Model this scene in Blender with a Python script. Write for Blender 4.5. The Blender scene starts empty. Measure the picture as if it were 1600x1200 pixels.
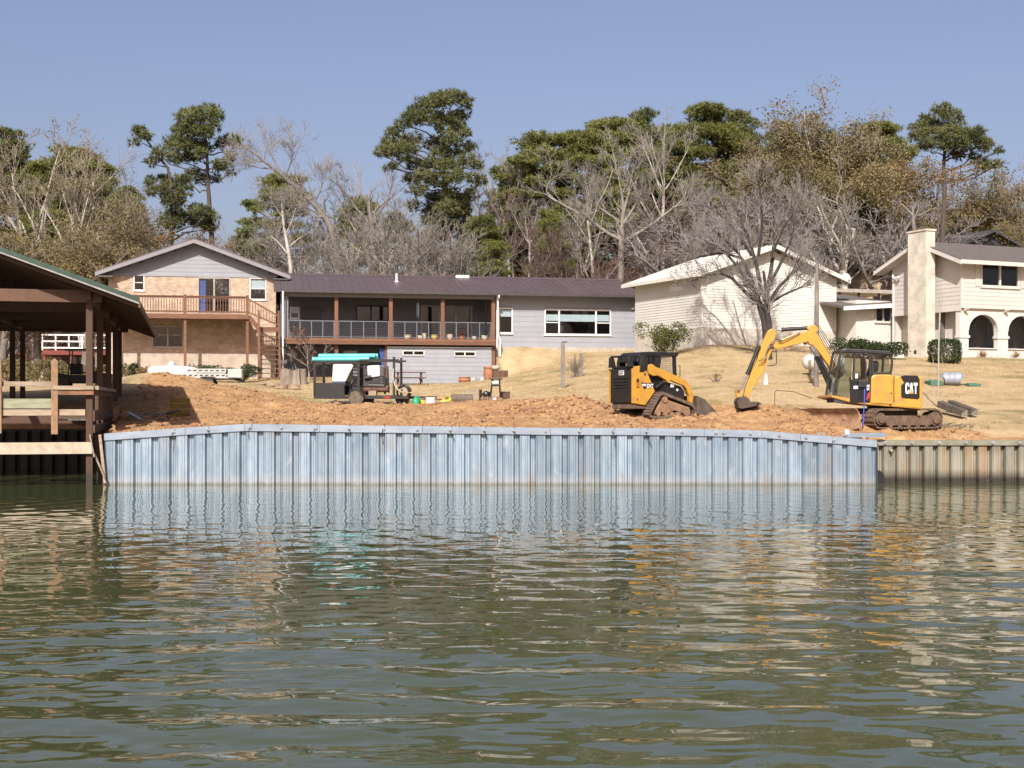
import bpy, math, random
import numpy as np
from mathutils import Vector, Matrix
R = math.radians
random.seed(7)
C = bpy.context.scene.collection
scene = bpy.context.scene
# ---------------------------------------------------------------- camera, sky, sun, exposure
F, H, HZ = 2126.0, 2.36, 630.0           # focal length in photo pixels, eye height above the lake, horizon row
cam_d = bpy.data.cameras.new('camera'); cam = bpy.data.objects.new('camera', cam_d); C.objects.link(cam)
cam.location = (0, 0, H); cam.rotation_euler = (R(90), 0, 0)
cam_d.sensor_width = 36.0; cam_d.lens = 36.0 * F / 1600.0; cam_d.shift_y = (HZ - 600.0) / 1600.0
cam_d.clip_start = 0.1; cam_d.clip_end = 3000
scene.camera = cam
SUN_AZ, SUN_EL = 9.0, 38.0               # light travels away from the lake, slightly to the right
world = bpy.data.worlds.new('World'); scene.world = world; world.use_nodes = True
wn = world.node_tree.nodes; wl = world.node_tree.links
sky = wn.new('ShaderNodeTexSky'); sky.sky_type = 'NISHITA'; sky.sun_disc = False
sky.sun_elevation = R(SUN_EL); sky.sun_rotation = R(180 + SUN_AZ)
sky.air_density = 1.0; sky.dust_density = 4.0; sky.ozone_density = 3.0; sky.altitude = 50
tint = wn.new('ShaderNodeMix'); tint.data_type = 'RGBA'; tint.blend_type = 'MULTIPLY'; tint.inputs[0].default_value = 1.0; tint.inputs[7].default_value = (1.03, 0.855, 0.865, 1)   # winter haze: less green than the clear-air model
wl.new(sky.outputs[0], tint.inputs[6]); wl.new(tint.outputs[2], wn['Background'].inputs[0]); wn['Background'].inputs[1].default_value = 0.106
sl = bpy.data.lights.new('sun', 'SUN'); sl.energy = 5.0; sl.angle = R(0.53); sl.color = (1.0, 0.955, 0.885)
so = bpy.data.objects.new('sun', sl); C.objects.link(so)
_d = Vector((math.sin(R(SUN_AZ)) * math.cos(R(SUN_EL)), math.cos(R(SUN_AZ)) * math.cos(R(SUN_EL)), -math.sin(R(SUN_EL))))
so.rotation_euler = _d.to_track_quat('-Z', 'Y').to_euler(); so.location = (-20, -60, 60)
vs = scene.view_settings
vs.view_transform = 'Standard'; vs.look = 'None'; vs.exposure = 0.61; vs.gamma = 1.0; vs.use_curve_mapping = False

# ---------------------------------------------------------------- helpers
def P(px, py, D):
    return Vector(((px - 800) / F * D, D, H - (py - HZ) / F * D))
def tag(o, label=None, cat=None, group=None, kind=None):
    if label: o['label'] = label
    if cat: o['category'] = cat
    if group: o['group'] = group
    if kind: o['kind'] = kind
    return o
def empty(name, loc=(0, 0, 0), rz=0.0, label=None, cat=None, group=None):
    o = bpy.data.objects.new(name, None); C.objects.link(o); o.empty_display_size = 0.3
    o.location = loc; o.rotation_euler = (0, 0, rz)
    return tag(o, label, cat, group)
def link(name, me, parent=None, mat=None):
    o = bpy.data.objects.new(name, me); C.objects.link(o)
    if mat is not None and not me.materials: me.materials.append(mat)
    if parent is not None: o.parent = parent
    return o
class MB:
    def __init__(s): s.v = []; s.f = []
    def add(s, vs, fs):
        n = len(s.v); s.v.extend([tuple(p) for p in vs]); s.f.extend([tuple(i + n for i in f) for f in fs]); return s
    def box(s, x0, x1, y0, y1, z0, z1):
        if x1 < x0: x0, x1 = x1, x0
        if y1 < y0: y0, y1 = y1, y0
        if z1 < z0: z0, z1 = z1, z0
        return s.add([(x0,y0,z0),(x1,y0,z0),(x1,y1,z0),(x0,y1,z0),(x0,y0,z1),(x1,y0,z1),(x1,y1,z1),(x0,y1,z1)],
                     [(0,3,2,1),(4,5,6,7),(0,1,5,4),(1,2,6,5),(2,3,7,6),(3,0,4,7)])
    def bar(s, p, q, w, h, up=(0, 0, 1)):
        p = Vector(p); q = Vector(q); t = (q - p).normalized(); up = Vector(up)
        a = t.cross(up)
        if a.length < 1e-3: a = t.cross(Vector((0, 1, 0)))
        a.normalize(); b = a.cross(t).normalized(); a = a * (w / 2); b = b * (h / 2)
        return s.add([p-a-b, p+a-b, p+a+b, p-a+b, q-a-b, q+a-b, q+a+b, q-a+b],
                     [(0,1,2,3),(7,6,5,4),(4,5,1,0),(5,6,2,1),(6,7,3,2),(7,4,0,3)])
    def cyl(s, p, q, r0, r1=None, n=10):
        return s.tube([p, q], [r0, r0 if r1 is None else r1], n)
    def tube(s, pts, r, n=6, caps=True):
        pts = [Vector(p) for p in pts]; m = len(pts)
        if not hasattr(r, '__len__'): r = [r] * m
        d = (pts[-1] - pts[0]); ref = Vector((0, 0, 1)) if abs(d.normalized().z if d.length > 0 else 0) < 0.9 else Vector((1, 0, 0))
        vs = []; fs = []
        for i in range(m):
            t = (pts[min(i+1, m-1)] - pts[max(i-1, 0)]).normalized()
            a = t.cross(ref)
            if a.length < 1e-3: a = t.cross(Vector((0.3, 1, 0.2)))
            a.normalize(); b = t.cross(a).normalized()
            for k in range(n):
                g = 2 * math.pi * k / n
                vs.append(pts[i] + (a * math.cos(g) + b * math.sin(g)) * r[i])
        for i in range(m - 1):
            for k in range(n):
                k2 = (k + 1) % n
                fs.append((i*n+k, (i+1)*n+k, (i+1)*n+k2, i*n+k2))
        if caps:
            fs.append(tuple(range(n))); fs.append(tuple((m-1)*n + k for k in reversed(range(n))))
        return s.add(vs, fs)
    def prism(s, poly, d0, d1, ax='y'):
        """poly in the two other axes; extruded along ax from d0 to d1 (ax y: poly=(x,z); x: (y,z); z: (x,y))"""
        n = len(poly); ar = sum(poly[i][0]*poly[(i+1) % n][1] - poly[(i+1) % n][0]*poly[i][1] for i in range(n))
        if (ar < 0): poly = list(reversed(poly))
        mp = {'y': lambda a, b, d: (a, d, b), 'x': lambda a, b, d: (d, a, b), 'z': lambda a, b, d: (a, b, d)}[ax]
        vs = [mp(a, b, d0) for a, b in poly] + [mp(a, b, d1) for a, b in poly]
        fl = (ax == 'y') == (d1 > d0)
        f0 = tuple(range(n)); f1 = tuple(reversed(range(n, 2*n)))
        sd = [(i, n+i, n+(i+1) % n, (i+1) % n) for i in range(n)]
        fs = [f0, f1] + sd
        if not fl: fs = [tuple(reversed(f)) for f in fs]
        return s.add(vs, fs)
    def lathe(s, prof, n=16, o=(0, 0, 0)):
        vs = []; fs = []; m = len(prof)
        for r, z in prof:
            for k in range(n):
                g = 2*math.pi*k/n; vs.append((o[0]+r*math.cos(g), o[1]+r*math.sin(g), o[2]+z))
        for i in range(m-1):
            for k in range(n):
                k2 = (k+1) % n; fs.append((i*n+k, i*n+k2, (i+1)*n+k2, (i+1)*n+k))
        fs.append(tuple(reversed(range(n)))); fs.append(tuple((m-1)*n+k for k in range(n)))
        return s.add(vs, fs)
    def mesh(s, name):
        me = bpy.data.meshes.new(name); me.from_pydata(s.v, [], s.f); me.update(); return me
    def build(s, name, mat, parent=None, smooth=False, bevel=0.0):
        me = s.mesh(name); o = link(name, me, parent, mat)
        if smooth:
            me.polygons.foreach_set('use_smooth', [True]*len(me.polygons))
            try: me.set_sharp_from_angle(angle=R(40))
            except Exception: pass
        if bevel > 0:
            b = o.modifiers.new('bevel', 'BEVEL'); b.width = bevel; b.segments = 2; b.limit_method = 'ANGLE'; b.angle_limit = R(35)
        return o
def np_mesh(name, verts, faces):
    """faces: (N,k) int array, or list of such arrays"""
    if not isinstance(faces, list): faces = [faces]
    me = bpy.data.meshes.new(name); verts = np.asarray(verts, dtype=np.float32)
    me.vertices.add(len(verts)); me.vertices.foreach_set('co', verts.ravel())
    tot = np.concatenate([np.full(len(f), f.shape[1], dtype=np.int32) for f in faces])
    idx = np.concatenate([f.ravel() for f in faces]).astype(np.int32)
    me.loops.add(len(idx)); me.loops.foreach_set('vertex_index', idx)
    me.polygons.add(len(tot)); st = np.concatenate([[0], np.cumsum(tot)[:-1]]).astype(np.int32)
    me.polygons.foreach_set('loop_start', st); me.polygons.foreach_set('loop_total', tot)
    me.update(calc_edges=True); return me
class Frame:
    """a building's own axes: u along its front, v into its depth; measured from where it stands"""
    def __init__(s, px, D, th, zb, name, label, cat):
        s.th = R(th); s.c = math.cos(s.th); s.s = math.sin(s.th); s.O = Vector(((px-800)/F*D, D)); s.zb = zb
        s.root = empty(name, (s.O.x, s.O.y, zb), s.th, label, cat)
    def fr(s, px, py, v=0.0):
        k = (px-800)/F; ax = s.O.x - v*s.s; ay = s.O.y + v*s.c
        u = (k*ay - ax) / (s.c - k*s.s); y = ay + u*s.s
        return u, H - (py-HZ)/F*y - s.zb
    def sd(s, px, py, u=0.0):
        k = (px-800)/F; ax = s.O.x + u*s.c; ay = s.O.y + u*s.s
        v = (ax - k*ay) / (k*s.c + s.s); y = ay + v*s.c
        return v, H - (py-HZ)/F*y - s.zb
    def w(s, u, v, z=0):
        return Vector((s.O.x + u*s.c - v*s.s, s.O.y + u*s.s + v*s.c, s.zb + z))

# ---------------------------------------------------------------- noise in numpy
def _hash(ix, iy, seed):
    h = (ix.astype(np.int64)*374761393 + iy.astype(np.int64)*668265263 + seed*1442695041) & 0xffffffff
    h = ((h ^ (h >> 13)) * 1274126177) & 0xffffffff
    return ((h ^ (h >> 16)) & 0xffff) / 65535.0
def vnoise(x, y, seed=0):
    ix = np.floor(x); iy = np.floor(y); fx = x-ix; fy = y-iy; fx = fx*fx*(3-2*fx); fy = fy*fy*(3-2*fy)
    a = _hash(ix, iy, seed); b = _hash(ix+1, iy, seed); c = _hash(ix, iy+1, seed); d = _hash(ix+1, iy+1, seed)
    return (a*(1-fx)+b*fx)*(1-fy) + (c*(1-fx)+d*fx)*fy
def fbm(x, y, seed=0, oct=4):
    t = 0; a = 0.5
    for i in range(oct): t = t + a*vnoise(x*2**i, y*2**i, seed+i*17); a *= 0.5
    return t

# ---------------------------------------------------------------- materials
MATS = {}
KA = 0.765                                   # the photograph is exposed bright: colours below were picked from it, this brings them to surface values
def M(name, col, rough=0.6, metal=0.0, var=0.15, scale=4.0, col2=None, pv=0.0, bump=0.0, bscale=30.0, stretch=(1, 1, 1), spec=None, amt=1.0, contrast=(0.35, 0.65)):
    """procedural surface: base colour broken by noise towards col2, a per-piece brightness step, fine relief"""
    m = bpy.data.materials.new(name); m.use_nodes = True; nt = m.node_tree; N = nt.nodes; L = nt.links
    b = N['Principled BSDF']; b.inputs['Roughness'].default_value = rough; b.inputs['Metallic'].default_value = metal
    if spec is not None: b.inputs['Specular IOR Level'].default_value = spec
    g = N.new('ShaderNodeNewGeometry'); mp = N.new('ShaderNodeMapping'); mp.inputs['Scale'].default_value = stretch
    L.new(g.outputs['Position'], mp.inputs['Vector'])
    n = N.new('ShaderNodeTexNoise'); n.inputs['Scale'].default_value = scale; n.inputs['Detail'].default_value = 6; n.inputs['Roughness'].default_value = 0.65
    L.new(mp.outputs[0], n.inputs['Vector'])
    r = N.new('ShaderNodeMapRange'); r.inputs[1].default_value = contrast[0]; r.inputs[2].default_value = contrast[1]
    L.new(n.outputs[0], r.inputs[0])
    mx = N.new('ShaderNodeMix'); mx.data_type = 'RGBA'
    col = tuple(c*KA for c in col); col2 = tuple(c*KA for c in col2) if col2 else None
    c1 = tuple(col); c2 = tuple(col2) if col2 else tuple(max(0, c*(1-2*var)) for c in col)
    if not col2: c1 = tuple(c*(1+var*0.4) for c in col)
    mx.inputs[6].default_value = (*c1, 1); mx.inputs[7].default_value = (*c2, 1)
    if amt < 1:
        ml = N.new('ShaderNodeMath'); ml.operation = 'MULTIPLY'; ml.inputs[1].default_value = amt; L.new(r.outputs[0], ml.inputs[0]); L.new(ml.outputs[0], mx.inputs[0])
    else: L.new(r.outputs[0], mx.inputs[0])
    out = mx.outputs[2]
    if pv > 0:
        oi = N.new('ShaderNodeObjectInfo'); mr = N.new('ShaderNodeMapRange'); mr.inputs[3].default_value = 1-pv; mr.inputs[4].default_value = 1+pv
        L.new(oi.outputs['Random'], mr.inputs[0])
        hv = N.new('ShaderNodeHueSaturation'); L.new(mr.outputs[0], hv.inputs['Value']); L.new(out, hv.inputs['Color']); out = hv.outputs[0]
    L.new(out, b.inputs['Base Color'])
    if bump > 0:
        n2 = N.new('ShaderNodeTexNoise'); n2.inputs['Scale'].default_value = bscale; n2.inputs['Detail'].default_value = 5
        L.new(mp.outputs[0], n2.inputs['Vector'])
        bp = N.new('ShaderNodeBump'); bp.inputs['Strength'].default_value = 1.0; bp.inputs['Distance'].default_value = bump
        L.new(n2.outputs[0], bp.inputs['Height']); L.new(bp.outputs[0], b.inputs['Normal'])
    m.diffuse_color = (*c1, 1); MATS[name] = m
    return m
def layer(m, col, zlo, zhi, scale=3.0, stretch=(1, 1, 1), amt=0.8, lo=0.45, hi=0.6, space='Position'):
    """a stain or deposit of its own colour over a height band of the place (zlo -> full, zhi -> none), broken by noise"""
    nt = m.node_tree; N = nt.nodes; L = nt.links; b = N['Principled BSDF']
    src = b.inputs['Base Color'].links[0].from_socket
    g = N.new('ShaderNodeNewGeometry'); sp = N.new('ShaderNodeSeparateXYZ'); L.new(g.outputs['Position'], sp.inputs[0])
    r = N.new('ShaderNodeMapRange'); r.inputs[1].default_value = zlo; r.inputs[2].default_value = zhi; r.inputs[3].default_value = 1; r.inputs[4].default_value = 0
    L.new(sp.outputs[2], r.inputs[0])
    mp = N.new('ShaderNodeMapping'); mp.inputs['Scale'].default_value = stretch; L.new(g.outputs['Position'], mp.inputs[0])
    n = N.new('ShaderNodeTexNoise'); n.inputs['Scale'].default_value = scale; n.inputs['Detail'].default_value = 5; L.new(mp.outputs[0], n.inputs['Vector'])
    r2 = N.new('ShaderNodeMapRange'); r2.inputs[1].default_value = lo; r2.inputs[2].default_value = hi; L.new(n.outputs[0], r2.inputs[0])
    mu = N.new('ShaderNodeMath'); mu.operation = 'MULTIPLY'; L.new(r.outputs[0], mu.inputs[0]); L.new(r2.outputs[0], mu.inputs[1])
    mu2 = N.new('ShaderNodeMath'); mu2.operation = 'MULTIPLY'; mu2.inputs[1].default_value = amt; L.new(mu.outputs[0], mu2.inputs[0])
    mx = N.new('ShaderNodeMix'); mx.data_type = 'RGBA'; mx.inputs[7].default_value = (*[c*KA for c in col], 1)
    L.new(mu2.outputs[0], mx.inputs[0]); L.new(src, mx.inputs[6]); L.new(mx.outputs[2], b.inputs['Base Color'])
    return m
def brick_mat(name, c1, c2, mortar, bw=0.2, bh=0.068, axis='x'):
    m = M(name, c1, 0.85); c1, c2, mortar = [tuple(c*KA for c in q) for q in (c1, c2, mortar)]; nt = m.node_tree; N = nt.nodes; L = nt.links; b = N['Principled BSDF']
    tc = N.new('ShaderNodeTexCoord'); sp = N.new('ShaderNodeSeparateXYZ'); cb = N.new('ShaderNodeCombineXYZ')
    L.new(tc.outputs['Object'], sp.inputs[0])
    ad = N.new('ShaderNodeMath'); L.new(sp.outputs[0], ad.inputs[0]); L.new(sp.outputs[1], ad.inputs[1])
    L.new(ad.outputs[0], cb.inputs[0]); L.new(sp.outputs[2], cb.inputs[1])
    t = N.new('ShaderNodeTexBrick'); t.inputs['Scale'].default_value = 1.0; t.inputs['Brick Width'].default_value = bw; t.inputs['Row Height'].default_value = bh
    t.inputs['Mortar Size'].default_value = 0.008; t.inputs['Mortar Smooth'].default_value = 0.2; t.inputs['Bias'].default_value = 0.0
    t.inputs['Color1'].default_value = (*c1, 1); t.inputs['Color2'].default_value = (*c2, 1); t.inputs['Mortar'].default_value = (*mortar, 1)
    L.new(cb.outputs[0], t.inputs['Vector'])
    n = N.new('ShaderNodeTexNoise'); n.inputs['Scale'].default_value = 1.7; n.inputs['Detail'].default_value = 6; L.new(tc.outputs['Object'], n.inputs['Vector'])
    mr = N.new('ShaderNodeMapRange'); mr.inputs[1].default_value = .3; mr.inputs[2].default_value = .7; mr.inputs[3].default_value = 0.75; mr.inputs[4].default_value = 1.15; L.new(n.outputs[0], mr.inputs[0])
    hv = N.new('ShaderNodeHueSaturation'); L.new(mr.outputs[0], hv.inputs['Value']); L.new(t.outputs[0], hv.inputs['Color']); L.new(hv.outputs[0], b.inputs['Base Color'])
    bp = N.new('ShaderNodeBump'); bp.inputs['Distance'].default_value = 0.008; bp.invert = True; L.new(t.outputs['Fac'], bp.inputs['Height']); L.new(bp.outputs[0], b.inputs['Normal'])
    return m
def glass_mat(name, tint=(0.55, 0.62, 0.66), refl=0.12):
    m = bpy.data.materials.new(name); m.use_nodes = True; N = m.node_tree.nodes; L = m.node_tree.links
    N.remove(N['Principled BSDF']); t = N.new('ShaderNodeBsdfTransparent'); t.inputs[0].default_value = (*tint, 1)
    gl = N.new('ShaderNodeBsdfGlossy'); gl.inputs['Roughness'].default_value = 0.02
    fr = N.new('ShaderNodeFresnel'); fr.inputs[0].default_value = 1.5; ad = N.new('ShaderNodeMath'); ad.inputs[1].default_value = refl; L.new(fr.outputs[0], ad.inputs[0])
    gb = N.new('ShaderNodeNewGeometry'); sb = N.new('ShaderNodeMath'); sb.operation = 'SUBTRACT'; sb.inputs[0].default_value = 1.0; L.new(gb.outputs['Backfacing'], sb.inputs[1])   # a thin pane reflects once, on its outer face
    mu = N.new('ShaderNodeMath'); mu.operation = 'MULTIPLY'; L.new(ad.outputs[0], mu.inputs[0]); L.new(sb.outputs[0], mu.inputs[1]); ad = mu
    mx = N.new('ShaderNodeMixShader'); L.new(ad.outputs[0], mx.inputs[0]); L.new(t.outputs[0], mx.inputs[1]); L.new(gl.outputs[0], mx.inputs[2])
    L.new(mx.outputs[0], N['Material Output'].inputs[0]); MATS[name] = m
    return m
# ---------------------------------------------------------------- shared materials
WHITE = M('white_trim', (0.78, 0.77, 0.73), 0.5, var=0.06)
GALV = M('galvanised_pile', (0.305, 0.382, 0.452), 0.42, 0.3, scale=2.2, stretch=(1.6, 1, 0.5), col2=(0.21, 0.288, 0.365), pv=0.2, bump=0.004, bscale=3, spec=0.5, contrast=(0.38, 0.66))
layer(GALV, (0.42, 0.43, 0.42), 0.10, 0.34, 2.0, (1, 1, .4), 0.6, 0.2, 0.5)
layer(GALV, (0.20, 0.20, 0.17), 0.02, 0.10, 3.0, (1, 1, 1), 0.7, 0.1, 0.4)
layer(GALV, (0.48, 0.51, 0.54), 3.0, 3.1, 2.6, (1.5, 1, 0.8), 0.55, 0.60, 0.72)
layer(GALV, (0.27, 0.19, 0.12), 3.0, 3.1, 1.1, (1.2, 1, 0.55), 0.45, 0.58, 0.74)
GALVCAP = M('galvanised_cap', (0.35, 0.415, 0.48), 0.4, 0.3, scale=1.5, stretch=(1, 1, 3), col2=(0.25, 0.31, 0.385), pv=0.09, bump=0.003, bscale=4)
OLDPILE = M('weathered_pile', (0.26, 0.25, 0.195), 0.75, 0.1, scale=3.0, stretch=(2.2, 1, 0.25), col2=(0.19, 0.182, 0.14), pv=0.15, bump=0.004, bscale=20)
layer(OLDPILE, (0.30, 0.135, 0.03), 3.0, 3.1, 1.9, (1.9, 0.2, 0.16), 0.6, 0.50, 0.62)
layer(OLDPILE, (0.40, 0.37, 0.28), 0.75, 1.0, 1.4, (1, 1, .6), 0.5, 0.35, 0.6)
layer(OLDPILE, (0.035, 0.028, 0.02), 0.10, 0.40, 3.0, (1, 1, .8), 1.0, 0.05, 0.38)
OLDCAP = M('weathered_cap', (0.30, 0.29, 0.22), 0.7, 0.2, scale=3, col2=(0.20, 0.19, 0.13), pv=0.08)
DARKWIRE = M('wire', (0.06, 0.05, 0.045), 0.6, 0.4)
TIMBER = M('brown_stained_timber', (0.125, 0.06, 0.032), 0.75, scale=5, stretch=(1, 1, 0.4), col2=(0.10, 0.048, 0.026), pv=0.16, bump=0.004, bscale=40)
PALEWOOD = M('weathered_pale_wood', (0.42, 0.33, 0.23), 0.8, scale=4, stretch=(0.5, 1, 3), col2=(0.27, 0.20, 0.14), pv=0.15, bump=0.004, bscale=30)
GREENWOOD = M('treated_green_wood', (0.36, 0.37, 0.24), 0.8, scale=4, stretch=(0.5, 1, 3), col2=(0.25, 0.25, 0.16))
GREYWOOD = M('grey_weathered_wood', (0.25, 0.22, 0.185), 0.85, scale=6, stretch=(1, 1, 0.3), col2=(0.13, 0.115, 0.10), pv=0.1, bump=0.005, bscale=30)
BLACKSTEEL = M('black_painted_steel', (0.011, 0.0115, 0.013), 0.42, 0.0, scale=5, col2=(0.026, 0.023, 0.021), bump=0.001)
YELLOW = M('machine_yellow_paint', (0.56, 0.29, 0.040), 0.38, 0.0, scale=2.5, col2=(0.50, 0.25, 0.04), spec=0.5, contrast=(0.5, 0.75))
layer(YELLOW, (0.30, 0.17, 0.085), 3.2, 3.6, 3.5, (1, 1, 1), 0.6, 0.50, 0.70)
RUBBER = M('dusty_rubber', (0.085, 0.07, 0.058), 0.85, scale=6, col2=(0.20, 0.145, 0.10), contrast=(0.4, 0.7))
MUDSTEEL = M('mud_caked_steel', (0.20, 0.125, 0.075), 0.85, scale=5, col2=(0.09, 0.06, 0.045), bump=0.006, bscale=18)
CHROME = M('chrome_rod', (0.75, 0.76, 0.78), 0.18, 1.0, var=0.03)
DECALW = M('white_decal', (0.8, 0.8, 0.8), 0.5, var=0.02)
GLASS = glass_mat('window_glass', (0.86, 0.90, 0.93), 0.02)
CABGLASS = glass_mat('cab_glass', (0.62, 0.68, 0.68), 0.04)
FOLI = {}
# ---------------------------------------------------------------- ground: one sheet from the seawall to the wooded rise
CP = []
def cp(px, py, D): p = P(px, py, D); CP.append((p.x, p.y, p.z))
for a in [(163,679,39.9),(290,670,39.9),(383,665,39.9),(600,667,39.9),(860,671,39.9),(1100,673,39.9),(1200,676,39.9),(1290,685,39.9),(1370,691,40.2),(1500,691,41.2),(1600,691,41.2),(1700,691,41.5),
          (300,662,43),(500,655,44),(700,653,44),(860,653,44),(1040,653,43.2),(1130,655,43.5),(1175,641,43.6),(1250,652,43.8),(1310,660,42.6),(1390,669,42.5),(1480,666,43.5),(1600,668,43.5),
          (570,638,62),(700,634,60),(420,620,60),(330,610,66),(200,600,62),(80,610,60),(-60,610,60),(880,606,60),(770,625,58),(950,600,60),(1100,590,58),(1278,604,53),(1380,600,55),(1464,637,48),(1490,604,55),(1600,600,56),(1700,600,56),
          (450,593,76),(530,596,76),(690,598,78.6),(760,590,78.6),(784,552,79.6),(770,597,76.8),(745,599,77.0),(790,590,76.0),(772,594,78.2),(815,547,79.8),(900,549,81),(1000,549,83),(880,572,74),(960,570,72),(1100,541,70),(1300,543,73),(1040,545,78),(1200,548,68),
          (1403,558,70),(1500,559,68),(1600,561,69),(1340,545,76),(1700,561,70),
          (300,594,79),(180,592,78),(100,590,78),(380,594,79),(0,590,80),(-150,590,80)]: cp(*a)
for X in (-70, -45, -25, 0, 25, 50, 75):
    CP.append((X, 100, 5.3 + 0.035*(X+40))); CP.append((X, 140, 7.5 + 0.06*(X+60))); CP.append((X, 220, 10 + 0.05*(X+60))); CP.append((X, 400, 14))
for X in (-70, -45): CP.append((X, 50, 1.6))
for X in (50, 80): CP.append((X, 43, 1.4)); CP.append((X, 70, 4.9))
CP = np.array(CP)
def _k(a, b): return np.sqrt(((a[:, None, :]-b[None, :, :])**2).sum(-1) + 1.5**2)
_A = np.zeros((len(CP)+3, len(CP)+3)); _A[:len(CP), :len(CP)] = _k(CP[:, :2], CP[:, :2]) - 0.05*np.eye(len(CP))
_A[:len(CP), len(CP):] = np.c_[np.ones(len(CP)), CP[:, :2]]; _A[len(CP):, :len(CP)] = _A[:len(CP), len(CP):].T
_W = np.linalg.solve(_A, np.r_[CP[:, 2], 0, 0, 0])
RETX = lambda y: -11.86 - (y-39.5)*math.tan(R(13.3))
def dirt_mask(x, y):
    yd = np.interp(x, [-30, -17.5, -16, -10, -8.5, 1.0, 1.8, 6.5, 8, 11, 12.6, 13.6, 20], [49.5, 52, 65, 63, 57.5, 54, 50, 48.5, 46.8, 45.4, 44.5, 42.6, 42.2])
    return np.clip((yd + (fbm(x*0.9, y*0.9, 5)-0.47)*4.0 - y)/0.9 + 0.5, 0, 1)
def ground_z(x, y, detail=True):
    x = np.asarray(x, float); y = np.asarray(y, float); sh = x.shape; xx = np.clip(x.ravel(), -75, 80); yy = np.clip(y.ravel(), 39, 300)
    z = np.empty(len(xx))
    for i in range(0, len(xx), 20000):
        q = np.c_[xx[i:i+20000], yy[i:i+20000]]
        z[i:i+20000] = _k(q, CP[:, :2]) @ _W[:-3] + _W[-3] + q @ _W[-2:]
    def hump(cx, cy, h, sx, sy): return h*np.exp(-((xx-cx)/sx)**2 - ((yy-cy)/sy)**2)
    z += hump(-15.6, 61.8, 0.62, 2.6, 1.5) + hump(-13.2, 55, 0.18, 2.2, 2.4) + hump(-11.8, 57.5, 0.42, 2.0, 2.0) + hump(-9.3, 51, 0.25, 1.6, 1.2)
    z += hump(-5, 50, 0.16, 5.0, 1.2) + hump(-0.5, 48.6, 0.16, 3, 1.0) + hump(2.1, 46.2, 0.42, 1.0, 1.0) + hump(0.9, 47.0, 0.25, 1.2, 0.9)
    z += hump(7.2, 45.2, 0.18, 1.5, 0.8) + hump(10.3, 43.2, 0.12, 1.4, 0.6) + hump(11.6, 42.2, 0.09, 1.6, 1.3) + hump(7.5, 43.4, 0.2, 1.0, 0.9)
    bu_ = (xx + 25/F*80)*math.cos(R(11)) + (yy-80)*math.sin(R(11)); wq = np.clip((0.15-bu_)/0.55, 0, 1)*np.clip((yy-73.5)/3, 0, 1)*np.clip((bu_+9)/2, 0, 1)*np.clip((84-yy)/2, 0, 1)
    z = z*(1-wq) + np.minimum(z, 3.45)*wq                              # cut bank beside the lower wall of the porch
    if detail:
        m = dirt_mask(xx, yy)
        e = np.clip((yy-39.9)/0.8, 0.15, 1)
        z += m*e*((fbm(xx*0.8, yy*0.8, 1, 3)-0.45)*0.34 + (fbm(xx*2.6, yy*2.6, 2, 4)-0.45)*0.26 + np.abs(fbm(xx*6, yy*6, 9, 3)-0.45)*0.22)
        z += (1-m)*(fbm(xx*0.6, yy*0.6, 3, 4)-0.45)*0.12
    return z.reshape(sh)
def gz(x, y): return float(ground_z(np.array([x]), np.array([y]), False)[0])
gx = np.concatenate([np.linspace(-400, -80, 14), np.linspace(-76, -18.5, 50), np.arange(-18, 15.5, 0.10), np.linspace(16, 76, 60), np.linspace(80, 400, 14)])
gy = np.concatenate([[38.0, 39.3, 39.7], np.arange(39.76, 52, 0.09), np.arange(52, 66, 0.25), np.arange(66, 110, 0.8), np.linspace(112, 420, 50)])
GX, GY = np.meshgrid(gx, gy)
yw = np.where(GX < RETX(GY)+0.02, 49.75, np.where(GX < 10.66, 39.74, 40.9))
GZ = ground_z(GX, GY); land = GY > yw
GZ = np.where(land, GZ, -1.5)
nx, ny = len(gx), len(gy); ii = np.arange(nx*ny).reshape(ny, nx)
quads = np.stack([ii[:-1, :-1], ii[:-1, 1:], ii[1:, 1:], ii[1:, :-1]], -1).reshape(-1, 4)
gm = np_mesh('ground', np.stack([GX, GY, GZ], -1).reshape(-1, 3), quads)
gm.polygons.foreach_set('use_smooth', np.ones(len(gm.polygons), bool))
at = gm.attributes.new('soil', 'FLOAT', 'POINT'); at.data.foreach_set('value', dirt_mask(GX, GY).ravel().astype(np.float32))
wd = np.clip((GY - np.interp(GX, [-60, -30, -10, 10, 30, 60], [84, 88, 92, 90, 84, 82]))/6, 0, 1)
at = gm.attributes.new('wood', 'FLOAT', 'POINT'); at.data.foreach_set('value', wd.ravel().astype(np.float32))
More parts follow.
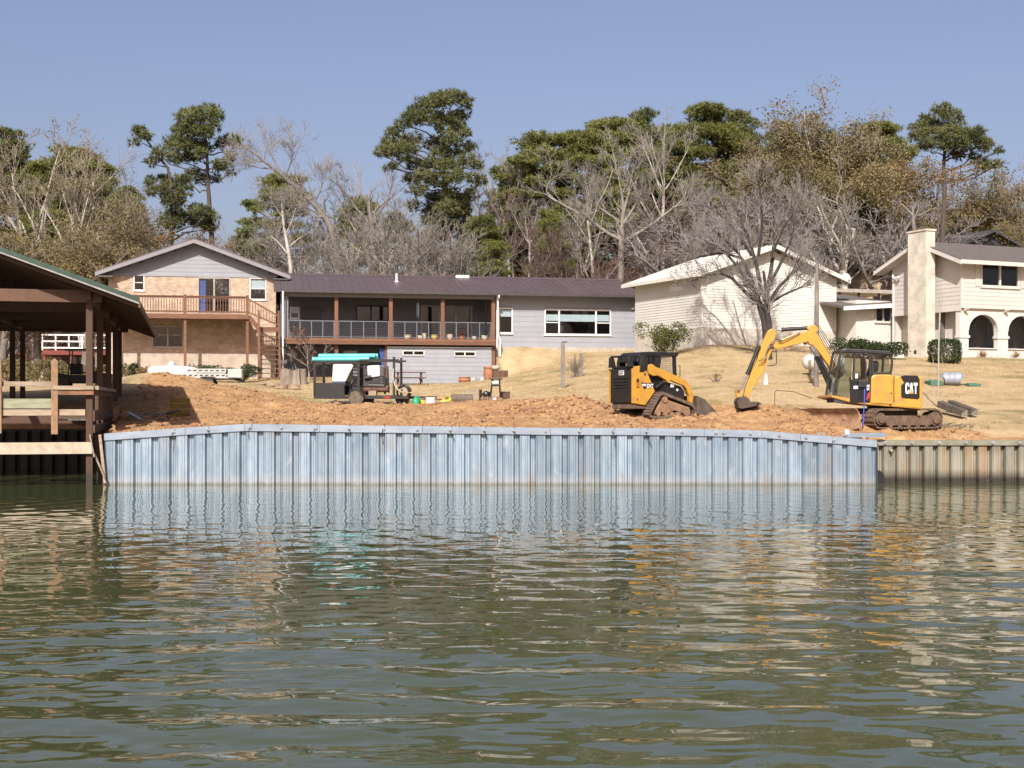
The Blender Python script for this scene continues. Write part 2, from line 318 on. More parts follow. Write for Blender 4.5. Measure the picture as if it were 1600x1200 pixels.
def ground_mat():
    m = M('ground_soil_and_dry_lawn', (0.4, 0.25, 0.14), 0.95); nt = m.node_tree; N = nt.nodes; L = nt.links; b = N['Principled BSDF']
    g = N.new('ShaderNodeNewGeometry')
    def noise(s, d=6, rough=.65):
        n = N.new('ShaderNodeTexNoise'); n.inputs['Scale'].default_value = s; n.inputs['Detail'].default_value = d; n.inputs['Roughness'].default_value = rough; L.new(g.outputs['Position'], n.inputs['Vector']); return n.outputs[0]
    def ramp(src, stops):
        r = N.new('ShaderNodeValToRGB'); e = r.color_ramp.elements
        while len(e) < len(stops): e.new(0.5)
        for k, (p, c) in zip(e, stops): k.position = p; k.color = (*[q*KA for q in c], 1)
        L.new(src, r.inputs[0]); return r.outputs[0]
    def mix(f, a, c):
        x = N.new('ShaderNodeMix'); x.data_type = 'RGBA'; L.new(f, x.inputs[0]); L.new(a, x.inputs[6]); L.new(c, x.inputs[7]); return x.outputs[2]
    soil = ramp(noise(1.3), [(0.28, (0.20, 0.105, 0.055)), (0.42, (0.385, 0.22, 0.098)), (0.55, (0.47, 0.295, 0.138)), (0.64, (0.54, 0.38, 0.205)), (0.74, (0.31, 0.15, 0.075))])
    fine = ramp(noise(9, 4), [(0.35, (0.20, 0.105, 0.055)), (0.55, (0.50, 0.295, 0.145))])
    mm = N.new('ShaderNodeValue'); mm.outputs[0].default_value = 0.45
    soil = mix(mm.outputs[0], soil, fine)
    lawn = ramp(noise(0.55, 8, .7), [(0.30, (0.25, 0.19, 0.09)), (0.44, (0.44, 0.325, 0.175)), (0.58, (0.55, 0.415, 0.24)), (0.72, (0.47, 0.335, 0.19))])
    grn = N.new('ShaderNodeMapRange'); grn.inputs[1].default_value = 0.56; grn.inputs[2].default_value = 0.66; grn.inputs[4].default_value = 0.75; L.new(noise(0.23, 5), grn.inputs[0])
    gcol = N.new('ShaderNodeRGB'); gcol.outputs[0].default_value = (0.16, 0.148, 0.06, 1)
    lawn = mix(grn.outputs[0], lawn, gcol.outputs[0])
    lit = ramp(noise(1.5), [(0.35, (0.10, 0.06, 0.035)), (0.6, (0.21, 0.13, 0.075))])
    a1 = N.new('ShaderNodeAttribute'); a1.attribute_name = 'soil'; a2 = N.new('ShaderNodeAttribute'); a2.attribute_name = 'wood'
    col = mix(a2.outputs['Fac'], mix(a1.outputs['Fac'], lawn, soil), lit)
    L.new(col, b.inputs['Base Color'])
    bp = N.new('ShaderNodeBump'); bp.inputs['Distance'].default_value = 0.06; L.new(noise(14, 6), bp.inputs['Height']); L.new(bp.outputs[0], b.inputs['Normal'])
    b.inputs['Specular IOR Level'].default_value = 0.15
    return m
gm.materials.append(ground_mat())
tag(link('ground', gm), 'sloping dry straw lawn with a strip of bare orange soil behind the seawall', 'ground', kind='structure')
# clods of turned soil
rng = np.random.default_rng(11)
def clod_mesh(n, pts, size):
    ico = np.array([(0,0,1),(.894,0,.447),(.276,.851,.447),(-.724,.526,.447),(-.724,-.526,.447),(.276,-.851,.447),(.724,.526,-.447),(-.276,.851,-.447),(-.894,0,-.447),(-.276,-.851,-.447),(.724,-.526,-.447),(0,0,-1)])
    fc = np.array([(0,1,2),(0,2,3),(0,3,4),(0,4,5),(0,5,1),(1,6,2),(2,7,3),(3,8,4),(4,9,5),(5,10,1),(6,7,2),(7,8,3),(8,9,4),(9,10,5),(10,6,1),(11,7,6),(11,8,7),(11,9,8),(11,10,9),(11,6,10)])
    v = ico[None]*(1+rng.uniform(-.35, .35, (n, 12, 1)))*size[:, None, None]*np.stack([rng.uniform(.7, 1.4, n), rng.uniform(.7, 1.3, n), rng.uniform(.5, .9, n)], -1)[:, None, :]
    a = rng.uniform(0, 6.28, n); ca, sa = np.cos(a)[:, None], np.sin(a)[:, None]
    v = np.stack([v[..., 0]*ca - v[..., 1]*sa, v[..., 0]*sa + v[..., 1]*ca, v[..., 2]], -1) + pts[:, None, :]
    return v.reshape(-1, 3), (fc[None] + 12*np.arange(n)[:, None, None]).reshape(-1, 3)
n = 30000; cx = rng.uniform(-17.5, 14.5, n); cy = 39.95 + rng.power(0.8, n)*22
dens = dirt_mask(cx, cy)*np.clip(fbm(cx*.7, cy*.7, 31)*2.6-0.75, 0.05, 1)*np.where(cx < RETX(cy)+.3, 0, 1)*np.where((cx > 10.5) & (cy < 41.15), 0, 1)
cl = np.abs(cx-1.9) + np.abs(cy-46.2)*.8 < 2.6; dens = np.where(cl, 1, dens)
k = rng.uniform(0, 1, n) < dens; cx, cy = cx[k], cy[k]; n = len(cx)
cs = 0.022 + 0.10*rng.power(0.35, n)*rng.uniform(0.3, 1, n); cs = np.where(np.abs(cx-1.7)+np.abs(cy-46.4)*.8 < 2.4, cs*1.5, cs)
v, f = clod_mesh(n, np.stack([cx, cy, ground_z(cx, cy) + cs*0.15], -1), cs)
SOIL = M('soil_clods', (0.405, 0.242, 0.11), 0.95, scale=1.2, col2=(0.25, 0.13, 0.075), bump=0.01, bscale=30)
tag(link('soil_clods', np_mesh('soil_clods', v, f), None, SOIL), 'clods and crumbs of turned orange soil behind the seawall', 'soil', kind='stuff')
# dry grass blades on the lawn
n = 110000; cx = rng.uniform(-20, 25, n); cy = 41.5 + rng.power(1.3, n)*39
k = (dirt_mask(cx, cy) < 0.3) & (rng.uniform(0, 1, n) < np.clip(fbm(cx*.5, cy*.5, 77)*2.4-.5, .15, 1)) & (cx > RETX(cy)+.4); cx, cy = cx[k], cy[k]; n = len(cx)
bz = ground_z(cx, cy) - .01; hgt = np.where(rng.uniform(0, 1, n) < .035*np.clip(fbm(cx*.8, cy*.8, 91)*4-1.2, 0, 3), rng.uniform(.18, .38, n), rng.uniform(.03, .10, n))*np.clip(fbm(cx*.9, cy*.9, 55)*2, .6, 1.7); a = rng.uniform(0, 6.28, n); w = 0.012
b0 = np.stack([cx - w*np.cos(a), cy - w*np.sin(a), bz], -1); b1 = np.stack([cx + w*np.cos(a), cy + w*np.sin(a), bz], -1); tp = np.stack([cx + rng.normal(0, .05, n), cy + rng.normal(0, .05, n), bz + hgt], -1)
v = np.stack([b0, b1, tp], 1).reshape(-1, 3)
GRASS = M('dry_grass', (0.50, 0.375, 0.19), 0.9, scale=0.8, col2=(0.28, 0.24, 0.09), contrast=(.45, .7))
tag(link('dry_grass', np_mesh('dry_grass', v, np.arange(3*n).reshape(-1, 3)), None, GRASS), 'short dry straw grass covering the sloping lawn', 'grass', kind='stuff')

# ---------------------------------------------------------------- water
wx = np.concatenate([np.linspace(-600, -40, 12), np.linspace(-34, -17, 30), np.arange(-16.0, 16.1, 0.070), np.linspace(17, 34, 30), np.linspace(40, 600, 12)])
ys = [4.0]
while ys[-1] < 50: ys.append(ys[-1] + 0.026 + 0.0021*max(0, ys[-1]-6))
wy = np.concatenate([[-500, -200, -80, -30, -10, -4, 0, 2.5], ys])
WX, WY = np.meshgrid(wx, wy); WZ = np.zeros_like(WX); SX = np.zeros_like(WX)
rw = np.random.default_rng(5)
calm = np.interp(WY, [4, 12, 17, 23, 30, 39.5], [1.0, 1.0, 0.82, 0.46, 0.19, 0.09])*np.where(np.abs(WX) > 17, 0, 1)*np.where(WY < 3, 0, 1)
patch = np.clip(0.30 + 2.6*(fbm(WX*0.22+3, WY*0.34, 41, 3)-.28), .35, 1.9)
for i in range(84):
    lam = 0.16*(9.0**rw.uniform(0, 1)**1.1); ang = rw.normal(0.08, 0.40 if lam < .6 else 0.28); kx = math.sin(ang)*2*math.pi/lam; ky = math.cos(ang)*2*math.pi/lam
    amp = 0.00166*lam**1.10*rw.uniform(.5, 1.3); ph = rw.uniform(0, 6.28)
    ddy = np.maximum(0.026 + 0.0021*np.clip(WY-6, 0, None), .07*abs(math.sin(ang)))
    WZ += amp*np.sin(kx*WX + ky*WY + ph + 1.2*fbm(WX*.25+i, WY*.25, 60+i % 5, 2))*np.clip((lam/ddy-2.2)/2, 0, 1)
WZ += 0.0105*np.sin(1.5*WY + 0.35*WX + 3.0*fbm(WX*.12, WY*.2, 9, 2)) * np.interp(WY, [4, 16, 26], [1, .7, 0])
WZ *= calm*patch
for i in range(12):                                                  # faint cross ripples running along the wall
    lam = rw.uniform(.35, .95); ang = rw.choice((-1, 1))*rw.uniform(.85, 1.35); WZ += .0011*lam*np.sin(2*math.pi/lam*(math.sin(ang)*WX + math.cos(ang)*WY) + rw.uniform(0, 6.28))*np.where(np.abs(WX) > 15.9, 0, 1)*np.where(WY < 4, 0, 1)
nx, ny = len(wx), len(wy); ii = np.arange(nx*ny).reshape(ny, nx)
quads = np.stack([ii[:-1, :-1], ii[:-1, 1:], ii[1:, 1:], ii[1:, :-1]], -1).reshape(-1, 4)
wm = np_mesh('water', np.stack([WX, WY, WZ], -1).reshape(-1, 3), quads); wm.polygons.foreach_set('use_smooth', np.ones(len(wm.polygons), bool))
def water_mat():
    m = bpy.data.materials.new('murky_lake_water'); m.use_nodes = True; N = m.node_tree.nodes; L = m.node_tree.links; b = N['Principled BSDF']
    b.inputs['Base Color'].default_value = (0.050, 0.059, 0.027, 1); b.inputs['Roughness'].default_value = 0.0; b.inputs['IOR'].default_value = 1.33
    g = N.new('ShaderNodeNewGeometry'); mp = N.new('ShaderNodeMapping'); mp.inputs['Scale'].default_value = (0.55, 1.25, 1); L.new(g.outputs['Position'], mp.inputs[0])
    n = N.new('ShaderNodeTexNoise'); n.inputs['Scale'].default_value = 3.4; n.inputs['Detail'].default_value = 0.5; n.inputs['Roughness'].default_value = .4; L.new(mp.outputs[0], n.inputs['Vector'])
    sp = N.new('ShaderNodeSeparateXYZ'); L.new(g.outputs['Position'], sp.inputs[0])
    r = N.new('ShaderNodeMapRange'); r.inputs[1].default_value = 14; r.inputs[2].default_value = 30; r.inputs[3].default_value = 0.006; r.inputs[4].default_value = 0.0022; L.new(sp.outputs[1], r.inputs[0])
    bp = N.new('ShaderNodeBump'); bp.inputs['Strength'].default_value = 1.0; L.new(r.outputs[0], bp.inputs['Distance']); L.new(n.outputs[0], bp.inputs['Height']); L.new(bp.outputs[0], b.inputs['Normal'])
    return m
wm.materials.append(water_mat())
tag(link('water', wm), 'murky green lake water with ripples', 'water', kind='structure')

# ---------------------------------------------------------------- sheet pile seawalls
def pile_profile(d, t=0.012):
    # one corrugation, unit width 1 in x; front face towards -y
    pts = [(0, 0), (0.05, 0), (0.075, -0.014), (0.10, 0), (0.30, 0), (0.315, -0.008), (0.33, 0), (0.42, 0), (0.445, -0.014), (0.47, 0), (0.60, 0), (0.69, d), (0.76, d), (0.775, d-0.03), (0.80, d-.03), (0.815, d), (0.90, d), (1.0, 0)]
    return pts
def pile_mesh(name, d, z0):
    pr = pile_profile(d); n = len(pr); t = 0.014
    vs = [(x, y, z0) for x, y in pr] + [(x, y, 1.0) for x, y in pr] + [(x, y+t, z0) for x, y in pr] + [(x, y+t, 1.0) for x, y in pr]
    fs = []
    for i in range(n-1):
        fs.append((i, i+1, n+i+1, n+i)); fs.append((2*n+i+1, 2*n+i, 3*n+i, 3*n+i+1)); fs.append((n+i, n+i+1, 3*n+i+1, 3*n+i))
    me = bpy.data.meshes.new(name); me.from_pydata(vs, [], fs); me.update(); return me
wall = empty('sheet_pile_seawall', (0, 39.5, 0), 0, 'new blue grey galvanised sheet pile seawall spanning the middle of the shore', 'seawall')
pm = pile_mesh('sheet_pile', 0.115, -1.2); pm.materials.append(GALV)
capx = np.array([163, 290, 383, 500, 660, 860, 1000, 1100, 1190, 1250, 1300, 1371]); capy = np.array([677.5, 668.5, 662.5, 664, 666, 668.5, 669, 670.5, 673, 678, 682, 688])
X0, X1 = P(163, 0, 39.5).x, P(1370, 0, 39.5).x
capX = (capx-800)/F*39.5; capZ = H - (capy-HZ)/F*39.5
x = X0; rp = random.Random(3); pw_ = [(0.525 - 0.105*i/46)*rp.uniform(.95, 1.05) for i in range(47)]; sc_ = (X1-X0)/sum(pw_)
for w in pw_:
    w *= sc_; o = link('sheet_pile', pm, wall); zt = float(np.interp(x+w/2, capX, capZ)) - 0.08
    o.location = (x, rp.uniform(-.006, .006), 0); o.scale = (w, 1, zt); o.rotation_euler = (0, rp.uniform(-.002, .002), 0)
    x += w
XE = x
for i in range(len(capx)-1):                                        # cap channel in lengths, each its own piece
    a, b_ = capX[i], (capX[i+1] if i < len(capx)-2 else XE); za, zb = capZ[i], capZ[i+1]; m = MB(); g = 0.006
    for y0, y1, d0, d1 in ((-0.045, 0.26, 0.0, -0.02), (-0.05, -0.03, 0.003, -0.20)):
        m.add([(a+g, y0, za+d1), (b_-g, y0, zb+d1), (b_-g, y1, zb+d1), (a+g, y1, za+d1), (a+g, y0, za+d0), (b_-g, y0, zb+d0), (b_-g, y1, zb+d0), (a+g, y1, za+d0)], [(0,3,2,1),(4,5,6,7),(0,1,5,4),(1,2,6,5),(2,3,7,6),(3,0,4,7)])
    m.build('cap_channel', GALVCAP, wall)
bolt = MB().cyl((0, -0.085, 0), (0, -0.05, 0), 0.05, 0.05, 8).cyl((0, -0.11, 0), (0, -0.085, 0), 0.022, 0.022, 6).mesh('bolt'); bolt.materials.append(M('bolt_plate', (0.42, 0.44, 0.46), 0.5, 0.6))
for i, px_ in enumerate([272, 326, 392, 440, 494, 546, 600, 652, 704, 757, 803, 852, 905, 958, 1010, 1065, 1118, 1130, 1172, 1217, 1259, 1302]):
    X = (px_-800)/F*39.5; z = float(np.interp(X, capX, capZ)); o = link('bolt', bolt, wall); o.location = (X, 0, z-0.09)
    if px_ < 1080 and i % 4 != 3:
        s = rp.choice((-1, 1)); dn = rp.uniform(.1, .45)
        MB().tube([(X+.10*rp.random(), -.02, z+rp.uniform(.02, .07)), (X+.02, -.075, z-.05), (X-.03, -.10, z-.10), (X+.06*s, -.085, z-.12-dn*.5), (X+.16*s*rp.random(), -.07, z-.14-dn)], 0.0075, 4).build('tie_wire', DARKWIRE, wall)
# end plate and a black pipe at the joint with the old wall
MB().box(XE-.01, XE+.02, -0.03, 1.2, -1, float(capZ[-1])-.09).build('end_plate', M('end_plate', (0.03, 0.035, 0.04), .7), wall)
o = MB().tube([(10.78, 40.35, .12), (10.78, 40.62, .14), (10.78, 41.2, .2)], [.27, .27, .27], 18).build('drain_pipe', M('black_corrugated_plastic', (0.012, .012, .013), .5), None, True)
tag(o, 'black round drain pipe end at the joint of the two seawalls', 'pipe')
old = empty('old_seawall', (10.72, 40.7, 0), 0, 'rust streaked old sheet pile seawall on the right of the new one', 'seawall')
om = pile_mesh('old_sheet_pile', 0.16, -1.2); om.materials.append(OLDPILE)
for i in range(64):
    o = link('sheet_pile', om, old); o.location = (i*.405, rp.uniform(-.008, .008), 0); o.scale = (.405, 1, 1.19); o.rotation_euler = (0, rp.uniform(-.004, .004), 0)
for i in range(9):
    MB().box(i*3.0+.004, i*3.0+2.996, -.05, .24, 1.235, 1.26).box(i*3.0+.004, i*3.0+2.996, -.055, -.035, 1.10, 1.262).build('cap_channel', OLDCAP, old)
for i in range(20):
    o = link('bolt', bolt, old); o.location = (.42+i*1.22*.66, -.005, 1.18); o.scale = (1.1, 1, 1.1)
MB().tube([(.58, -.02, .95), (.60, -.14, .94), (.62, -.17, .90)], .05, 10).build('weep_pipe', PALEWOOD, old, True)
# shaded bulkhead under and behind the boathouse, and the return wall beside it
bk = empty('shore_bulkhead', (-16, 49.2, 0), 0, 'dark old sheet pile bulkhead in the shade behind the boathouse slips', 'seawall')
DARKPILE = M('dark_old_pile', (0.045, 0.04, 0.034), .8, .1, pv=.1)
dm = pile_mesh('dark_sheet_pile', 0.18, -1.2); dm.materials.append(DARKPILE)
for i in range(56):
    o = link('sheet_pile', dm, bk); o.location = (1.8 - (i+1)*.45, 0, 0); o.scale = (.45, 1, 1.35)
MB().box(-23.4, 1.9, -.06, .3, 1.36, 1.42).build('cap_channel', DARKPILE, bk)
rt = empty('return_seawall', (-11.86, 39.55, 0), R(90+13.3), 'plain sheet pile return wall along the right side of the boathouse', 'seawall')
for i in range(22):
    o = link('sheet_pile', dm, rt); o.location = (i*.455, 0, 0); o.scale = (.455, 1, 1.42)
# ---------------------------------------------------------------- building helpers
def walls(mb, u0, u1, z0, z1, v0, v1, ops=()):
    us = sorted({u0, u1, *[min(max(o[i], u0), u1) for o in ops for i in (0, 1)]}); zs = sorted({z0, z1, *[min(max(o[i], z0), z1) for o in ops for i in (2, 3)]})
    for a, b in zip(us, us[1:]):
        run = None
        for c, d in zip(zs, zs[1:]):
            mu, mz = (a+b)/2, (c+d)/2
            if any(o[0] < mu < o[1] and o[2] < mz < o[3] for o in ops):
                if run: mb.box(a, b, v0, v1, *run); run = None
            else: run = (run[0], d) if run else (c, d)
        if run: mb.box(a, b, v0, v1, *run)
    return mb
def siding(root, a0, a1, z0, z1, place, expo, mat, ops=(), span=None, joined=False, name='siding_board', lap=0.022):
    """lapped boards; place(along, out, z); span(z)->(lo,hi) limits a board under a gable"""
    z = z0; J = MB()
    while z < z1 - 0.02:
        zt = min(z + expo*1.04, z1); zm = (z + min(z+expo, z1))/2
        lo, hi = (a0, a1) if span is None else span(zm); lo = max(lo, a0); hi = min(hi, a1)
        segs = [(lo, hi)] if hi - lo > 0.05 else []
        for o in ops:
            if min(zt, o[3]) - max(z, o[2]) > 0.35*expo:
                segs = [s for a, b in segs for s in ((a, min(b, o[0])), (max(a, o[1]), b)) if s[1]-s[0] > 0.04]
        for a, b in segs:
            m = J if joined else MB()
            lo2, hi2 = (a, b)
            m.add([place(a, lap, z), place(b, lap, z), place(b, .002, z), place(a, .002, z), place(a, .008, zt), place(b, .008, zt), place(b, .002, zt), place(a, .002, zt)],
                  [(0,3,2,1),(4,5,6,7),(0,1,5,4),(1,2,6,5),(2,3,7,6),(3,0,4,7)])
            if not joined: m.build(name, mat, root)
        z += expo
    if joined:
        o = J.build('lap_siding', mat, root); o['kind'] = 'stuff'
def window(root, u0, u1, z0, z1, v, frame=WHITE, fw=0.07, mull=(), rail=(), blinds=(), sill=True, name='window', place=None, blindmat=None, glass=None, proud=.05):
    pl = place or (lambda a, o, z: (a, v-o, z))
    def bx(m, a, b, o0, o1, c, d):
        q = [pl(a, o0, c), pl(b, o0, c), pl(b, o1, c), pl(a, o1, c), pl(a, o0, d), pl(b, o0, d), pl(b, o1, d), pl(a, o1, d)]
        m.add(q, [(0,3,2,1),(4,5,6,7),(0,1,5,4),(1,2,6,5),(2,3,7,6),(3,0,4,7)])
    m = MB()
    bx(m, u0, u1, proud, -.06, z0, z0+fw); bx(m, u0, u1, proud, -.06, z1-fw, z1); bx(m, u0, u0+fw, proud, -.06, z0+fw, z1-fw); bx(m, u1-fw, u1, proud, -.06, z0+fw, z1-fw)
    for c in mull: bx(m, c-fw*.6, c+fw*.6, proud-.01, -.055, z0+fw, z1-fw)
    us = [u0+fw] + sorted(mull) + [u1-fw]
    for k in rail:
        c, spans = (k, None) if not isinstance(k, tuple) else k
        for i in range(len(us)-1):
            if spans is None or i in spans: bx(m, us[i], us[i+1], proud-.02, -.05, c-fw*.35, c+fw*.35)
    w = m.build(name, frame, root)
    for i in range(len(us)-1):
        g = MB(); bx(g, us[i], us[i+1], .0, -.012, z0+fw, z1-fw); g.build('pane', glass or GLASS, w)
    for i, f0, f1 in blinds:
        g = MB(); bx(g, us[i]+.02, us[i+1]-.02, -.07, -.085, z0+(z1-z0)*f0, z0+(z1-z0)*f1); g.build('blind', blindmat or BLIND, w)
    if sill:
        g = MB(); bx(g, u0-.05, u1+.05, proud+.04, .0, z0-.06, z0); g.build('sill', frame, w)
    return w
BLIND = M('pale_blind', (0.62, 0.66, 0.62), .8, var=.04)
CURTAIN = M('blue_curtain', (0.08, 0.14, 0.40), .85, var=.2)
GREYSIDE = M('grey_lap_siding', (0.305, 0.318, 0.345), .65, scale=1.5, col2=(0.275, 0.288, 0.315), pv=.04)
GREYTRIM = M('grey_trim_boards', (0.245, 0.24, 0.25), .6, var=.06)
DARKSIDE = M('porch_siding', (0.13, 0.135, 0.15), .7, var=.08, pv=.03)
ROOFB = M('brown_metal_roof', (0.145, 0.106, 0.112), .45, .25, scale=1.2, col2=(0.12, 0.087, 0.092), pv=.05)
BRICK = brick_mat('peach_brick', (0.60, 0.46, 0.32), (0.42, 0.27, 0.175), (0.62, 0.53, 0.43))
STONE = brick_mat('pale_washed_brick', (0.56, 0.47, 0.37), (0.48, 0.37, 0.28), (0.54, 0.47, 0.40))
CONC = M('concrete', (0.42, 0.39, 0.34), .9, var=.15)
DARKIN = M('dark_interior', (0.05, 0.05, 0.055), .9)
DECKWOOD = M('stained_deck_wood', (0.20, 0.088, 0.04), .7, scale=4, stretch=(.4, 1, 3), col2=(0.12, 0.055, 0.028), pv=.15, bump=.003, bscale=30)
RAILMETAL = M('grey_rail_metal', (0.22, 0.24, 0.27), .4, .6, var=.05)
def roof_panels(root, ua, ub, va, za, vb, zb, n, mat, rib=.42, name='roof_panel', th=.03):
    """standing rib metal panels running from eave (va,za) to ridge (vb,zb)"""
    L_ = math.hypot(vb-va, zb-za); d = Vector((0, vb-va, zb-za))/L_; nn = Vector((0, -d.z, d.y))
    if nn.z < 0: nn = -nn
    for i in range(n):
        a = ua + (ub-ua)*i/n; b = ua + (ub-ua)*(i+1)/n; m = MB(); k = max(1, int(round((b-a)/rib)))
        xs = []; 
        for j in range(k):
            x0 = a + (b-a)*j/k; x1 = a + (b-a)*(j+1)/k; xs += [(x0, 0), (x1-.06, 0), (x1-.045, .032), (x1-.02, .032)]
        xs.append((b-.0005, 0)); top = []
        p0 = Vector((0, va, za)); p1 = Vector((0, vb, zb)); vs = []
        for x, h in xs: vs.append(Vector((x, 0, 0)) + p0 + nn*h)
        for x, h in xs: vs.append(Vector((x, 0, 0)) + p1 + nn*h)
        q = len(xs); vs += [v_ - nn*(th+h) for v_, (x, h) in zip(vs[:q], xs)] + [v_ - nn*(th+h) for v_, (x, h) in zip(vs[q:2*q], xs)]
        fs = []
        for j in range(q-1):
            fs += [(j, j+1, q+j+1, q+j), (2*q+j+1, 2*q+j, 3*q+j, 3*q+j+1), (2*q+j, 2*q+j+1, j+1, j), (q+j, q+j+1, 3*q+j+1, 3*q+j)]
        m.add(vs, fs); m.build(name, mat, root)

# ---------------------------------------------------------------- long grey house with porch
B = Frame(775, 80.0, 11, 3.3, 'grey_house', 'long grey sided house with brown metal roof and raised porch', 'house')
r = B.root; u = lambda x, v=0: B.fr(x, 0, v)[0]; z = lambda y, x=775, v=0: B.fr(x, y, v)[1]
uL, uR = u(440), u(997); uJ = u(775)
DEPTH = 9.0; zE = z(467, 880); zG = z(543, 900)
ow = [(u(779), u(801), z(521, 790), z(481, 790)), (u(850.5), u(954.5), z(523.5, 900), z(483.5, 900))]
m = walls(MB(), uJ, uR, -1.5, zE+.25, 0, .14, ow); m.box(uR-.14, uR, .14, DEPTH, -1.5, zE+.25); m.box(uL, uR-.14, DEPTH-.14, DEPTH, -1.5, zE+.25); m.box(uL, uL+.14, 2.6, DEPTH-.14, -1.5, zE+.25)
m.box(uJ-.14, uJ, 0, 2.46, -1.5, zE+.25)
m.build('wall', GREYTRIM, r)
MB().box(uJ+.01, uR+.03, -.035, -.003, -1.5, zG).build('foundation', M('foundation', (.48, .42, .33), .9), r)
siding(r, uJ+.10, uR-.05, zG, zE+.2, lambda a, o, zz: (a, -o, zz), 0.30, GREYSIDE, ow)
for a in (uJ+.0, uR-.05): MB().box(a, a+.11, -.045, 0, zG-.02, zE+.2).build('corner_board', WHITE if a < 1 else GREYSIDE, r)
window(r, *ow[0], 0, blinds=[(0, .66, .93)])
us3 = [u(850.5), u(873.5), u(931), u(954.5)]
window(r, *ow[1], 0, mull=(us3[1], us3[2]), rail=[(ow[1][2]+.73, (0, 2))], blinds=[(0, .55, .80), (1, .53, .80), (2, .55, .80)], fw=.075)
MB().box(us3[1]+.1, us3[1]+.3, .3, .34, ow[1][2]+.2, ow[1][2]+.75).build('interior_lamp', DARKIN, r)
# roof: front slope in ribbed panels, back slope plain, gable end
ze = z(460.5, 880, -.8); VE = -.85; VR = DEPTH/2+.3; zr = B.fr(700, 434.5, VR)[1]; RS = (zr-ze)/(VR-VE)
uRL, uRR = u(428, VE), u(1006, VE)
roof_panels(r, uRL, uRR, VE, ze+.06, VR, zr+.06, 26, ROOFB)
roof_panels(r, uRL, uRR, DEPTH+.8, ze+.0, VR, zr+.06, 13, ROOFB, rib=.9)
MB().prism([(VR-.22, zr+.02), (VR, zr+.13), (VR+.22, zr+.02), (VR, zr+.10)], uRL, uRR, 'x').build('ridge_cap', ROOFB, r)
for i in range(13):
    a = uRL + (uRR-uRL)*i/13
    MB().box(a, a+(uRR-uRL)/13-.01, VE-.13, VE-.01, ze-.10, ze+.03).build('gutter', M('gutter_brown', (.06, .05, .055), .5) if i == 0 else MATS['gutter_brown'], r)
MB().prism([(0, zE+.2), (VR, zr-.1), (DEPTH, zE+.2)], uR-.12, uR-.005, 'x').build('gable', GREYSIDE, r)
MB().prism([(VE, ze-.1), (VE, ze+.03), (VR, zr+.03), (VR, zr-.12)], uRR-.05, uRR-.01, 'x').build('barge_board', GREYTRIM, r)
MB().box(uJ-.2, uRR-.06, VE+.02, 0, ze-.06, ze-.03).box(uL, uJ-.2, VE+.02, 2.46, ze-.06, ze-.03).build('soffit', GREYTRIM, r)
DOWN = M('downspout_white', (.70, .70, .70), .5, var=.05)
def spout(pts): MB().tube(pts, .055, 8).build('downspout', DOWN, r, True)
ud = u(777.5, -.5)
spout([(ud, -.95, ze-.08), (ud, -.95, ze-.2), (ud, -.6, ze-.35), (ud, -.6, z(522, 777, -.6)), (ud+.1, -.6, z(527, 777, -.6)), (ud+.14, -.6, z(533, 777, -.6)), (ud+.14, -.6, z(557, 777, -.6))])
ud = u(442, -.8); spout([(ud, -.98, ze-.05), (ud, -1.0, ze-.2), (ud, -1.0, ze-.5), (ud, -1.0, z(575, 445, -.9))])
ud = uR-.03; spout([(ud, -.9, ze-.05), (ud, -.8, ze-.25), (ud, -.1, ze-.55), (ud, -.1, zG-.2), (ud+.1, -.25, zG-.3)])
fl = MB().box(u(990)-.06, u(990)+.06, -.1, -.04, z(483, 990), z(483, 990)+.12); 
for s in (-1, 1): fl.lathe([(.02, 0), (.085, .03), (.10, .10)], 10, (u(990)+s*.11, -.16, z(483, 990)-.04))
fl.build('floodlight', WHITE, r)
# porch
vd = -.78; zd = z(529, 610, vd); uA, uB = u(447, vd), u(774, vd); vP = -.36
zH = z(465.5, 610, vP)
MB().box(uA, uB, vP-.08, vP+.08, zH, ze-.065).build('porch_beam', GREYTRIM, r)
nb = 16
for i in range(nb):
    v0 = vd+.05 + (2.45-vd-.05)*i/nb; MB().box(uA, uB, v0+.004, v0+(2.45-vd-.05)/nb-.004, zd-.04, zd).build('deck_board', DECKWOOD, r)
for k in range(2): MB().box(uA-.02, uB+.02, vd-.0-.03*k, vd+.045-.03*k, zd-.16-.18*k-.01*k, zd+.0-.17*k).build('rim_board', DECKWOOD, r)
MB().box(uB-.04, uB+.01, vd+.05, -.005, zd-.30, zd-.045).build('rim_board', DECKWOOD, r)
for x in (447.5, 525.5, 610.5, 691.5, 770.5):
    uu = u(x, vP)
    MB().box(uu-.105, uu+.105, vP-.105, vP+.105, zd, zH).build('porch_post', DECKWOOD if x > 450 else GREYTRIM, r, bevel=.012)
for x in (525.5, 604, 770.5):
    uu = u(x, vP); MB().box(uu-.10, uu+.10, vP-.1, vP+.1, -.8, zd-.35).build('under_post', DECKWOOD, r)
zt = z(502, 610, vP)
for (xa, xb) in ((447.5, 525.5), (525.5, 610.5), (610.5, 691.5), (691.5, 770.5)):
    a, b = u(xa, vP)+.11, u(xb, vP)-.11
    MB().box(a, b, vP-.03, vP+.03, zt-.05, zt).build('top_rail', RAILMETAL, r); MB().box(a, b, vP-.02, vP+.02, zd+.07, zd+.11).build('bottom_rail', RAILMETAL, r)
    for j in range(5):
        q = a + .02 + (b-a-.04)*j/4; MB().box(q-.025, q+.025, vP-.027, vP+.027, zd+.002, zt-.05).build('baluster', RAILMETAL, r)
    for j in range(8):
        q = zd+.18 + (zt-.12-zd-.18)*j/7; MB().tube([(a, vP, q), (b, vP, q)], .011, 4).build('rail_cable', RAILMETAL, r)
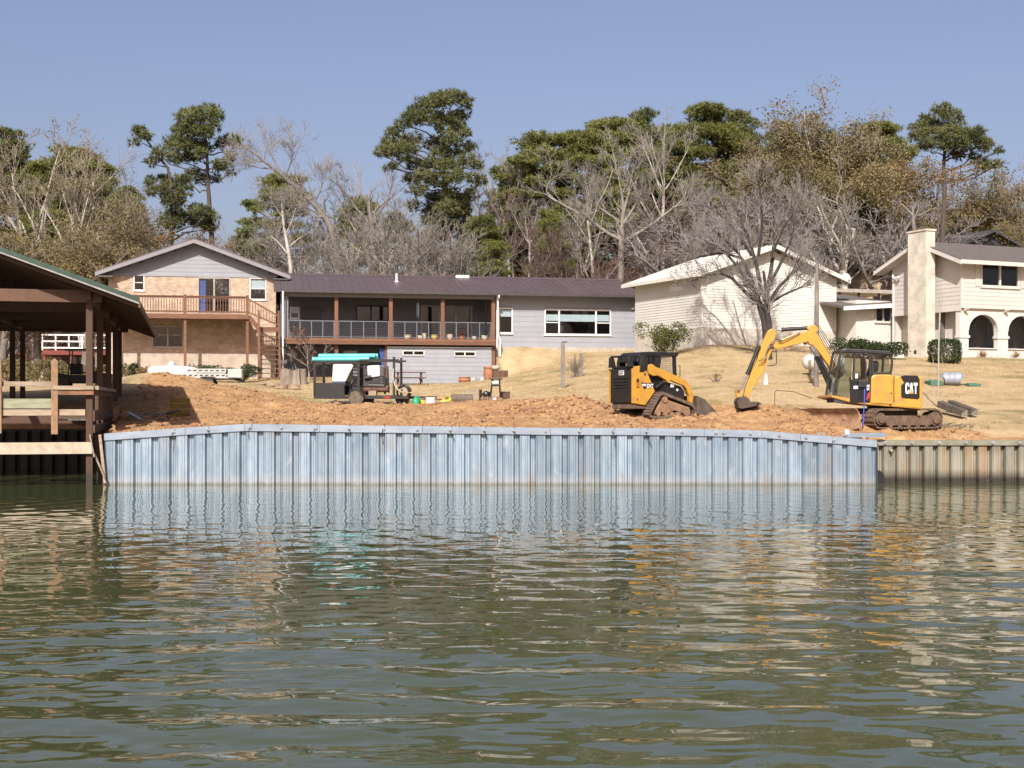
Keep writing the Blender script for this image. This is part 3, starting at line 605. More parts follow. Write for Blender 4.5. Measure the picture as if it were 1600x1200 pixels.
ob = [(u(556, 2.46), u(608, 2.46), z(502, 580, 2.46), z(477.5, 580, 2.46)), (u(657, 2.46), u(738, 2.46), z(529.5, 690, 2.46)+.02, z(477, 690, 2.46)), (u(453, 2.46), u(468, 2.46), z(498, 460, 2.46), z(480, 460, 2.46))]
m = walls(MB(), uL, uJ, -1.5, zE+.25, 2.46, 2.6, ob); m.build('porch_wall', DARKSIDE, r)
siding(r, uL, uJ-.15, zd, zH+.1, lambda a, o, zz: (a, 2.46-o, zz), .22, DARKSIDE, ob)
window(r, *ob[0], 2.46, mull=((ob[0][0]+ob[0][1])/2-.1,), frame=DARKIN)
window(r, *ob[2], 2.46, frame=WHITE, blinds=[(0, .5, .9)])
dw = window(r, *ob[1], 2.46, mull=[ob[1][0]+(ob[1][1]-ob[1][0])*k for k in (.36, .68)], frame=M('door_frame_grey', (.30, .30, .31), .5), sill=False, name='glazed_door', fw=.10)
tv = MB().box(u(472, 2.4), u(500, 2.4), 2.34, 2.40, z(498, 486, 2.4), z(480, 486, 2.4)).build('wall_screen', BLACKSTEEL, r)
# lower enclosure under the porch
vl = -.5; ua, ub = u(605, vl), u(768, vl); z0, z1 = z(599, 690, vl), z(543.5, 690, vl)
wl_ = [(u(629, vl), u(663, vl), z(555.5, 646, vl), z(547.5, 646, vl)), (u(709.5, vl), u(743, vl), z(557, 726, vl), z(549, 726, vl))]
m = walls(MB(), ua, ub, z0-.6, z1, vl, vl+.1, wl_); m.box(ua, ua+.1, vl+.1, 2.4, z0-.6, z1); m.box(ub-.1, ub, vl+.1, 2.4, z0-.6, z1); m.box(ua+.1, ub-.1, 2.3, 2.4, z0-.6, z1)
m.build('lower_wall', GREYTRIM, r)
siding(r, ua, ub, z0, z1, lambda a, o, zz: (a, vl-o, zz), .245, GREYSIDE, wl_)
for w_ in wl_: window(r, *w_, vl, mull=((w_[0]+w_[1])/2,), sill=False, fw=.05)
MB().box(ua-.03, ub+.03, vl-.06, vl+.12, z1, z1+.05).build('lower_wall_cap', WHITE, r)
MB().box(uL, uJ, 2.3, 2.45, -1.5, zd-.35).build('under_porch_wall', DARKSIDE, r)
MB().box(uL-.1, ua, vd, 2.3, -1.4, z(597, 525, vd)).build('under_porch_slab', CONC, r)
MB().box(u(537, 1.5), u(558, 1.5), 1.4, 1.55, z(575, 547, 1.5), z(548, 547, 1.5)).build('freezer_panel', M('pale_grey_panel', (.45, .46, .48), .5), r)
MB().prism([(u(592, -.3), z(545, 600, -.3)), (u(604, -.3), z(545, 600, -.3)), (u(602, -.3), z(575, 600, -.3)), (u(599, -.3), z(590, 600, -.3))], -.35, -.3).build('blue_tarp', M('blue_tarp', (.03, .07, .25), .6), r)
# roof vent, skylight, chains, chime
q = u(620, 2.5); vq = 2.6; zq = ze + (vq-VE)*RS
MB().cyl((q, vq, zq-.1), (q, vq, zq+.55), .07, .07, 12).lathe([(.16, 0), (.09, .12), (.075, .14)], 12, (q, vq, zq)).build('vent_pipe', WHITE, r, True)
q = u(724, 4.2); MB().box(q-.42, q+.42, VR-.35, VR+.1, zr-.02, zr+.17).build('skylight', WHITE, r, bevel=.03)
q = u(758.5, vP); ch = MB()
for k in range(18):
    zz = zH-.02 - k*.12; ch.lathe([(.012, -.1), (.045, -.03), (.02, -.02)], 8, (q, vP-.13, zz))
ch.build('rain_chain', BLACKSTEEL, r)
q = u(653, -.3); wc = MB().tube([(q, -.3, ze-.1), (q, -.3, zH-.3)], .008, 4)
for k in range(5): wc.cyl((q+.06*math.cos(k*1.256), -.3+.06*math.sin(k*1.256), zH-.35), (q+.06*math.cos(k*1.256), -.3+.06*math.sin(k*1.256), zH-.95-.05*k), .012, .012, 6)
wc.lathe([(.09, 0), (.09, .02), (.02, .05)], 10, (q, -.3, zH-.33)).build('wind_chime', RAILMETAL, r)
# porch pots: things standing on the deck
TERRA = M('terracotta', (.40, .165, .085), .85, var=.12); PALEPOT = M('pale_pot', (.52, .45, .36), .8, var=.1); YPOT = M('mustard_pot', (.50, .40, .16), .7, var=.1)
GREENLEAF = M('pot_plant_leaf', (.05, .085, .025), .7, var=.3); REDLEAF = M('rusty_leaf', (.17, .06, .035), .8, var=.3)
def pot(loc, rad, h, mat, label, plant=None, belly=1.0, group=None):
    t = empty('flower_pot', loc, 0, label, 'pot', group)
    MB().lathe([(rad*.6, 0), (rad*.85*belly, h*.35), (rad*.95*belly, h*.6), (rad*.9, h*.86), (rad*1.05, h*.88), (rad*1.05, h), (rad*.88, h), (rad*.85, h*.9)], 14).build('pot_body', mat, t, True)
    MB().lathe([(rad*.86, h*.86), (rad*.3, h*.9)], 12).build('potting_soil', DARKIN, t)
    if plant:
        rr = random.Random(hash(label) % 999); m = MB()
        for k in range(46):
            a = rr.uniform(0, 6.28); l = rr.uniform(.4, 1)*plant[1]; e = rr.uniform(.3, 1.3); p = Vector((rr.uniform(-.5, .5)*rad, rr.uniform(-.5, .5)*rad, h*.88)); d = Vector((math.cos(a)*math.cos(e), math.sin(a)*math.cos(e), math.sin(e)))
            s = d.cross(Vector((0, 0, 1))).normalized()*.03; m.add([p, p+d*l*.5+s, p+d*l - Vector((0, 0, l*.15)), p+d*l*.5-s], [(0, 1, 2, 3)])
        m.build('plant', plant[0], t)
    return t
for px_, rad, h, mat, lab, pl in [(637, .22, .24, PALEPOT, 'low pale bowl planter on the grey porch left of the middle post', None), (657, .20, .22, PALEPOT, 'small grey pot on the porch in front of the glazed doors', (GREENLEAF, .25)), (663, .13, .34, PALEPOT, 'slim pale pot on the porch in front of the glazed doors', None),
        (679, .22, .26, YPOT, 'mustard yellow pot on the porch beside the third post', (GREENLEAF, .22)), (703, .2, .3, PALEPOT, 'pale rounded pot just right of the third porch post', (GREENLEAF, .25)), (722, .18, .22, TERRA, 'terracotta pot with rusty plant on the porch', (REDLEAF, .55)), (741, .15, .2, PALEPOT, 'little white pot near the right end of the porch', None), (757, .2, .26, PALEPOT, 'wide pale pot at the right end of the porch', (GREENLEAF, .25))]:
    a, _ = B.fr(px_, 530, -.3); w_ = B.w(a, -.3, zd); pot(w_, rad, h, mat, lab, pl)

# ---------------------------------------------------------------- brick gable house with balcony
A = Frame(169, 78.6, 11, 3.4, 'brick_gable_house', 'two storey peach brick house with grey gable and upper deck', 'house')
r = A.root; u = lambda x, v=0: A.fr(x, 0, v)[0]; z = lambda y, x=300, v=0: A.fr(x, y, v)[1]
uR = u(431); zW = z(432, 300); DEP = 13.0; zS = z(550, 300)
oa = [(u(208.6), u(225.8), z(454, 217), z(429, 217)), (u(309), u(360), z(489, 335), z(433.5, 335)), (u(390), u(416), z(468.5, 403), z(434, 403)), (u(237.5), u(286.5), z(543, 262), z(509, 262))]
m = walls(MB(), 0, uR, zS, zW, 0, .2, oa); m.box(0, .2, .2, DEP, zS, zW); m.box(uR-.2, uR, .2, DEP, zS, zW); m.box(.2, uR-.2, DEP-.2, DEP, zS, zW); m.build('brick_wall', BRICK, r)
m = walls(MB(), -.012, uR+.012, -1.5, zS, -.015, .2, oa); m.box(-.012, .2, .2, DEP, -1.5, zS); m.box(uR-.2, uR+.012, .2, DEP, -1.5, zS); m.build('lower_brick_course', STONE, r)
window(r, *oa[0], .02, rail=((oa[0][2]+oa[0][3])/2,), fw=.06); window(r, *oa[2], .02, rail=((oa[2][2]+oa[2][3])/2,), blinds=[(0, .52, .95)], fw=.06)
window(r, *oa[3], .02, mull=((oa[3][0]+oa[3][1])/2,), rail=((oa[3][2]+oa[3][3])/2+.1,), fw=.07, frame=M('beige_window_frame', (.5, .44, .36), .6))
sd_ = window(r, *oa[1], .02, mull=((oa[1][0]+oa[1][1])/2,), fw=.07, sill=False, name='sliding_door', frame=M('slider_frame', (.42, .36, .30), .5))
MB().box(oa[1][0]+.1, oa[1][0]+.45, .12, .16, oa[1][2]+.05, oa[1][3]-.1).build('curtain', CURTAIN, sd_)
# gable siding and roof
pk = u(305.5); zp = z(374, 305, -.7); ov = -.75; eL, eR = u(149, ov), u(453, ov); zeL, zeR = z(423.5, 150, ov), z(432.5, 452, ov); zeM = (zeL+zeR)/2
pk = (eL+eR)/2; sl_ = (zp-zeM)/(pk-eL)
def spanA(zz): d = (zp-.16-zz)/sl_; return pk-d, pk+d
siding(r, -.1, uR+.1, zW+.02, zp-.2, lambda a, o, zz: (a, -o, zz), .235, GREYSIDE, span=spanA)
MB().prism([(0, zW), (uR, zW), (pk, zp-.22)], .005, .15).build('gable_wall', GREYTRIM, r)
MB().box(-.02, uR+.02, -.045, -.003, zW-.02, zW+.12).build('frieze_board', GREYSIDE, r)
for s, e in ((-1, eL), (1, eR)):
    n_ = 13
    for i in range(n_):
        v0 = ov + (DEP+.6-ov)*i/n_; v1 = ov + (DEP+.6-ov)*(i+1)/n_; m = MB()
        m.add([(e, v0, zeM+.05), (pk, v0, zp+.05), (pk, v1-.002, zp+.05), (e, v1-.002, zeM+.05), (e, v0, zeM), (pk, v0, zp), (pk, v1-.002, zp), (e, v1-.002, zeM)], [(0,1,2,3),(7,6,5,4),(4,5,1,0),(5,6,2,1),(6,7,3,2),(7,4,0,3)])
        for k in range(2):
            w0 = v0 + (v1-v0)*k/2; m.bar((e, w0+.03, zeM+.06), (pk, w0+.03, zp+.06), .03, .035)
        m.build('roof_panel', ROOFB, r)
    MB().prism([(e, zeM-.2), (e, zeM+.0), (pk, zp+.0), (pk, zp-.21)], ov-.03, ov+.015).build('rake_fascia', GREYTRIM, r)
    MB().prism([(e, zeM-.19), (e, zeM-.16), (pk, zp-.17), (pk, zp-.20)], ov+.02, -.01).build('rake_soffit', GREYTRIM, r)
    MB().box(min(e, e-s*.95), max(e, e-s*.95), ov+.02, .05, zeM-.22, zeM-.19).build('eave_return', GREYTRIM, r)
    MB().box(e-.03, e+.03, ov, DEP+.5, zeM-.18, zeM+.02).build('eave_fascia', GREYTRIM, r)
MB().prism([(pk-.2, zp), (pk, zp+.12), (pk+.2, zp), (pk, zp+.09)], ov-.02, DEP+.6).build('ridge_cap', ROOFB, r)
# upper deck
vk = -2.3; zt = z(490, 289, vk); a, b = u(160, vk), u(388, vk); zr_ = z(461.5, 289, vk)
nb = 14
for i in range(nb): MB().box(a, b, vk+.04-vk*0 + (-.06-vk)*i/nb, vk+.04+(-.06-vk)*(i+1)/nb-.008, zt-.04, zt).build('deck_board', DECKWOOD, r)
MB().box(a-.02, b+.02, vk-.01, vk+.035, zt-.28, zt-.03).build('rim_board', DECKWOOD, r); MB().box(a, b, vk+.1, vk+.15, zt-.36, zt-.06).build('joist', DECKWOOD, r)
for x in (190, 289, 386.5):
    uu = u(x, vk); MB().box(uu-.075, uu+.075, vk+.12, vk+.27, -1, zt-.04).build('deck_post', DECKWOOD, r); MB().box(uu-.085, uu+.085, vk+.04, vk+.19, zt, zr_+.06).build('rail_post', DECKWOOD, r)
MB().box(a, b, vk+.04, vk+.18, zr_-.04, zr_).build('top_rail', DECKWOOD, r); MB().box(a, b, vk+.09, vk+.13, zr_-.14, zr_-.05).build('upper_rail', DECKWOOD, r); MB().box(a, b, vk+.09, vk+.13, zt+.09, zt+.17).build('bottom_rail', DECKWOOD, r)
nbal = 54
for i in range(nbal):
    q = a + (b-a)*(i+.5)/nbal; MB().box(q-.02, q+.02, vk+.05, vk+.088, zt+.05, zr_-.05).build('baluster', DECKWOOD, r)
# stair: upper flight to the right, landing, lower flight towards the lake
v1 = vk+.1; ul0, ul1 = u(402, v1), u(436, v1); zl = z(511, 415, v1)
for i in range(4):
    f_ = i/4; q = b + (ul0-b)*f_; zz = zt - (zt-zl)*(i+1)/5; MB().box(q, q+(ul0-b)/4+.03, v1, v1+1.0, zz-.04, zz).build('stair_tread', DECKWOOD, r)
MB().box(ul0, ul1, v1, v1+1.1, zl-.05, zl).build('landing', DECKWOOD, r); MB().box(ul0, ul1, v1-.03, v1, zl-.25, zl).build('rim_board', DECKWOOD, r)
MB().bar((b, v1-.02, zt-.1), (ul0+.1, v1-.02, zl-.1), .05, .26).build('stringer', DECKWOOD, r)
for off, h in ((0, .12), (0, .9)): MB().bar((b, v1, zt+h), (ul1-.05, v1, zl+h+(.0 if h < .5 else -.25)), .06, .09).build('stair_rail', DECKWOOD, r)
for i in range(11):
    f_ = (i+.5)/11; q = b + (ul1-b)*f_; zz = zt + (zl-zt)*f_; MB().box(q-.02, q+.02, v1-.035, v1, zz+.1, zz+.85-.2*f_).build('baluster', DECKWOOD, r)
zg = z(590, 420, -4.8); nst = 11
for i in range(nst):
    f_ = (i+1)/(nst+0.0); vv = v1 - 2.6*f_; zz = zl + (zg-zl)*f_; MB().box(ul0+.12, ul1-.06, vv, vv+.27, zz-.045, zz).build('stair_tread', DECKWOOD, r)
for q in (ul0+.08, ul1-.02):
    MB().bar((q, v1, zl-.06), (q, v1-2.65, zg-.06), .05, .28, (0, 1, 0)).build('stringer', DECKWOOD, r)
    MB().bar((q, v1, zl+.88), (q, v1-2.6, zg+.95), .09, .12, (0, 1, 0)).build('stair_rail', DECKWOOD, r)
    MB().box(q-.06, q+.06, v1-.06, v1+.06, -.8, zl+.95).build('rail_post', DECKWOOD, r); MB().box(q-.06, q+.06, v1-2.68, v1-2.56, zg-.3, zg+1.0).build('rail_post', DECKWOOD, r)
    for i in range(7):
        f_ = (i+.6)/7; MB().box(q-.02, q+.02, v1-2.6*f_-.02, v1-2.6*f_+.02, zl+(zg-zl)*f_, zl+(zg-zl)*f_+.88).build('baluster', DECKWOOD, r)

# ---------------------------------------------------------------- white sided house
CREAM = M('cream_vinyl_siding', (0.68, 0.675, 0.625), .6, scale=.8, col2=(0.61, 0.60, 0.545))
CREAMT = M('cream_trim', (0.72, 0.70, 0.62), .6, var=.06)
WROOF = M('white_metal_roof', (0.74, 0.72, 0.66), .5, scale=1, col2=(0.62, 0.59, 0.52), pv=.04)
Cc = Frame(1096, 70.0, 24.5, 5.0, 'white_sided_house', 'low cream white sided house with pale roof behind the bare tree', 'house')
r = Cc.root; u = lambda x, v=0: Cc.fr(x, 0, v)[0]; z = lambda y, x=1200, v=0: Cc.fr(x, y, v)[1]
W = u(1306); zw = z(435, 1306); zf = z(514, 1200); zpk = z(387, 1213); LEN = Cc.sd(992, 0)[0]
MB().box(0, W, 0, .15, -2, zf).box(0, .15, .15, LEN, -2, zf).box(W-.15, W, .15, LEN, -2, zf).build('foundation', M('painted_foundation', (.56, .52, .44), .85, var=.12), r)
MB().prism([(0, zf), (W, zf), (W, zw), (W/2, zpk-.15), (0, zw)], .03, .15).box(.03, .15, .15, LEN, zf, zw).box(W-.15, W-.03, .15, LEN, zf, zw).prism([(0.03, -2), (W-.03, -2), (W-.03, zw), (W/2, zpk-.15), (0.03, zw)], LEN-.15, LEN).build('wall', CREAMT, r)
def spanC(zz): d = (zpk-.12-zz)/(zpk-zw)*W/2; return (max(0, W/2-d), min(W, W/2+d)) if zz > zw else (0, W)
siding(r, .05, W-.05, zf, zpk-.15, lambda a, o, zz: (a, .03-o, zz), .142, CREAM, span=spanC, joined=True, lap=.03)
siding(r, .05, LEN, zf, zw, lambda a, o, zz: (.03-o, a, zz), .142, CREAM, joined=True, lap=.03)
for (a_, b_) in ((-.01, .09), (W-.09, W+.01)): MB().box(a_, b_, -.035, .06, zf, zw).build('corner_board', CREAMT, r)
oh = .55; sC = (zpk-zw)/(W/2)
for s, e in ((-1, -oh), (1, W+oh)):
    ze_ = zw - sC*oh + .05; n_ = 10
    for i in range(n_):
        v0 = -oh + (LEN+2*oh)*i/n_; v1 = v0 + (LEN+2*oh)/n_ - .002
        m = MB().add([(e, v0, ze_+.05), (W/2, v0, zpk+.10), (W/2, v1, zpk+.10), (e, v1, ze_+.05), (e, v0, ze_), (W/2, v0, zpk+.05), (W/2, v1, zpk+.05), (e, v1, ze_)], [(0,1,2,3),(7,6,5,4),(4,5,1,0),(5,6,2,1),(6,7,3,2),(7,4,0,3)])
        m.bar((e, v0+.03, ze_+.06), (W/2, v0+.03, zpk+.11), .03, .03); m.build('roof_panel', WROOF, r)
    MB().prism([(e, ze_-.16), (e, ze_-.0), (W/2, zpk+.05), (W/2, zpk-.11)], -oh-.02, -oh+.015).build('rake_fascia', CREAMT, r)
    MB().box(e-.03, e+.02, -oh, LEN+oh, ze_-.14, ze_).build('eave_fascia', CREAMT, r)
# dish on the right eave
dsh = empty('satellite_dish', Cc.w(W+.45, -.2, zw-.05), R(20), 'white satellite dish at the right eave of the cream white house', 'satellite dish')
m = MB(); n_ = 20; vs = [(0, 0, 0)]; fs = []
for rr, dd in ((.18, -.02), (.34, -.07)):
    for k in range(n_): g = 2*math.pi*k/n_; vs.append((rr*math.cos(g)*.95, dd, rr*math.sin(g)))
for k in range(n_): fs += [(0, 1+k, 1+(k+1) % n_), (1+k, 1+n_+k, 1+n_+(k+1) % n_, 1+(k+1) % n_)]
m.add(vs, fs); m.build('reflector', M('dish_white', (.75, .75, .75), .5, var=.03), dsh, True)
MB().tube([(0, .0, -.05), (-.1, .1, -.25), (-.3, .15, -.45)], .025, 6).build('mast', GREYTRIM, dsh); MB().tube([(0, -.03, -.3), (0, -.35, -.1)], .015, 5).box(-.04, .04, -.42, -.34, -.13, -.03).build('feed_arm', GREYTRIM, dsh)

# ---------------------------------------------------------------- cream house with chimney and arches
BEIGE = M('beige_lap_siding', (0.61, 0.575, 0.52), .65, scale=1, col2=(0.55, 0.515, 0.465)); BEIGET = M('beige_trim', (0.63, 0.595, 0.54), .65, var=.05)
STUC = M('cream_stucco', (0.66, 0.63, 0.57), .85, var=.06, bump=.004, bscale=40); CBR = brick_mat('cream_painted_brick', (0.76, 0.71, 0.61), (0.68, 0.62, 0.51), (0.58, 0.52, 0.42))
SHIN = M('grey_brown_shingle', (0.15, 0.125, 0.11), .9, scale=7, col2=(0.09, 0.075, 0.068), bump=.01, bscale=25, stretch=(1, 1, 2))
D_ = Frame(1502, 68.0, 24.5, 4.4, 'cream_house_with_arches', 'two storey cream house with tall brick chimney and arched arcade', 'house')
r = D_.root; u = lambda x, v=0: D_.fr(x, 0, v)[0]; z = lambda y, x=1550, v=0: D_.fr(x, y, v)[1]
zE = z(407, 1502); zM = z(481, 1502); zB = z(556, 1502) - .05; LENU = 9.5; DV = D_.sd(1394, 0)[0]
ow = [(u(1532), u(1592), z(449, 1560), z(412, 1560))]
m = walls(MB(), 0, LENU, zM, zE, 0, .15, ow); m.box(0, .15, .15, DV, zM, zE).box(LENU-.15, LENU, .15, DV, zB-2, zE).box(.15, LENU-.15, DV-.15, DV, zB-2, zE)
zR = zE + DV/2*.38
m.prism([(0.0, zE), (DV, zE), (DV/2, zR)], .0, .15, 'x').build('wall', BEIGET, r)
siding(r, 0, LENU, zM, zE, lambda a, o, zz: (a, -o, zz), .21, BEIGE, ow)
siding(r, 0, DV, zM, zR, lambda a, o, zz: (-o, a, zz), .21, BEIGE, span=lambda zz: (0, DV) if zz < zE else ((zz-zE)/(zR-zE)*DV/2, DV-(zz-zE)/(zR-zE)*DV/2))
MB().box(-.03, .08, -.035, .08, zM, zE).build('corner_board', BEIGET, r)
window(r, *ow[0], 0, mull=((ow[0][0]+ow[0][1])/2,), frame=BEIGET, fw=.09)
for c_ in (u(1527), u(1597)): MB().box(c_-.16, c_+.16, -.05, -.026, ow[0][2], ow[0][3]).build('shutter', BEIGE, r)
# roof
for s in (0, 1):
    e = -.7 if s == 0 else DV+.7; ze_ = zE - .38*.7 + .25; n_ = 12; zz = zR+.25
    m = MB().add([(-.65, e, ze_), (LENU+.5, e, ze_), (LENU+.5, DV/2, zz), (-.65, DV/2, zz), (-.65, e, ze_-.06), (LENU+.5, e, ze_-.06), (LENU+.5, DV/2, zz-.06), (-.65, DV/2, zz-.06)], [(0,1,2,3),(7,6,5,4),(4,5,1,0),(5,6,2,1),(6,7,3,2),(7,4,0,3)])
    m.build('roof', SHIN, r)
    MB().prism([(e, ze_-.26), (e, ze_-.06), (DV/2, zz-.06), (DV/2, zz-.26)], -.68, -.64, 'x').build('rake_fascia', BEIGET, r)
    MB().prism([(e, ze_-.25), (e, ze_-.22), (DV/2, zz-.22), (DV/2, zz-.25)], -.64, -.0, 'x').build('rake_soffit', BEIGET, r)
    MB().box(-.65, LENU+.5, e-.03, e+.03, ze_-.22, ze_-.02).build('eave_fascia', BEIGET, r)
MB().box(-.6, LENU+.5, -.66, 0, zE-.07, zE-.03).build('soffit', BEIGET, r)
# arcade
zc = z(481, 1530)-.001; vA = .12; zsp = z(517, 1536, vA); zar = z(491.5, 1536, vA); zst = z(545, 1536, vA); zb = -2.0
a1 = (u(1513.5, vA), u(1559, vA)); pit = u(1575, vA) - u(1513.5, vA); rad = (a1[1]-a1[0])/2
m = MB(); nA = 4
for i in range(nA):
    c0 = a1[0]+i*pit; c1 = a1[1]+i*pit; cm = (c0+c1)/2; q = [(cm+rad*math.cos(t), zsp+(zar-zsp)*math.sin(t)) for t in np.linspace(math.pi, 0, 17)]
    m.prism([(c0, zc)] + [(c0, zsp)] + q[1:-1] + [(c1, zsp), (c1, zc)], vA, vA+.28)
    m.box(c1+.0005, c0+pit-.0005, vA, vA+.28, zb, zc); m.box(c0+.0005, c1-.0005, vA+.08, vA+.26, zb, zst-.004)
m.box(u(1499.5, vA), a1[0]-.0005, vA, vA+.28, zb, zc)
m.build('arcade_wall', STUC, r)
for i in range(-1, nA):
    e0 = a1[1]+i*pit if i >= 0 else u(1499.5, vA); e1 = a1[0]+(i+1)*pit
    MB().box(e0-.05, e1+.05, vA-.05, vA+.30, z(528.5, 1536, vA), z(524.5, 1536, vA)).build('capital', STUC, r)
for i in range(nA):
    c0 = a1[0]+i*pit; c1 = a1[1]+i*pit; cm = (c0+c1)/2
    q = [(cm+(rad+.06)*math.cos(t), zsp+(zar-zsp+.06)*math.sin(t)) for t in np.linspace(0, math.pi, 17)] + [(cm+rad*math.cos(t), zsp+(zar-zsp)*math.sin(t)) for t in np.linspace(math.pi, 0, 17)]
    MB().prism(q, vA-.03, vA+.0).build('arch_moulding', STUC, r)
    MB().box(c0, c1, vA+.0, vA+.32, zst-.004, zst+.04).build('sill', WHITE, r)
    w_ = MB().box(c0+.02, c1-.02, 1.6, 1.62, zst-.3, zar+.2).build('pane', GLASS, r)
    MB().box(cm-.03, cm+.03, 1.55, 1.6, zst-.3, zar+.2).build('mullion', BEIGET, r)
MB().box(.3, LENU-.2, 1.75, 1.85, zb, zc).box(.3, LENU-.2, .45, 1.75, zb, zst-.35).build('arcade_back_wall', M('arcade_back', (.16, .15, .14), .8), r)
MB().box(0.16, LENU-.16, .15, DV-.16, zM-.12, zM-.005).build('floor_slab', BEIGET, r)
for x in (1506, 1569): q = u(x, vA); MB().prism([(vA-.32, zc-.02), (vA, zc-.02), (vA, zc-.22), (vA-.1, zc-.18), (vA-.30, zc-.10)], q-.06, q+.06, 'x').build('bracket', BEIGE, r)
MB().lathe([(.10, 0), (.09, .1), (.02, .16)], 10, ((a1[0]+a1[1])/2-.2, .8, zar-.1)).build('porch_lamp', M('red_lamp', (.4, .06, .03), .5), r)
# recessed lower side wall and chimney
MB().box(.55, .7, .42, DV, zb, zc-.12).build('lower_side_wall', STUC, r); MB().box(.6, u(1499.5, vA)+.3, .42, .55, zb, zc-.12).build('lower_return_wall', STUC, r)
MB().box(-.04, .0, 0, DV, zM-.14, zM+.03).build('band_board', BEIGET, r)
uc_ = -.95; vc0, vc1 = D_.sd(1447, 0, uc_)[0], D_.sd(1418.5, 0, uc_)[0]; zct = D_.sd(1447, 360, uc_)[1]; uc1 = D_.fr(1461, 0, vc0)[0]
MB().box(uc_, uc1, vc0, vc1, zb, zct).build('chimney', CBR, r)
MB().box(uc_-.05, uc1+.05, vc0-.05, vc1+.05, zct, zct+.08).build('chimney_cap', CBR, r); MB().box(uc_+.05, uc1-.05, vc0+.05, vc1-.05, zct+.08, zct+.13).build('chimney_crown', M('rusty_crown', (.38, .2, .1), .8, var=.3), r)
MB().box(uc_-.012, uc_, vc0+.7, vc0+.9, z(553, 1440, 2), z(547, 1440, 2)).build('clean_out_door', DARKIN, r)
MB().tube([(-.2, DV-.3, zE-.3), (-.2, DV-.3, zE-.6), (-.05, DV-.15, zE-.8), (-.05, DV-.15, zb)], .05, 8).build('downspout', WHITE, r, True)
for k in range(2): MB().lathe([(.02, 0), (.1, .04), (.1, .12)], 10, (-.2, DV-.7+.3*k, zE-.55)).build('flood_lamp', WHITE, r)
for px_, lab in ((1536, 'small dry tan plant below the left arch of the cream house'), (1587, 'small dry tan plant below the right arch of the cream house')):
    w_ = D_.w(u(px_, -.3), -.3); t = empty('dry_plant', (w_.x, w_.y, gz(w_.x, w_.y)), 0, lab, 'plant', 'dry plants under the arches'); m = MB(); rr = random.Random(px_)
    for k in range(90):
        a_ = rr.uniform(0, 6.28); e_ = rr.uniform(.2, 1.4); l = rr.uniform(.2, .5); p = Vector((0, 0, .02)); d = Vector((math.cos(a_)*math.cos(e_), math.sin(a_)*math.cos(e_), math.sin(e_)))
        s = d.cross(Vector((0, 0, 1))).normalized()*.022; m.add([p+d*.05, p+d*l*.6+s, p+d*l, p+d*l*.6-s], [(0, 1, 2, 3)])
    m.build('leaves', M('dry_tan_leaf', (.42, .27, .12), .9, var=.2) if px_ == 1536 else MATS['dry_tan_leaf'], t)
# low wing, carport and the houses behind
Wg = Frame(1403, 73.5, 24.5, 5.0, 'low_cream_wing', 'low cream annex with shallow grey roof left of the chimney house', 'annex')
r = Wg.root; u = lambda x, v=0: Wg.fr(x, 0, v)[0]; z = lambda y, x=1370, v=0: Wg.fr(x, y, v)[1]
uw = u(1338); ow = [(u(1367), u(1392.5), z(503.5, 1380), z(479, 1380))]
m = walls(MB(), uw, 0, -1.5, z(470, 1370), 0, .15, ow); m.box(uw, uw+.15, .15, 4, -1.5, z(470, 1370)).box(-.15, 0, .15, 4, -1.5, z(470, 1370)).box(uw, 0, 3.85, 4, -1.5, z(470, 1370)).build('wall', STUC, r)
window(r, *ow[0], 0, mull=((ow[0][0]+ow[0][1])/2,), frame=BEIGET, fw=.06)
ra, rb = u(1316, -.5), u(1406, -.5); ze_ = z(479, 1330, -.5)
MB().add([(ra, -.6, ze_), (rb, -.6, ze_+.30), (rb, 4.4, ze_+1.1), (ra, 4.4, ze_+.85), (ra, -.6, ze_-.12), (rb, -.6, ze_+.18), (rb, 4.4, ze_+1.0), (ra, 4.4, ze_+.75)], [(0,1,2,3),(7,6,5,4),(4,5,1,0),(5,6,2,1),(6,7,3,2),(7,4,0,3)]).build('roof', SHIN, r)
MB().add([(ra, -.63, ze_-.22), (rb, -.63, ze_+.06), (rb, -.63, ze_+.29), (ra, -.63, ze_-.01), (ra, -.6, ze_-.22), (rb, -.6, ze_+.06), (rb, -.6, ze_+.29), (ra, -.6, ze_-.01)], [(0,1,2,3),(7,6,5,4),(0,4,5,1),(3,2,6,7)]).build('eave_fascia', WHITE, r)
Cp = Frame(1312, 80.0, 18, 5.4, 'carport', 'flat white edged carport in shade between the two cream houses', 'carport')
r = Cp.root; u = lambda x, v=0: Cp.fr(x, 0, v)[0]; z = lambda y, x=1350, v=0: Cp.fr(x, y, v)[1]; ub = u(1408)
MB().box(-.3, ub, 0, 6, z(456, 1350), z(452.5, 1350)).build('roof', WROOF, r); MB().box(-.3, ub, -.03, 0, z(457.5, 1350), z(452, 1350)).build('roof_edge', M('weathered_edge', (.42, .37, .31), .8), r)
for q in (.1, ub*.33, ub*.66, ub-.1): MB().box(q-.05, q+.05, .1, .2, -1, z(456, 1350)).build('post', BLACKSTEEL, r)
MB().box(-.3, ub, 5.8, 6, -1, z(456, 1350)).build('back_wall', M('carport_back', (.22, .19, .16), .9), r)
MB().box(u(1318, 1), u(1336, 1), 1, 1.1, z(530, 1327, 1), z(507, 1327, 1)).build('side_panel', M('tan_panel', (.45, .37, .27), .8), r)
rl = MB().box(u(1316, .5), u(1338, .5), .5, .55, z(500, 1327, .5), z(498.5, 1327, .5))
for k in range(5): q = u(1317+5*k, .5); rl.box(q-.015, q+.015, .505, .545, z(515, 1327, .5), z(500, 1327, .5))
rl.build('railing', WHITE, r)
Fb = Frame(1345, 92, 20, 6.5, 'brick_back_house', 'tan brick house half hidden behind the carport', 'house')
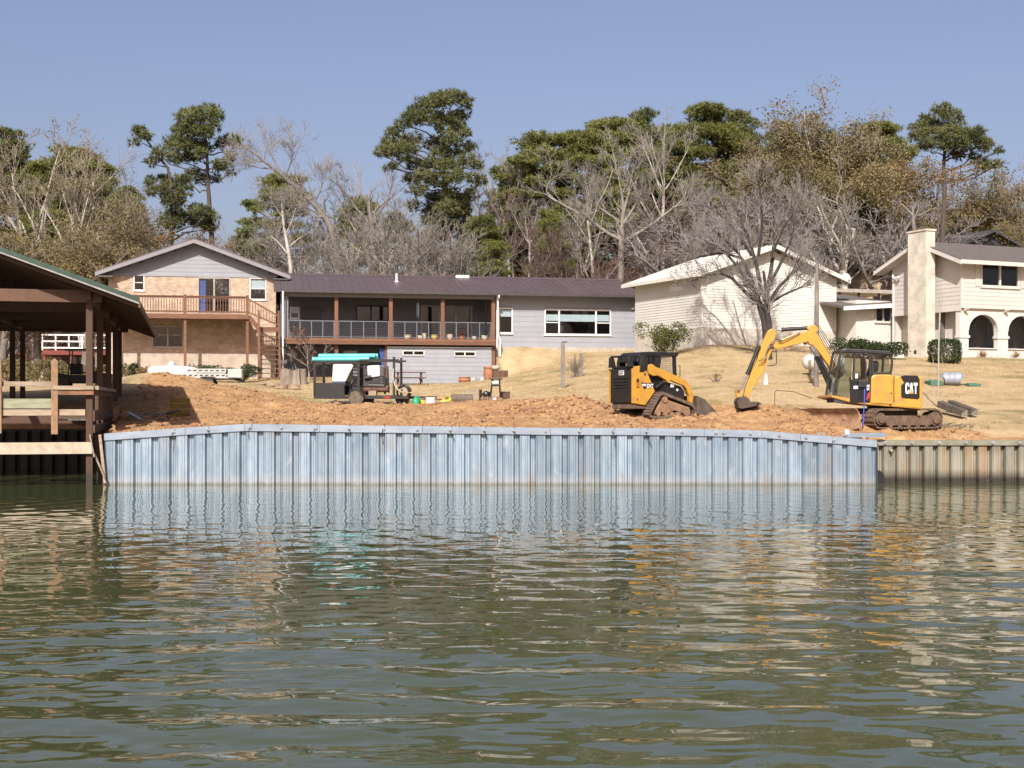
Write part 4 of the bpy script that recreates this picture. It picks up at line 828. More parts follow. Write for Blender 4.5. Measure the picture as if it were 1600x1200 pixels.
r = Fb.root; u = lambda x, v=0: Fb.fr(x, 0, v)[0]; z = lambda y, x=1375, v=0: Fb.fr(x, y, v)[1]; ub = u(1420)
ow = [(u(1376), u(1389), z(438, 1382), z(421, 1382))]
m = walls(MB(), 0, ub, -2, z(424, 1375), 0, .2, [(ow[0][0], ow[0][1], ow[0][2], z(424, 1375)+.01)]); m.box(0, .2, .2, 6, -2, z(424, 1375)).box(.2, ub, 5.8, 6, -2, z(424, 1375)).build('brick_wall', BRICK, r)
window(r, *ow[0], .05, frame=DARKIN, fw=.05)
zz = z(424, 1375); MB().prism([(-.6, zz-.1), (3, zz+1.5), (6.6, zz-.1), (6.6, zz+.02), (3, zz+1.62), (-.6, zz+.02)], -.5, ub+.4, 'x').build('roof', SHIN, r)
Eh = Frame(1478, 88, 24.5, 6.5, 'dark_roofed_house', 'house with dark charcoal gable roof showing behind the cream house roof', 'house')
r = Eh.root; u = lambda x, v=0: Eh.fr(x, 0, v)[0]; z = lambda y, x=1530, v=0: Eh.fr(x, y, v)[1]
DKR = M('charcoal_shingle', (.035, .036, .042), .85, scale=5, col2=(.06, .06, .065)); pk = u(1546); ub = u(1590); ua = u(1502); zp = z(361, 1546); zz = z(384, 1546)
MB().prism([(ua, zz), (pk, zp-.12), (ub, zz), (ub, -2), (ua, -2)], .0, 8).build('wall', M('dark_blue_wall', (.04, .045, .06), .8), r)
for s, e in ((-1, ua-.5), (1, ub+.5)): MB().prism([(e, zz-.28), (e, zz-.12), (pk, zp+.05), (pk, zp-.1)], -.5, 8.4).build('roof', DKR, r)
MB().prism([(pk-2.9, zz-.1), (pk-2.9, zz+.02), (u(1475), zz-.25), (u(1475), zz-.4)], 1.5, 6).build('side_roof', DKR, r)
MB().prism([(2.5, zz-.4), (6, zp-.1), (9.5, zz-.4)], u(1472), pk, 'x').build('cross_gable_roof', DKR, r)
MB().prism([(pk-.8, zp-1.0), (pk, zp-.62), (pk+.8, zp-1.0)], -.03, .0).build('gable_vent', BLACKSTEEL, r)
# ---------------------------------------------------------------- boathouse on pilings, left
GREENROOF = M('green_metal_roof', (0.035, 0.075, 0.055), .5, .2, var=.12, pv=.06)
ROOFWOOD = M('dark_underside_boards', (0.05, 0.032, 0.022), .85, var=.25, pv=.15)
PILING = M('creosoted_piling', (0.105, 0.055, 0.032), .85, scale=5, stretch=(1, 1, .3), col2=(0.085, 0.045, 0.028), pv=.12, bump=.005, bscale=25)
layer(PILING, (0.035, 0.03, 0.024), .25, .5, 3, (1, 1, 1), .9, .1, .4)
o0 = P(140, 757, 39.2)
bh = empty('boathouse', (o0.x, o0.y, 0), R(13.3), 'timber boathouse on pilings with green metal roof at the left edge', 'boathouse')
r = bh; zt = H + 158*39.2/F; VL = 17.0; bay = 3.76; rows = (0, -bay, -2*bay)
for ur in rows:
    for vv in (0, 4.6, 9.2, 13.8, VL):
        MB().box(ur-.095, ur+.095, vv-.095, vv+.095, -1.2, zt+.05).build('piling', PILING, r, bevel=.02)
    MB().box(ur-.06, ur+.06, -.3, VL+.3, zt+.05, zt+.38).build('plate_beam', TIMBER, r)
for vv in (0, 4.6, 9.2, 13.8, VL): MB().box(-2*bay-.6, .35, vv-.16, vv-.1, zt-.02, zt+.33).build('cross_beam', TIMBER, r)
rid = -bay; ue = 1.42; pit = .36; zr = zt + .47 + pit*bay
zr0 = zr
for s in (1, -1):
    e = rid + s*(bay+ue); ze = zr - pit*(bay+ue); n_ = 20; va, vb = -1.0, VL+1.0
    for i in range(n_):
        v0 = va + (vb-va)*i/n_; v1 = va + (vb-va)*(i+1)/n_ - .002
        m = MB().add([(e, v0, ze+.05), (rid, v0, zr+.05), (rid, v1, zr+.05), (e, v1, ze+.05), (e, v0, ze+.02), (rid, v0, zr+.02), (rid, v1, zr+.02), (e, v1, ze+.02)], [(0,1,2,3),(7,6,5,4),(4,5,1,0),(5,6,2,1),(6,7,3,2),(7,4,0,3)])
        m.bar((e, v0+.03, ze+.06), (rid, v0+.03, zr+.06), .03, .03); m.build('roof_panel', GREENROOF, r)
    for i in range(14):
        f0 = i/14; f1 = (i+1)/14; a = e + (rid-e)*f0; b = e + (rid-e)*f1; za = ze + (zr-ze)*f0; zb = ze + (zr-ze)*f1
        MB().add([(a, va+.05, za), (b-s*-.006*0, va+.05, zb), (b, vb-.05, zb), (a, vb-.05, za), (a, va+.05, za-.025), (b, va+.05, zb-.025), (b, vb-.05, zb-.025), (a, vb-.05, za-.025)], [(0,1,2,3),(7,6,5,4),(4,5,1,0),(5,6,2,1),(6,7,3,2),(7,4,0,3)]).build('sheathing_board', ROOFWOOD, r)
    for vv in np.linspace(va+.3, vb-.3, 13): MB().bar((e, vv, ze-.10), (rid, vv, zr-.10), .05, .14).build('rafter', TIMBER, r)
    MB().prism([(e, ze-.07), (e, ze+.0), (rid, zr+.0), (rid, zr-.05)], va-.02, va+.03).build('rake_trim', M('dull_trim', (.33, .32, .29), .6) if s > 0 else MATS['dull_trim'], r)
    MB().prism([(e, ze+.0), (e, ze+.12), (rid, zr+.12), (rid, zr+.0)], va-.04, va+.0).build('rake_flashing', GREENROOF, r)
    MB().box(e-.03, e+.03, va, vb, ze-.16, ze+.015).build('eave_fascia', M('weathered_fascia', (.20, .12, .07), .8, var=.2) if s > 0 else MATS['weathered_fascia'], r)
MB().bar((-.03, -.1, zt-.0), (-1.1, -.1, zt-.0), .05, .05).build('brace', TIMBER, r)
# front rails and guard boards
def bz(y, D=39.2): return H - (y-HZ)*D/F
def bu(x): return (x-140)/54.2
for x, y0, y1 in ((7, 563, 676), (89, 565, 678)):
    m = MB().box(bu(x)-.09, bu(x)+.09, -.26, -.12, bz(y1), bz(y0)); m.prism([(bu(x)-.09, bz(y0)), (bu(x)+.09, bz(y0)), (bu(x), bz(y0)+.09)], -.26, -.12); m.build('guard_post', M('pale_post', (.34, .2, .11), .8, var=.2) if x < 50 else MATS['pale_post'], r)
for (x0, x1, y0, y1, mat, v0) in ((11, 84, 596.5, 604, PALEWOOD, -.10), (11, 84, 623, 638, GREENWOOD, -.11), (-200, 84, 639.5, 649, PALEWOOD, -.118), (94, 134, 639.5, 649, PALEWOOD, -.118), (86, 147, 603, 609, PALEWOOD, -.29), (86, 147, 609.5, 617, M('russet_board', (.27, .13, .06), .8, var=.2), -.20), (-200, 144, 690.5, 708.5, M('bleached_board', (.55, .46, .34), .8, var=.14), -.16), (-200, 3, 605, 613, PALEWOOD, -.12)):
    MB().box(bu(x0), bu(x1), v0-.045 if mat is not PALEWOOD or y0 != 603 else v0, v0 if y0 != 603 else v0+.2, bz(y1), bz(y0)).build('guard_board', mat, r)
for k, (y0, y1) in enumerate(((603.5, 609), (609.5, 618), (641, 658), (664, 676))):
    MB().box(.10, .15 if k else .26, -.1, 9.4, bz(y1), bz(y0)).build('side_rail_board', PALEWOOD if k == 0 else TIMBER, r)
for vv in (2.3, 6.9): MB().box(.0, .10, vv-.07, vv+.07, bz(700), bz(600)).build('rail_post', TIMBER, r)
for k in range(6): MB().box(-.9+.15*k, -.9+.15*k+.14, .3, 13.5, bz(655)-.04, bz(655)).build('walkway_board', GREYWOOD, r)
MB().box(-7.4, .1, 4.5, 4.7, bz(668), bz(652)).build('slip_beam', TIMBER, r)
MB().bar((.12, -.12, .95), (.42, -.05, .22), .05, .14, (0, 1, 0)).build('loose_brace', PALEWOOD, r)
ld = MB().bar((.28, .05, 1.45), (.42, .1, .05), .08, .12, (0, 1, 0)).build('leaning_plank', PALEWOOD, None); ld.parent = r
MB().bar((.02, -.17, 1.46), (.14, -.17, .82), .04, .2, (0, 1, 0)).build('split_plank', PALEWOOD, r)
# ---------------------------------------------------------------- what stands behind the boathouse
def rot_empty(name, px, py, D, yaw, label, cat, ground=False):
    p = P(px, py, D); return empty(name, (p.x, p.y, gz(p.x, p.y) if ground else p.z), R(yaw), label, cat)
REDW = M('red_painted_deck', (.20, .035, .025), .7, var=.15)
rd = rot_empty('red_deck', 66, 595, 84, 10, 'dark red raised deck with white railing seen through the boathouse', 'deck')
MB().box(0, 5.6, 0, 4, 1.62, 1.9).build('platform', REDW, rd)
for q in (.1, 1.7, 3.4, 5.4): MB().box(q-.07, q+.07, .1, .24, -1.5, 1.62).build('post', REDW, rd)
for q in np.linspace(0, 5.5, 8): MB().box(q-.04, q+.04, .02, .10, 1.9, 2.85).build('rail_post', WHITE, rd)
for zz in (2.0, 2.4, 2.8): MB().box(-.04, 5.55, -.02, .02, zz, zz+.09).build('rail', WHITE, rd)
def chair(loc, yaw, label):
    t = empty('deck_chair', loc, R(yaw), label, 'chair', 'white chairs on the red deck')
    MB().box(-.28, .28, -.25, .25, .38, .42).build('seat', WHITE, t); m = MB()
    for k in range(5): m.bar((-.24+.12*k, .24, .42), (-.26+.13*k, .5, 1.05), .09, .02, (0, 1, 0))
    m.build('backrest', WHITE, t)
    for sx in (-1, 1):
        for sy in (-1, 1): MB().box(sx*.26-.03, sx*.26+.03, sy*.22-.03, sy*.22+.03, 0, .38+(.2 if sy < 0 else .2)).build('leg', WHITE, t)
        MB().box(sx*.3-.05, sx*.3+.05, -.3, .3, .58, .61).build('armrest', WHITE, t)
for k in range(3):
    w_ = rd.matrix_basis @ Vector((2.4+.95*k, 1.3, 1.905)); chair(w_, 170+15*k, ['white chair on the red deck, leftmost of three', 'white chair in the middle of the red deck row', 'white chair on the red deck, rightmost of three'][k])
uc = rot_empty('utility_cart', 130, 606, 58.5, 12, 'dark utility cart with windshield parked behind the boathouse', 'cart', True)
MB().prism([(-1.2, .35), (1.2, .35), (1.25, .75), (.5, .85), (.3, .7), (-.6, .7), (-1.2, .85)], -.6, .6).build('body', BLACKSTEEL, uc, bevel=.03)
for sx in (-.55, .5):
    for sy in (-.55, .55): MB().bar((sx, sy, .7), (sx*.9, sy, 1.75), .05, .05).build('roof_post', BLACKSTEEL, uc)
MB().box(-.75, .65, -.65, .65, 1.75, 1.82).build('canopy', BLACKSTEEL, uc, bevel=.03); MB().box(.52, .54, -.52, .52, .9, 1.7).build('windshield', CABGLASS, uc); MB().box(-.5, -.05, -.5, .5, .75, 1.2).build('seat', DARKIN, uc, bevel=.05)
for sx in (-.8, .85):
    for sy in (-.6, .6): MB().cyl((sx, sy-.1, .3), (sx, sy+.1, .3), .3, .3, 16).build('wheel', RUBBER, uc)

# ---------------------------------------------------------------- lettering
def strokes(ch):                                                   # bold block letters in a unit box, as polygons
    if ch == 'C': return [[(0,.15),(.15,0),(.85,0),(1,.15),(1,.36),(.68,.36),(.68,.24),(.32,.24),(.32,.76),(.68,.76),(.68,.64),(1,.64),(1,.85),(.85,1),(.15,1),(0,.85)]]
    if ch == 'A': return [[(0,0),(.30,0),(.5,.62),(.70,0),(1,0),(.68,1),(.32,1)]]
    if ch == 'T': return [[(.34,0),(.66,0),(.66,.75),(1,.75),(1,1),(0,1),(0,.75),(.34,.75)]]
    return []
def logo(parent, x0, z0, w, h, y, tri=True, mat=None, plane='y'):
    cw = w/3.1; m = MB()
    for i, c in enumerate('CAT'):
        for pl in strokes(c): m.prism([(x0+i*cw*1.05+p*cw*(.98), z0+q*h) for p, q in pl], y, y+.004)
    o = m.build('logo_lettering', mat or DECALW, parent)
    if tri: MB().prism([(x0+cw*1.02, z0), (x0+cw*2.06, z0), (x0+cw*1.54, z0+h*.52)], y-.003, y-.0005).build('logo_triangle', YELLOW, o)
    return o

# ---------------------------------------------------------------- excavator
pe = P(1385, 668, 42.0)
ex = empty('excavator', (pe.x, pe.y+.8, pe.z-.05), 0, 'yellow tracked excavator with black cab reaching its bucket to the left', 'excavator')
SC = 4.706*50.6
def E(cx, cy): return ((cx/4.706 + 1140 - 1385)/50.6, (668 - 480 - cy/4.706)/50.6)
def Ep(*pts): return [E(*p) for p in pts]
def E3(cx, cy, y): a, b = E(cx, cy); return (a, y, b)
YN = -1.05                                                          # near side of the house
BLKP = M('black_gloss_panel', (.012, .012, .013), .3, var=.2)
# undercarriage turned towards the lake
uy = R(26); cu, su = math.cos(uy), math.sin(uy); ucx = E(1200, 0)[0]
def U(x, y, zz): return (ucx + x*cu - y*su, 0.10 + x*su + y*cu, zz)
def track_loop(L_, hgt, n):
    R_ = hgt/2; st = L_ - hgt; per = 2*st + 2*math.pi*R_; out = []
    for i in range(n):
        s = per*i/n
        if s < st: out.append((-st/2+s, 0, 0.0))
        elif s < st+math.pi*R_: a = (s-st)/R_; out.append((st/2+R_*math.sin(a), R_-R_*math.cos(a), a))
        elif s < 2*st+math.pi*R_: out.append((st/2-(s-st-math.pi*R_), hgt, math.pi))
        else: a = (s-2*st-math.pi*R_)/R_; out.append((-st/2-R_*math.sin(a), R_+R_*math.cos(a), math.pi+a))
    return out
for sy in (-.86, .86):
    m = MB(); 
    for (tx, tz, a) in track_loop(2.75, .58, 46):
        t = Vector((math.cos(a), 0, math.sin(a))); nrm = Vector((math.sin(a), 0, -math.cos(a))); c = Vector((tx, 0, tz))
        q = [c + t*dx + nrm*dn for dx, dn in ((-.066, -.035), (.066, -.035), (.066, .0), (.03, .0), (.02, .03), (-.02, .03), (-.03, .0), (-.066, .0))]
        vs = [U(p.x, sy+d, p.z+.03) for d in (-.22, .22) for p in q]; n = 8
        m.add(vs, [tuple(range(n)), tuple(reversed(range(n, 2*n)))] + [(i, n+i, n+(i+1) % n, (i+1) % n) for i in range(n)])
    o = m.build('track', MUDSTEEL, ex)
    y0 = sy - .235 if sy < 0 else sy+.225
    for x_, rr in ((-1.08, .19), (1.1, .22)): MB().cyl(U(x_, sy-.2, .32), U(x_, sy+.2, .32), rr, rr, 16).cyl(U(x_, sy-.26, .32), U(x_, sy-.2, .32), rr*.7, rr*.7, 14).build('sprocket' if x_ > 0 else 'idler', MUDSTEEL, ex)
    m = MB(); vs = [U(x_, sy+d, zz) for d in (-.21, .21) for x_, zz in ((-.85, .12), (.9, .12), (.98, .3), (.8, .42), (-.8, .42), (-.95, .3))]; n = 6
    m.add(vs, [tuple(range(n)), tuple(reversed(range(n, 2*n)))] + [(i, n+i, n+(i+1) % n, (i+1) % n) for i in range(n)]); m.build('track_frame', MUDSTEEL, ex)
    for k in range(5): MB().cyl(U(-.7+.36*k, sy-.215, .12), U(-.7+.36*k, sy+.2, .12), .075, .075, 10).build('roller', MUDSTEEL, ex)
m = MB(); vs = [U(x_, y_, zz) for zz in (.28, .60) for x_, y_ in ((-.7, -.7), (.7, -.7), (.7, .7), (-.7, .7))]; m.add(vs, [(0,3,2,1),(4,5,6,7),(0,1,5,4),(1,2,6,5),(2,3,7,6),(3,0,4,7)]); m.build('carbody', MUDSTEEL, ex)
MB().cyl(U(0, 0, .55), U(0, 0, .86), .55, .55, 24).build('slew_ring', BLACKSTEEL, ex)
BLADE = M('rusty_blade', (.46, .28, .17), .8, .0, scale=3, col2=(.26, .145, .085), bump=.004, bscale=12)
m = MB(); prof = [(-2.13, .02), (-2.02, .16), (-1.98, .34), (-2.03, .52), (-2.15, .64)]; vs = []; fs = []
for y_ in (-1.14, 1.14):
    for x_, zz in prof: vs.append(U(x_, y_, zz))
    for x_, zz in prof: vs.append(U(x_+.05, y_, zz))
n = len(prof)
for i in range(n-1): fs += [(i, i+1, 2*n+i+1, 2*n+i), (n+i+1, n+i, 3*n+i, 3*n+i+1)]
fs += [(0, 2*n, 3*n, n), (n-1, 2*n-1, 4*n-1, 3*n-1)] + [q for i in range(n-1) for q in ((i, n+i, n+i+1, i+1), (2*n+i, 2*n+i+1, 3*n+i+1, 3*n+i))]
m.add(vs, fs); m.build('dozer_blade', BLADE, ex, True)
for y_ in (-.45, .45): MB().bar(U(-.6, y_, .38), U(-2.02, y_, .38), .12, .16).build('blade_arm', BLADE, ex)
# upper house
skirt = Ep((735,652),(870,690),(1015,708),(1395,738),(1395,700),(1190,690),(1020,672),(870,655),(745,632))
MB().prism(skirt, YN+.0, 1.0).build('deck_skirt', YELLOW, ex, bevel=.03)
MB().prism(Ep((1018,700),(1022,505),(1045,484),(1165,484),(1190,500),(1190,705)), YN-.03, .95).build('engine_door', YELLOW, ex, bevel=.04)
MB().prism(Ep((1194,712),(1194,500),(1220,494),(1240,495),(1385,497),(1404,520),(1402,600),(1398,735),(1194,722)), YN-.01, 1.02).build('counterweight', YELLOW, ex, bevel=.06)
MB().prism(Ep((1237,497),(1260,490),(1362,492),(1378,520),(1378,655),(1365,664),(1250,655),(1243,640),(1243,560),(1262,540)), YN-.035, YN-.005).build('grille_panel', BLKP, ex, bevel=.012)
x0, z0 = E(1273, 625); x1, z1 = E(1362, 545); logo(ex, x0, z0, x1-x0, z1-z0, YN-.042)
MB().prism(Ep((1040,690),(1044,520),(1052,500),(1160,500),(1170,515),(1168,700)), YN-.036, YN-.031).build('door_crease', YELLOW, ex)
MB().prism(Ep((1380,500),(1408,500),(1408,525),(1392,530)), -.9, .9).build('rear_lip', YELLOW, ex, bevel=.02)
MB().cyl(E3(1193,495,-.3), E3(1193,462,-.3), .025, .025, 8).build('exhaust', BLACKSTEEL, ex)
MB().cyl(E3(1170,620,YN-.05), E3(1170,620,YN-.02), .025, .025, 8).cyl(E3(1165,708,YN-.05), E3(1165,708,YN-.0), .02, .02, 8).build('latch', BLACKSTEEL, ex)
# cab
YC0, YC1 = -1.02, -.02
def cabbar(pts, w, mat=BLACKSTEEL, name='cab_pillar', ys=(YC0, YC1)):
    for y_ in ys:
        m = MB()
        for a, b in zip(pts, pts[1:]): m.bar(E3(*a, y_), E3(*b, y_), .07, w, (0, 1, 0))
        m.build(name, mat, ex, bevel=.012)
cabbar([(806,312),(782,440),(752,640)], .06); cabbar([(985,325),(1018,360),(1022,500),(1010,690)], .09); cabbar([(1040,330),(1170,340),(1180,380),(1172,470)], .06); cabbar([(1035,345),(1040,490)], .055); cabbar([(1040,478),(1172,472)], .06)
cabbar([(755,640),(880,665)], .05, BLACKSTEEL, 'cab_sill')
MB().prism(Ep((800,322),(812,300),(840,292),(980,300),(1165,312),(1186,335),(1182,352),(1160,342),(990,330),(830,325)), YC0-.05, YC1+.05).build('cab_roof', BLACKSTEEL, ex, bevel=.03)
MB().prism(Ep((1015,690),(1025,490),(1040,480),(1172,470),(1178,485),(1150,505),(1040,505),(1035,690)), YC0-.01, YC1).build('cab_rear_panel', BLACKSTEEL, ex)
MB().prism(Ep((868,690),(872,520),(990,525),(1005,690)), YC0-.05, YC0-.01).build('cab_door', BLKP, ex, bevel=.015)
for pts in ([(902,335),(895,520)], [(902,335),(965,332)], [(965,332),(985,400),(985,525)]):
    m = MB()
    for a, b in zip(pts, pts[1:]): m.bar(E3(*a, YC0-.03), E3(*b, YC0-.03), .05, .065, (0, 1, 0))
    m.build('door_frame', BLACKSTEEL, ex)
MB().prism(Ep((905,340),(964,338),(982,400),(982,522),(898,520)), YC0-.032, YC0-.026).build('door_pane', CABGLASS, ex)
MB().prism(Ep((1052,352),(1158,356),(1164,466),(1054,470)), YC0-.005, YC0+.003).build('rear_side_pane', CABGLASS, ex); MB().prism(Ep((820,335),(895,338),(868,650),(762,636),(790,440)), YC0-.003, YC0+.003).build('front_side_pane', CABGLASS, ex)
MB().prism(Ep((812,330),(830,330),(780,636),(760,636)), YC0+.05, YC1-.05).build('windscreen', CABGLASS, ex)
MB().prism(Ep((1045,460),(1050,395),(1062,380),(1095,380),(1105,395),(1100,460)), -.72, -.32).build('headrest', DARKIN, ex, bevel=.03)
MB().prism(Ep((985,640),(990,540),(1030,530),(1045,430),(1090,430),(1085,640)), -.8, -.28).build('operator_seat', DARKIN, ex, bevel=.04)
for y_ in (-.78, -.3): MB().bar(E3(930,640,y_), E3(915,500,y_), .05, .05).build('control_lever', BLACKSTEEL, ex)
MB().box(*[E(758,0)[0], E(1010,0)[0]], YC0+.02, YC1, E(0,690)[1], E(0,655)[1]).build('cab_floor', DARKIN, ex)
MB().prism(Ep((908,480),(926,478),(926,510),(908,514)), YC0-.060, YC0-.055).build('door_decal', DECALW, ex); MB().prism(Ep((895,568),(928,566),(928,588),(895,590)), YC0-.058, YC0-.052).build('door_decal', DECALW, ex)
MB().prism(Ep((985,675),(1000,620),(1012,612),(1012,655)), YC0-.058, YC0-.052).build('red_sticker', M('red_decal', (.5, .03, .02), .5), ex)
x0, z0 = E(992, 600); logo(ex, x0, z0, .085, .17, YC0-.06, False)
MB().box(E(925,0)[0], E(985,0)[0], YC0-.16, YC0-.06, E(0,580)[1], E(0,525)[1]).build('mirror', BLACKSTEEL, ex, bevel=.02)
# boom, stick, bucket: real thickness across
BY0, BY1 = .06, .34; BM = (BY0+BY1)/2
MB().prism(Ep((362,262),(372,236),(405,226),(480,190),(560,162),(620,150),(668,152),(695,178),(725,230),(800,358),(888,486),(852,512),(830,498),(770,402),(700,305),(660,262),(610,238),(560,246),(470,270),(400,288),(370,286)), BY0, BY1).build('boom', YELLOW, ex, bevel=.02)
MB().prism(Ep((612,128),(650,108),(690,108),(702,135),(690,160),(640,158)), BY0+.04, BY1-.04).build('boom_bracket', YELLOW, ex, bevel=.01)
MB().prism(Ep((322,152),(352,134),(378,142),(384,172),(362,250),(352,300),(304,420),(298,446),(268,486),(215,575),(168,668),(138,660),(142,628),(160,560),(205,440),(242,372),(258,285)), BM-.10, BM+.10).build('stick', YELLOW, ex, bevel=.015)
def cylr(a, b, c, y_, r0, r1, nm):
    t = MB().cyl(E3(*a, y_), E3(*b, y_), r0, r0, 12).cyl(E3(*[b[i]+(a[i]-b[i])*.03 for i in (0,1)], y_), E3(*[b[i]-(a[i]-b[i])*.04 for i in (0,1)], y_), r0*1.2, r0*1.2, 12).build(nm, BLACKSTEEL, ex, True)
    MB().cyl(E3(*b, y_), E3(*c, y_), r1, r1, 10).build('piston_rod', CHROME, t, True)
cylr((628,128), (438,141), (372,146), BM, .058, .03, 'stick_cylinder'); cylr((255,262), (168,470), (112,598), BM-.16, .062, .028, 'bucket_cylinder'); cylr((822,610), (704,352), (652,264), BM-.24, .055, .032, 'boom_cylinder'); cylr((822,610), (704,352), (652,264), BM+.24, .055, .032, 'boom_cylinder')
for k in range(4):
    o_ = k*.055; MB().tube([E3(682-k*5,108,BY0+.02+o_), E3(706-k*7,116+k*3,BY0+.0+o_), E3(760-k*10,200+k*6,BY0+.0+o_), E3(880-k*10,400+k*8,BY0+.02+o_), E3(905,470,BY0+.05+o_)], .012, 6).build('hydraulic_line', CHROME, ex, True)
for pts in ([(378,290),(382,350),(380,395),(355,412),(310,415)], [(350,240),(320,270),(300,330),(285,375),(245,378)], [(345,255),(310,300),(300,360),(262,365)], [(420,225),(380,215),(350,235),(330,255)], [(560,165),(480,205),(420,230),(395,222)]):
    MB().tube([E3(*p, BM-.20-.02*i) for i, p in enumerate(pts)], .016, 6).build('hose', BLACKSTEEL, ex, True)
for y_ in (BM-.16, BM+.11): MB().prism(Ep((80,600),(98,590),(130,596),(140,606),(120,618),(100,650),(86,640)), y_, y_+.05).build('bucket_link', YELLOW, ex)
for p in ((350,262),(150,652),(98,604),(615,240)): MB().cyl(E3(*p, BM-.19), E3(*p, BM+.19), .05, .05, 12).build('pivot_pin', MUDSTEEL, ex)
bk_o = Ep((82,684),(96,660),(120,648),(165,655),(180,682),(246,682),(250,700),(225,716),(120,736),(96,732))
BUCK = M('dark_worn_bucket', (.10, .07, .055), .6, .4, scale=4, col2=(.05, .04, .035))
MB().prism(bk_o, BM-.36, BM+.36).build('bucket', BUCK, ex, bevel=.01)
for k in range(5): y_ = BM-.33+.165*k; MB().prism(Ep((228,700),(258,690),(262,700),(232,716)), y_-.03, y_+.03).build('bucket_tooth', BUCK, ex)
st = MB().tube([E3(966,590,YN-.20), E3(958,680,YN-.28), E3(940,860,YN-.42)], .018, 6).build('blue_strap', M('blue_strap', (.04, .09, .55), .6), ex)

# ---------------------------------------------------------------- compact track loader
SY = R(30); ps = P(930+450/7.273, 653, 42.4)
sk = empty('track_loader', (ps.x, ps.y, ps.z), SY, 'yellow and black compact track loader seen from its rear corner', 'loader')
KX = 359.3*math.cos(SY)
def S(cx, cy): return ((cx-450)/KX, (897-cy)/359.3)
def Sp(*p): return [S(*q) for q in p]
def S3(cx, cy, y): a, b = S(cx, cy); return (a, y, b)
def RZ(cy): return (900-cy)/359.3
HW = 1.28                                                           # body across
MB().prism(Sp((450,735),(450,322),(505,312),(600,382),(690,600),(575,755)), .0, .10).build('rear_quarter_panel', YELLOW, sk, bevel=.012)
MB().prism(Sp((450,735),(450,322),(505,312),(600,382),(690,600),(575,755)), HW-.10, HW).build('rear_quarter_panel', YELLOW, sk, bevel=.012)
MB().box(.0, 1.0, .10, HW-.10, RZ(735), RZ(340)).build('engine_bay', BLACKSTEEL, sk)
MB().box(-.09, -.0, .03, HW-.05, RZ(730), RZ(350)).build('engine_door', BLACKSTEEL, sk, bevel=.03)
for cy in (443, 480, 515, 548): MB().prism([(-.13, RZ(cy+10)), (-.09, RZ(cy-8)), (-.09, RZ(cy+10))], .25, HW-.3).build('louver', BLACKSTEEL, sk)
lp = MB().box(-.102, -.092, HW-.82, HW-.55, RZ(418), RZ(365)).build('rear_badge', DECALW, sk)
m = MB()
for i, c in enumerate('CAT'):
    for pl in strokes(c): m.prism([((HW-.58)-(i*.075+p*.065), RZ(412)+q*.11) for p, q in pl], -.107, -.1025, 'x')
m.build('badge_lettering', BLACKSTEEL, lp)
for y0, y1 in ((.005, .03), (HW-.05, HW-.0)): MB().box(-.11, .0, y0, y1, RZ(735), RZ(345)).build('door_edge', YELLOW, sk)
MB().box(-.03, 1.2, .06, HW-.06, RZ(800), RZ(737)).build('rear_chassis', MUDSTEEL, sk, bevel=.03)
MB().box(.0, .95, .08, HW-.08, RZ(340), RZ(318)).build('engine_hood', BLACKSTEEL, sk, bevel=.03)
for y_ in (.10, HW-.18): MB().prism(Sp((390,330),(395,215),(420,195),(440,215),(470,320)), y_, y_+.09).build('tower_link', BLACKSTEEL, sk, bevel=.015)
MB().tube([(-.1, HW-.12, RZ(205)), (.3, HW-.12, RZ(205)), (.62, HW-.12, RZ(212))], .028, 8).tube([(-.1, .16, RZ(205)), (.3, .16, RZ(205)), (.62, .16, RZ(212))], .028, 8).tube([(-.1, .16, RZ(205)), (-.1, HW-.12, RZ(205))], .03, 8).build('guard_bar', BLACKSTEEL, sk, True)
for y_ in (-.02, HW-.10):
    MB().prism(Sp((505,385),(515,250),(530,205),(560,185),(590,205),(605,260),(600,330),(560,380)), y_, y_+.12).build('lift_tower', BLACKSTEEL, sk, bevel=.02)
    MB().prism(Sp((598,330),(612,298),(650,290),(690,320),(830,375),(1000,442),(1060,470),(1100,520),(1140,610),(1152,665),(1140,748),(1100,715),(1098,640),(1068,570),(1030,530),(940,500),(870,470),(840,502),(815,470),(720,420),(660,425),(610,400)), y_-.03, y_+.11).build('lift_arm', YELLOW, sk, bevel=.015)
    t = MB().cyl(S3(700,560,y_+.06), S3(800,490,y_+.06), .05, .05, 10).build('lift_cylinder', BLACKSTEEL, sk, True); MB().cyl(S3(800,490,y_+.06), S3(850,470,y_+.06), .028, .028, 8).build('piston_rod', CHROME, t, True)
    t = MB().cyl(S3(1060,520,y_+.12), S3(1115,640,y_+.12), .045, .045, 10).build('tilt_cylinder', BLACKSTEEL, sk, True); MB().cyl(S3(1115,640,y_+.12), S3(1140,720,y_+.12), .025, .025, 8).build('piston_rod', CHROME, t, True)
MB().prism(Sp((625,425),(700,425),(830,480),(1030,540),(1075,600),(1075,690),(900,640),(760,600),(690,560)), .10, HW-.10).build('lower_body', BLACKSTEEL, sk, bevel=.02)
x0, z0 = S(898, 552); MB().prism(Sp((898,550),(905,510),(945,515),(935,552)), .085, .099).build('small_decal', DECALW, sk); MB().cyl(S3(983,580,.085), S3(983,580,.099), .04, .04, 12).build('round_decal', DECALW, sk)
MB().prism(Sp((520,500),(600,505),(690,505),(668,545),(580,565),(560,575)), -.008, -.002).build('logo_panel', BLACKSTEEL, sk)
x0, z0 = S(590, 560); logo(sk, x0, z0, .25, .13, -.014); MB().prism(Sp((533,515),(580,515),(575,540),(538,538)), -.013, -.009).build('model_decal', DECALW, sk)
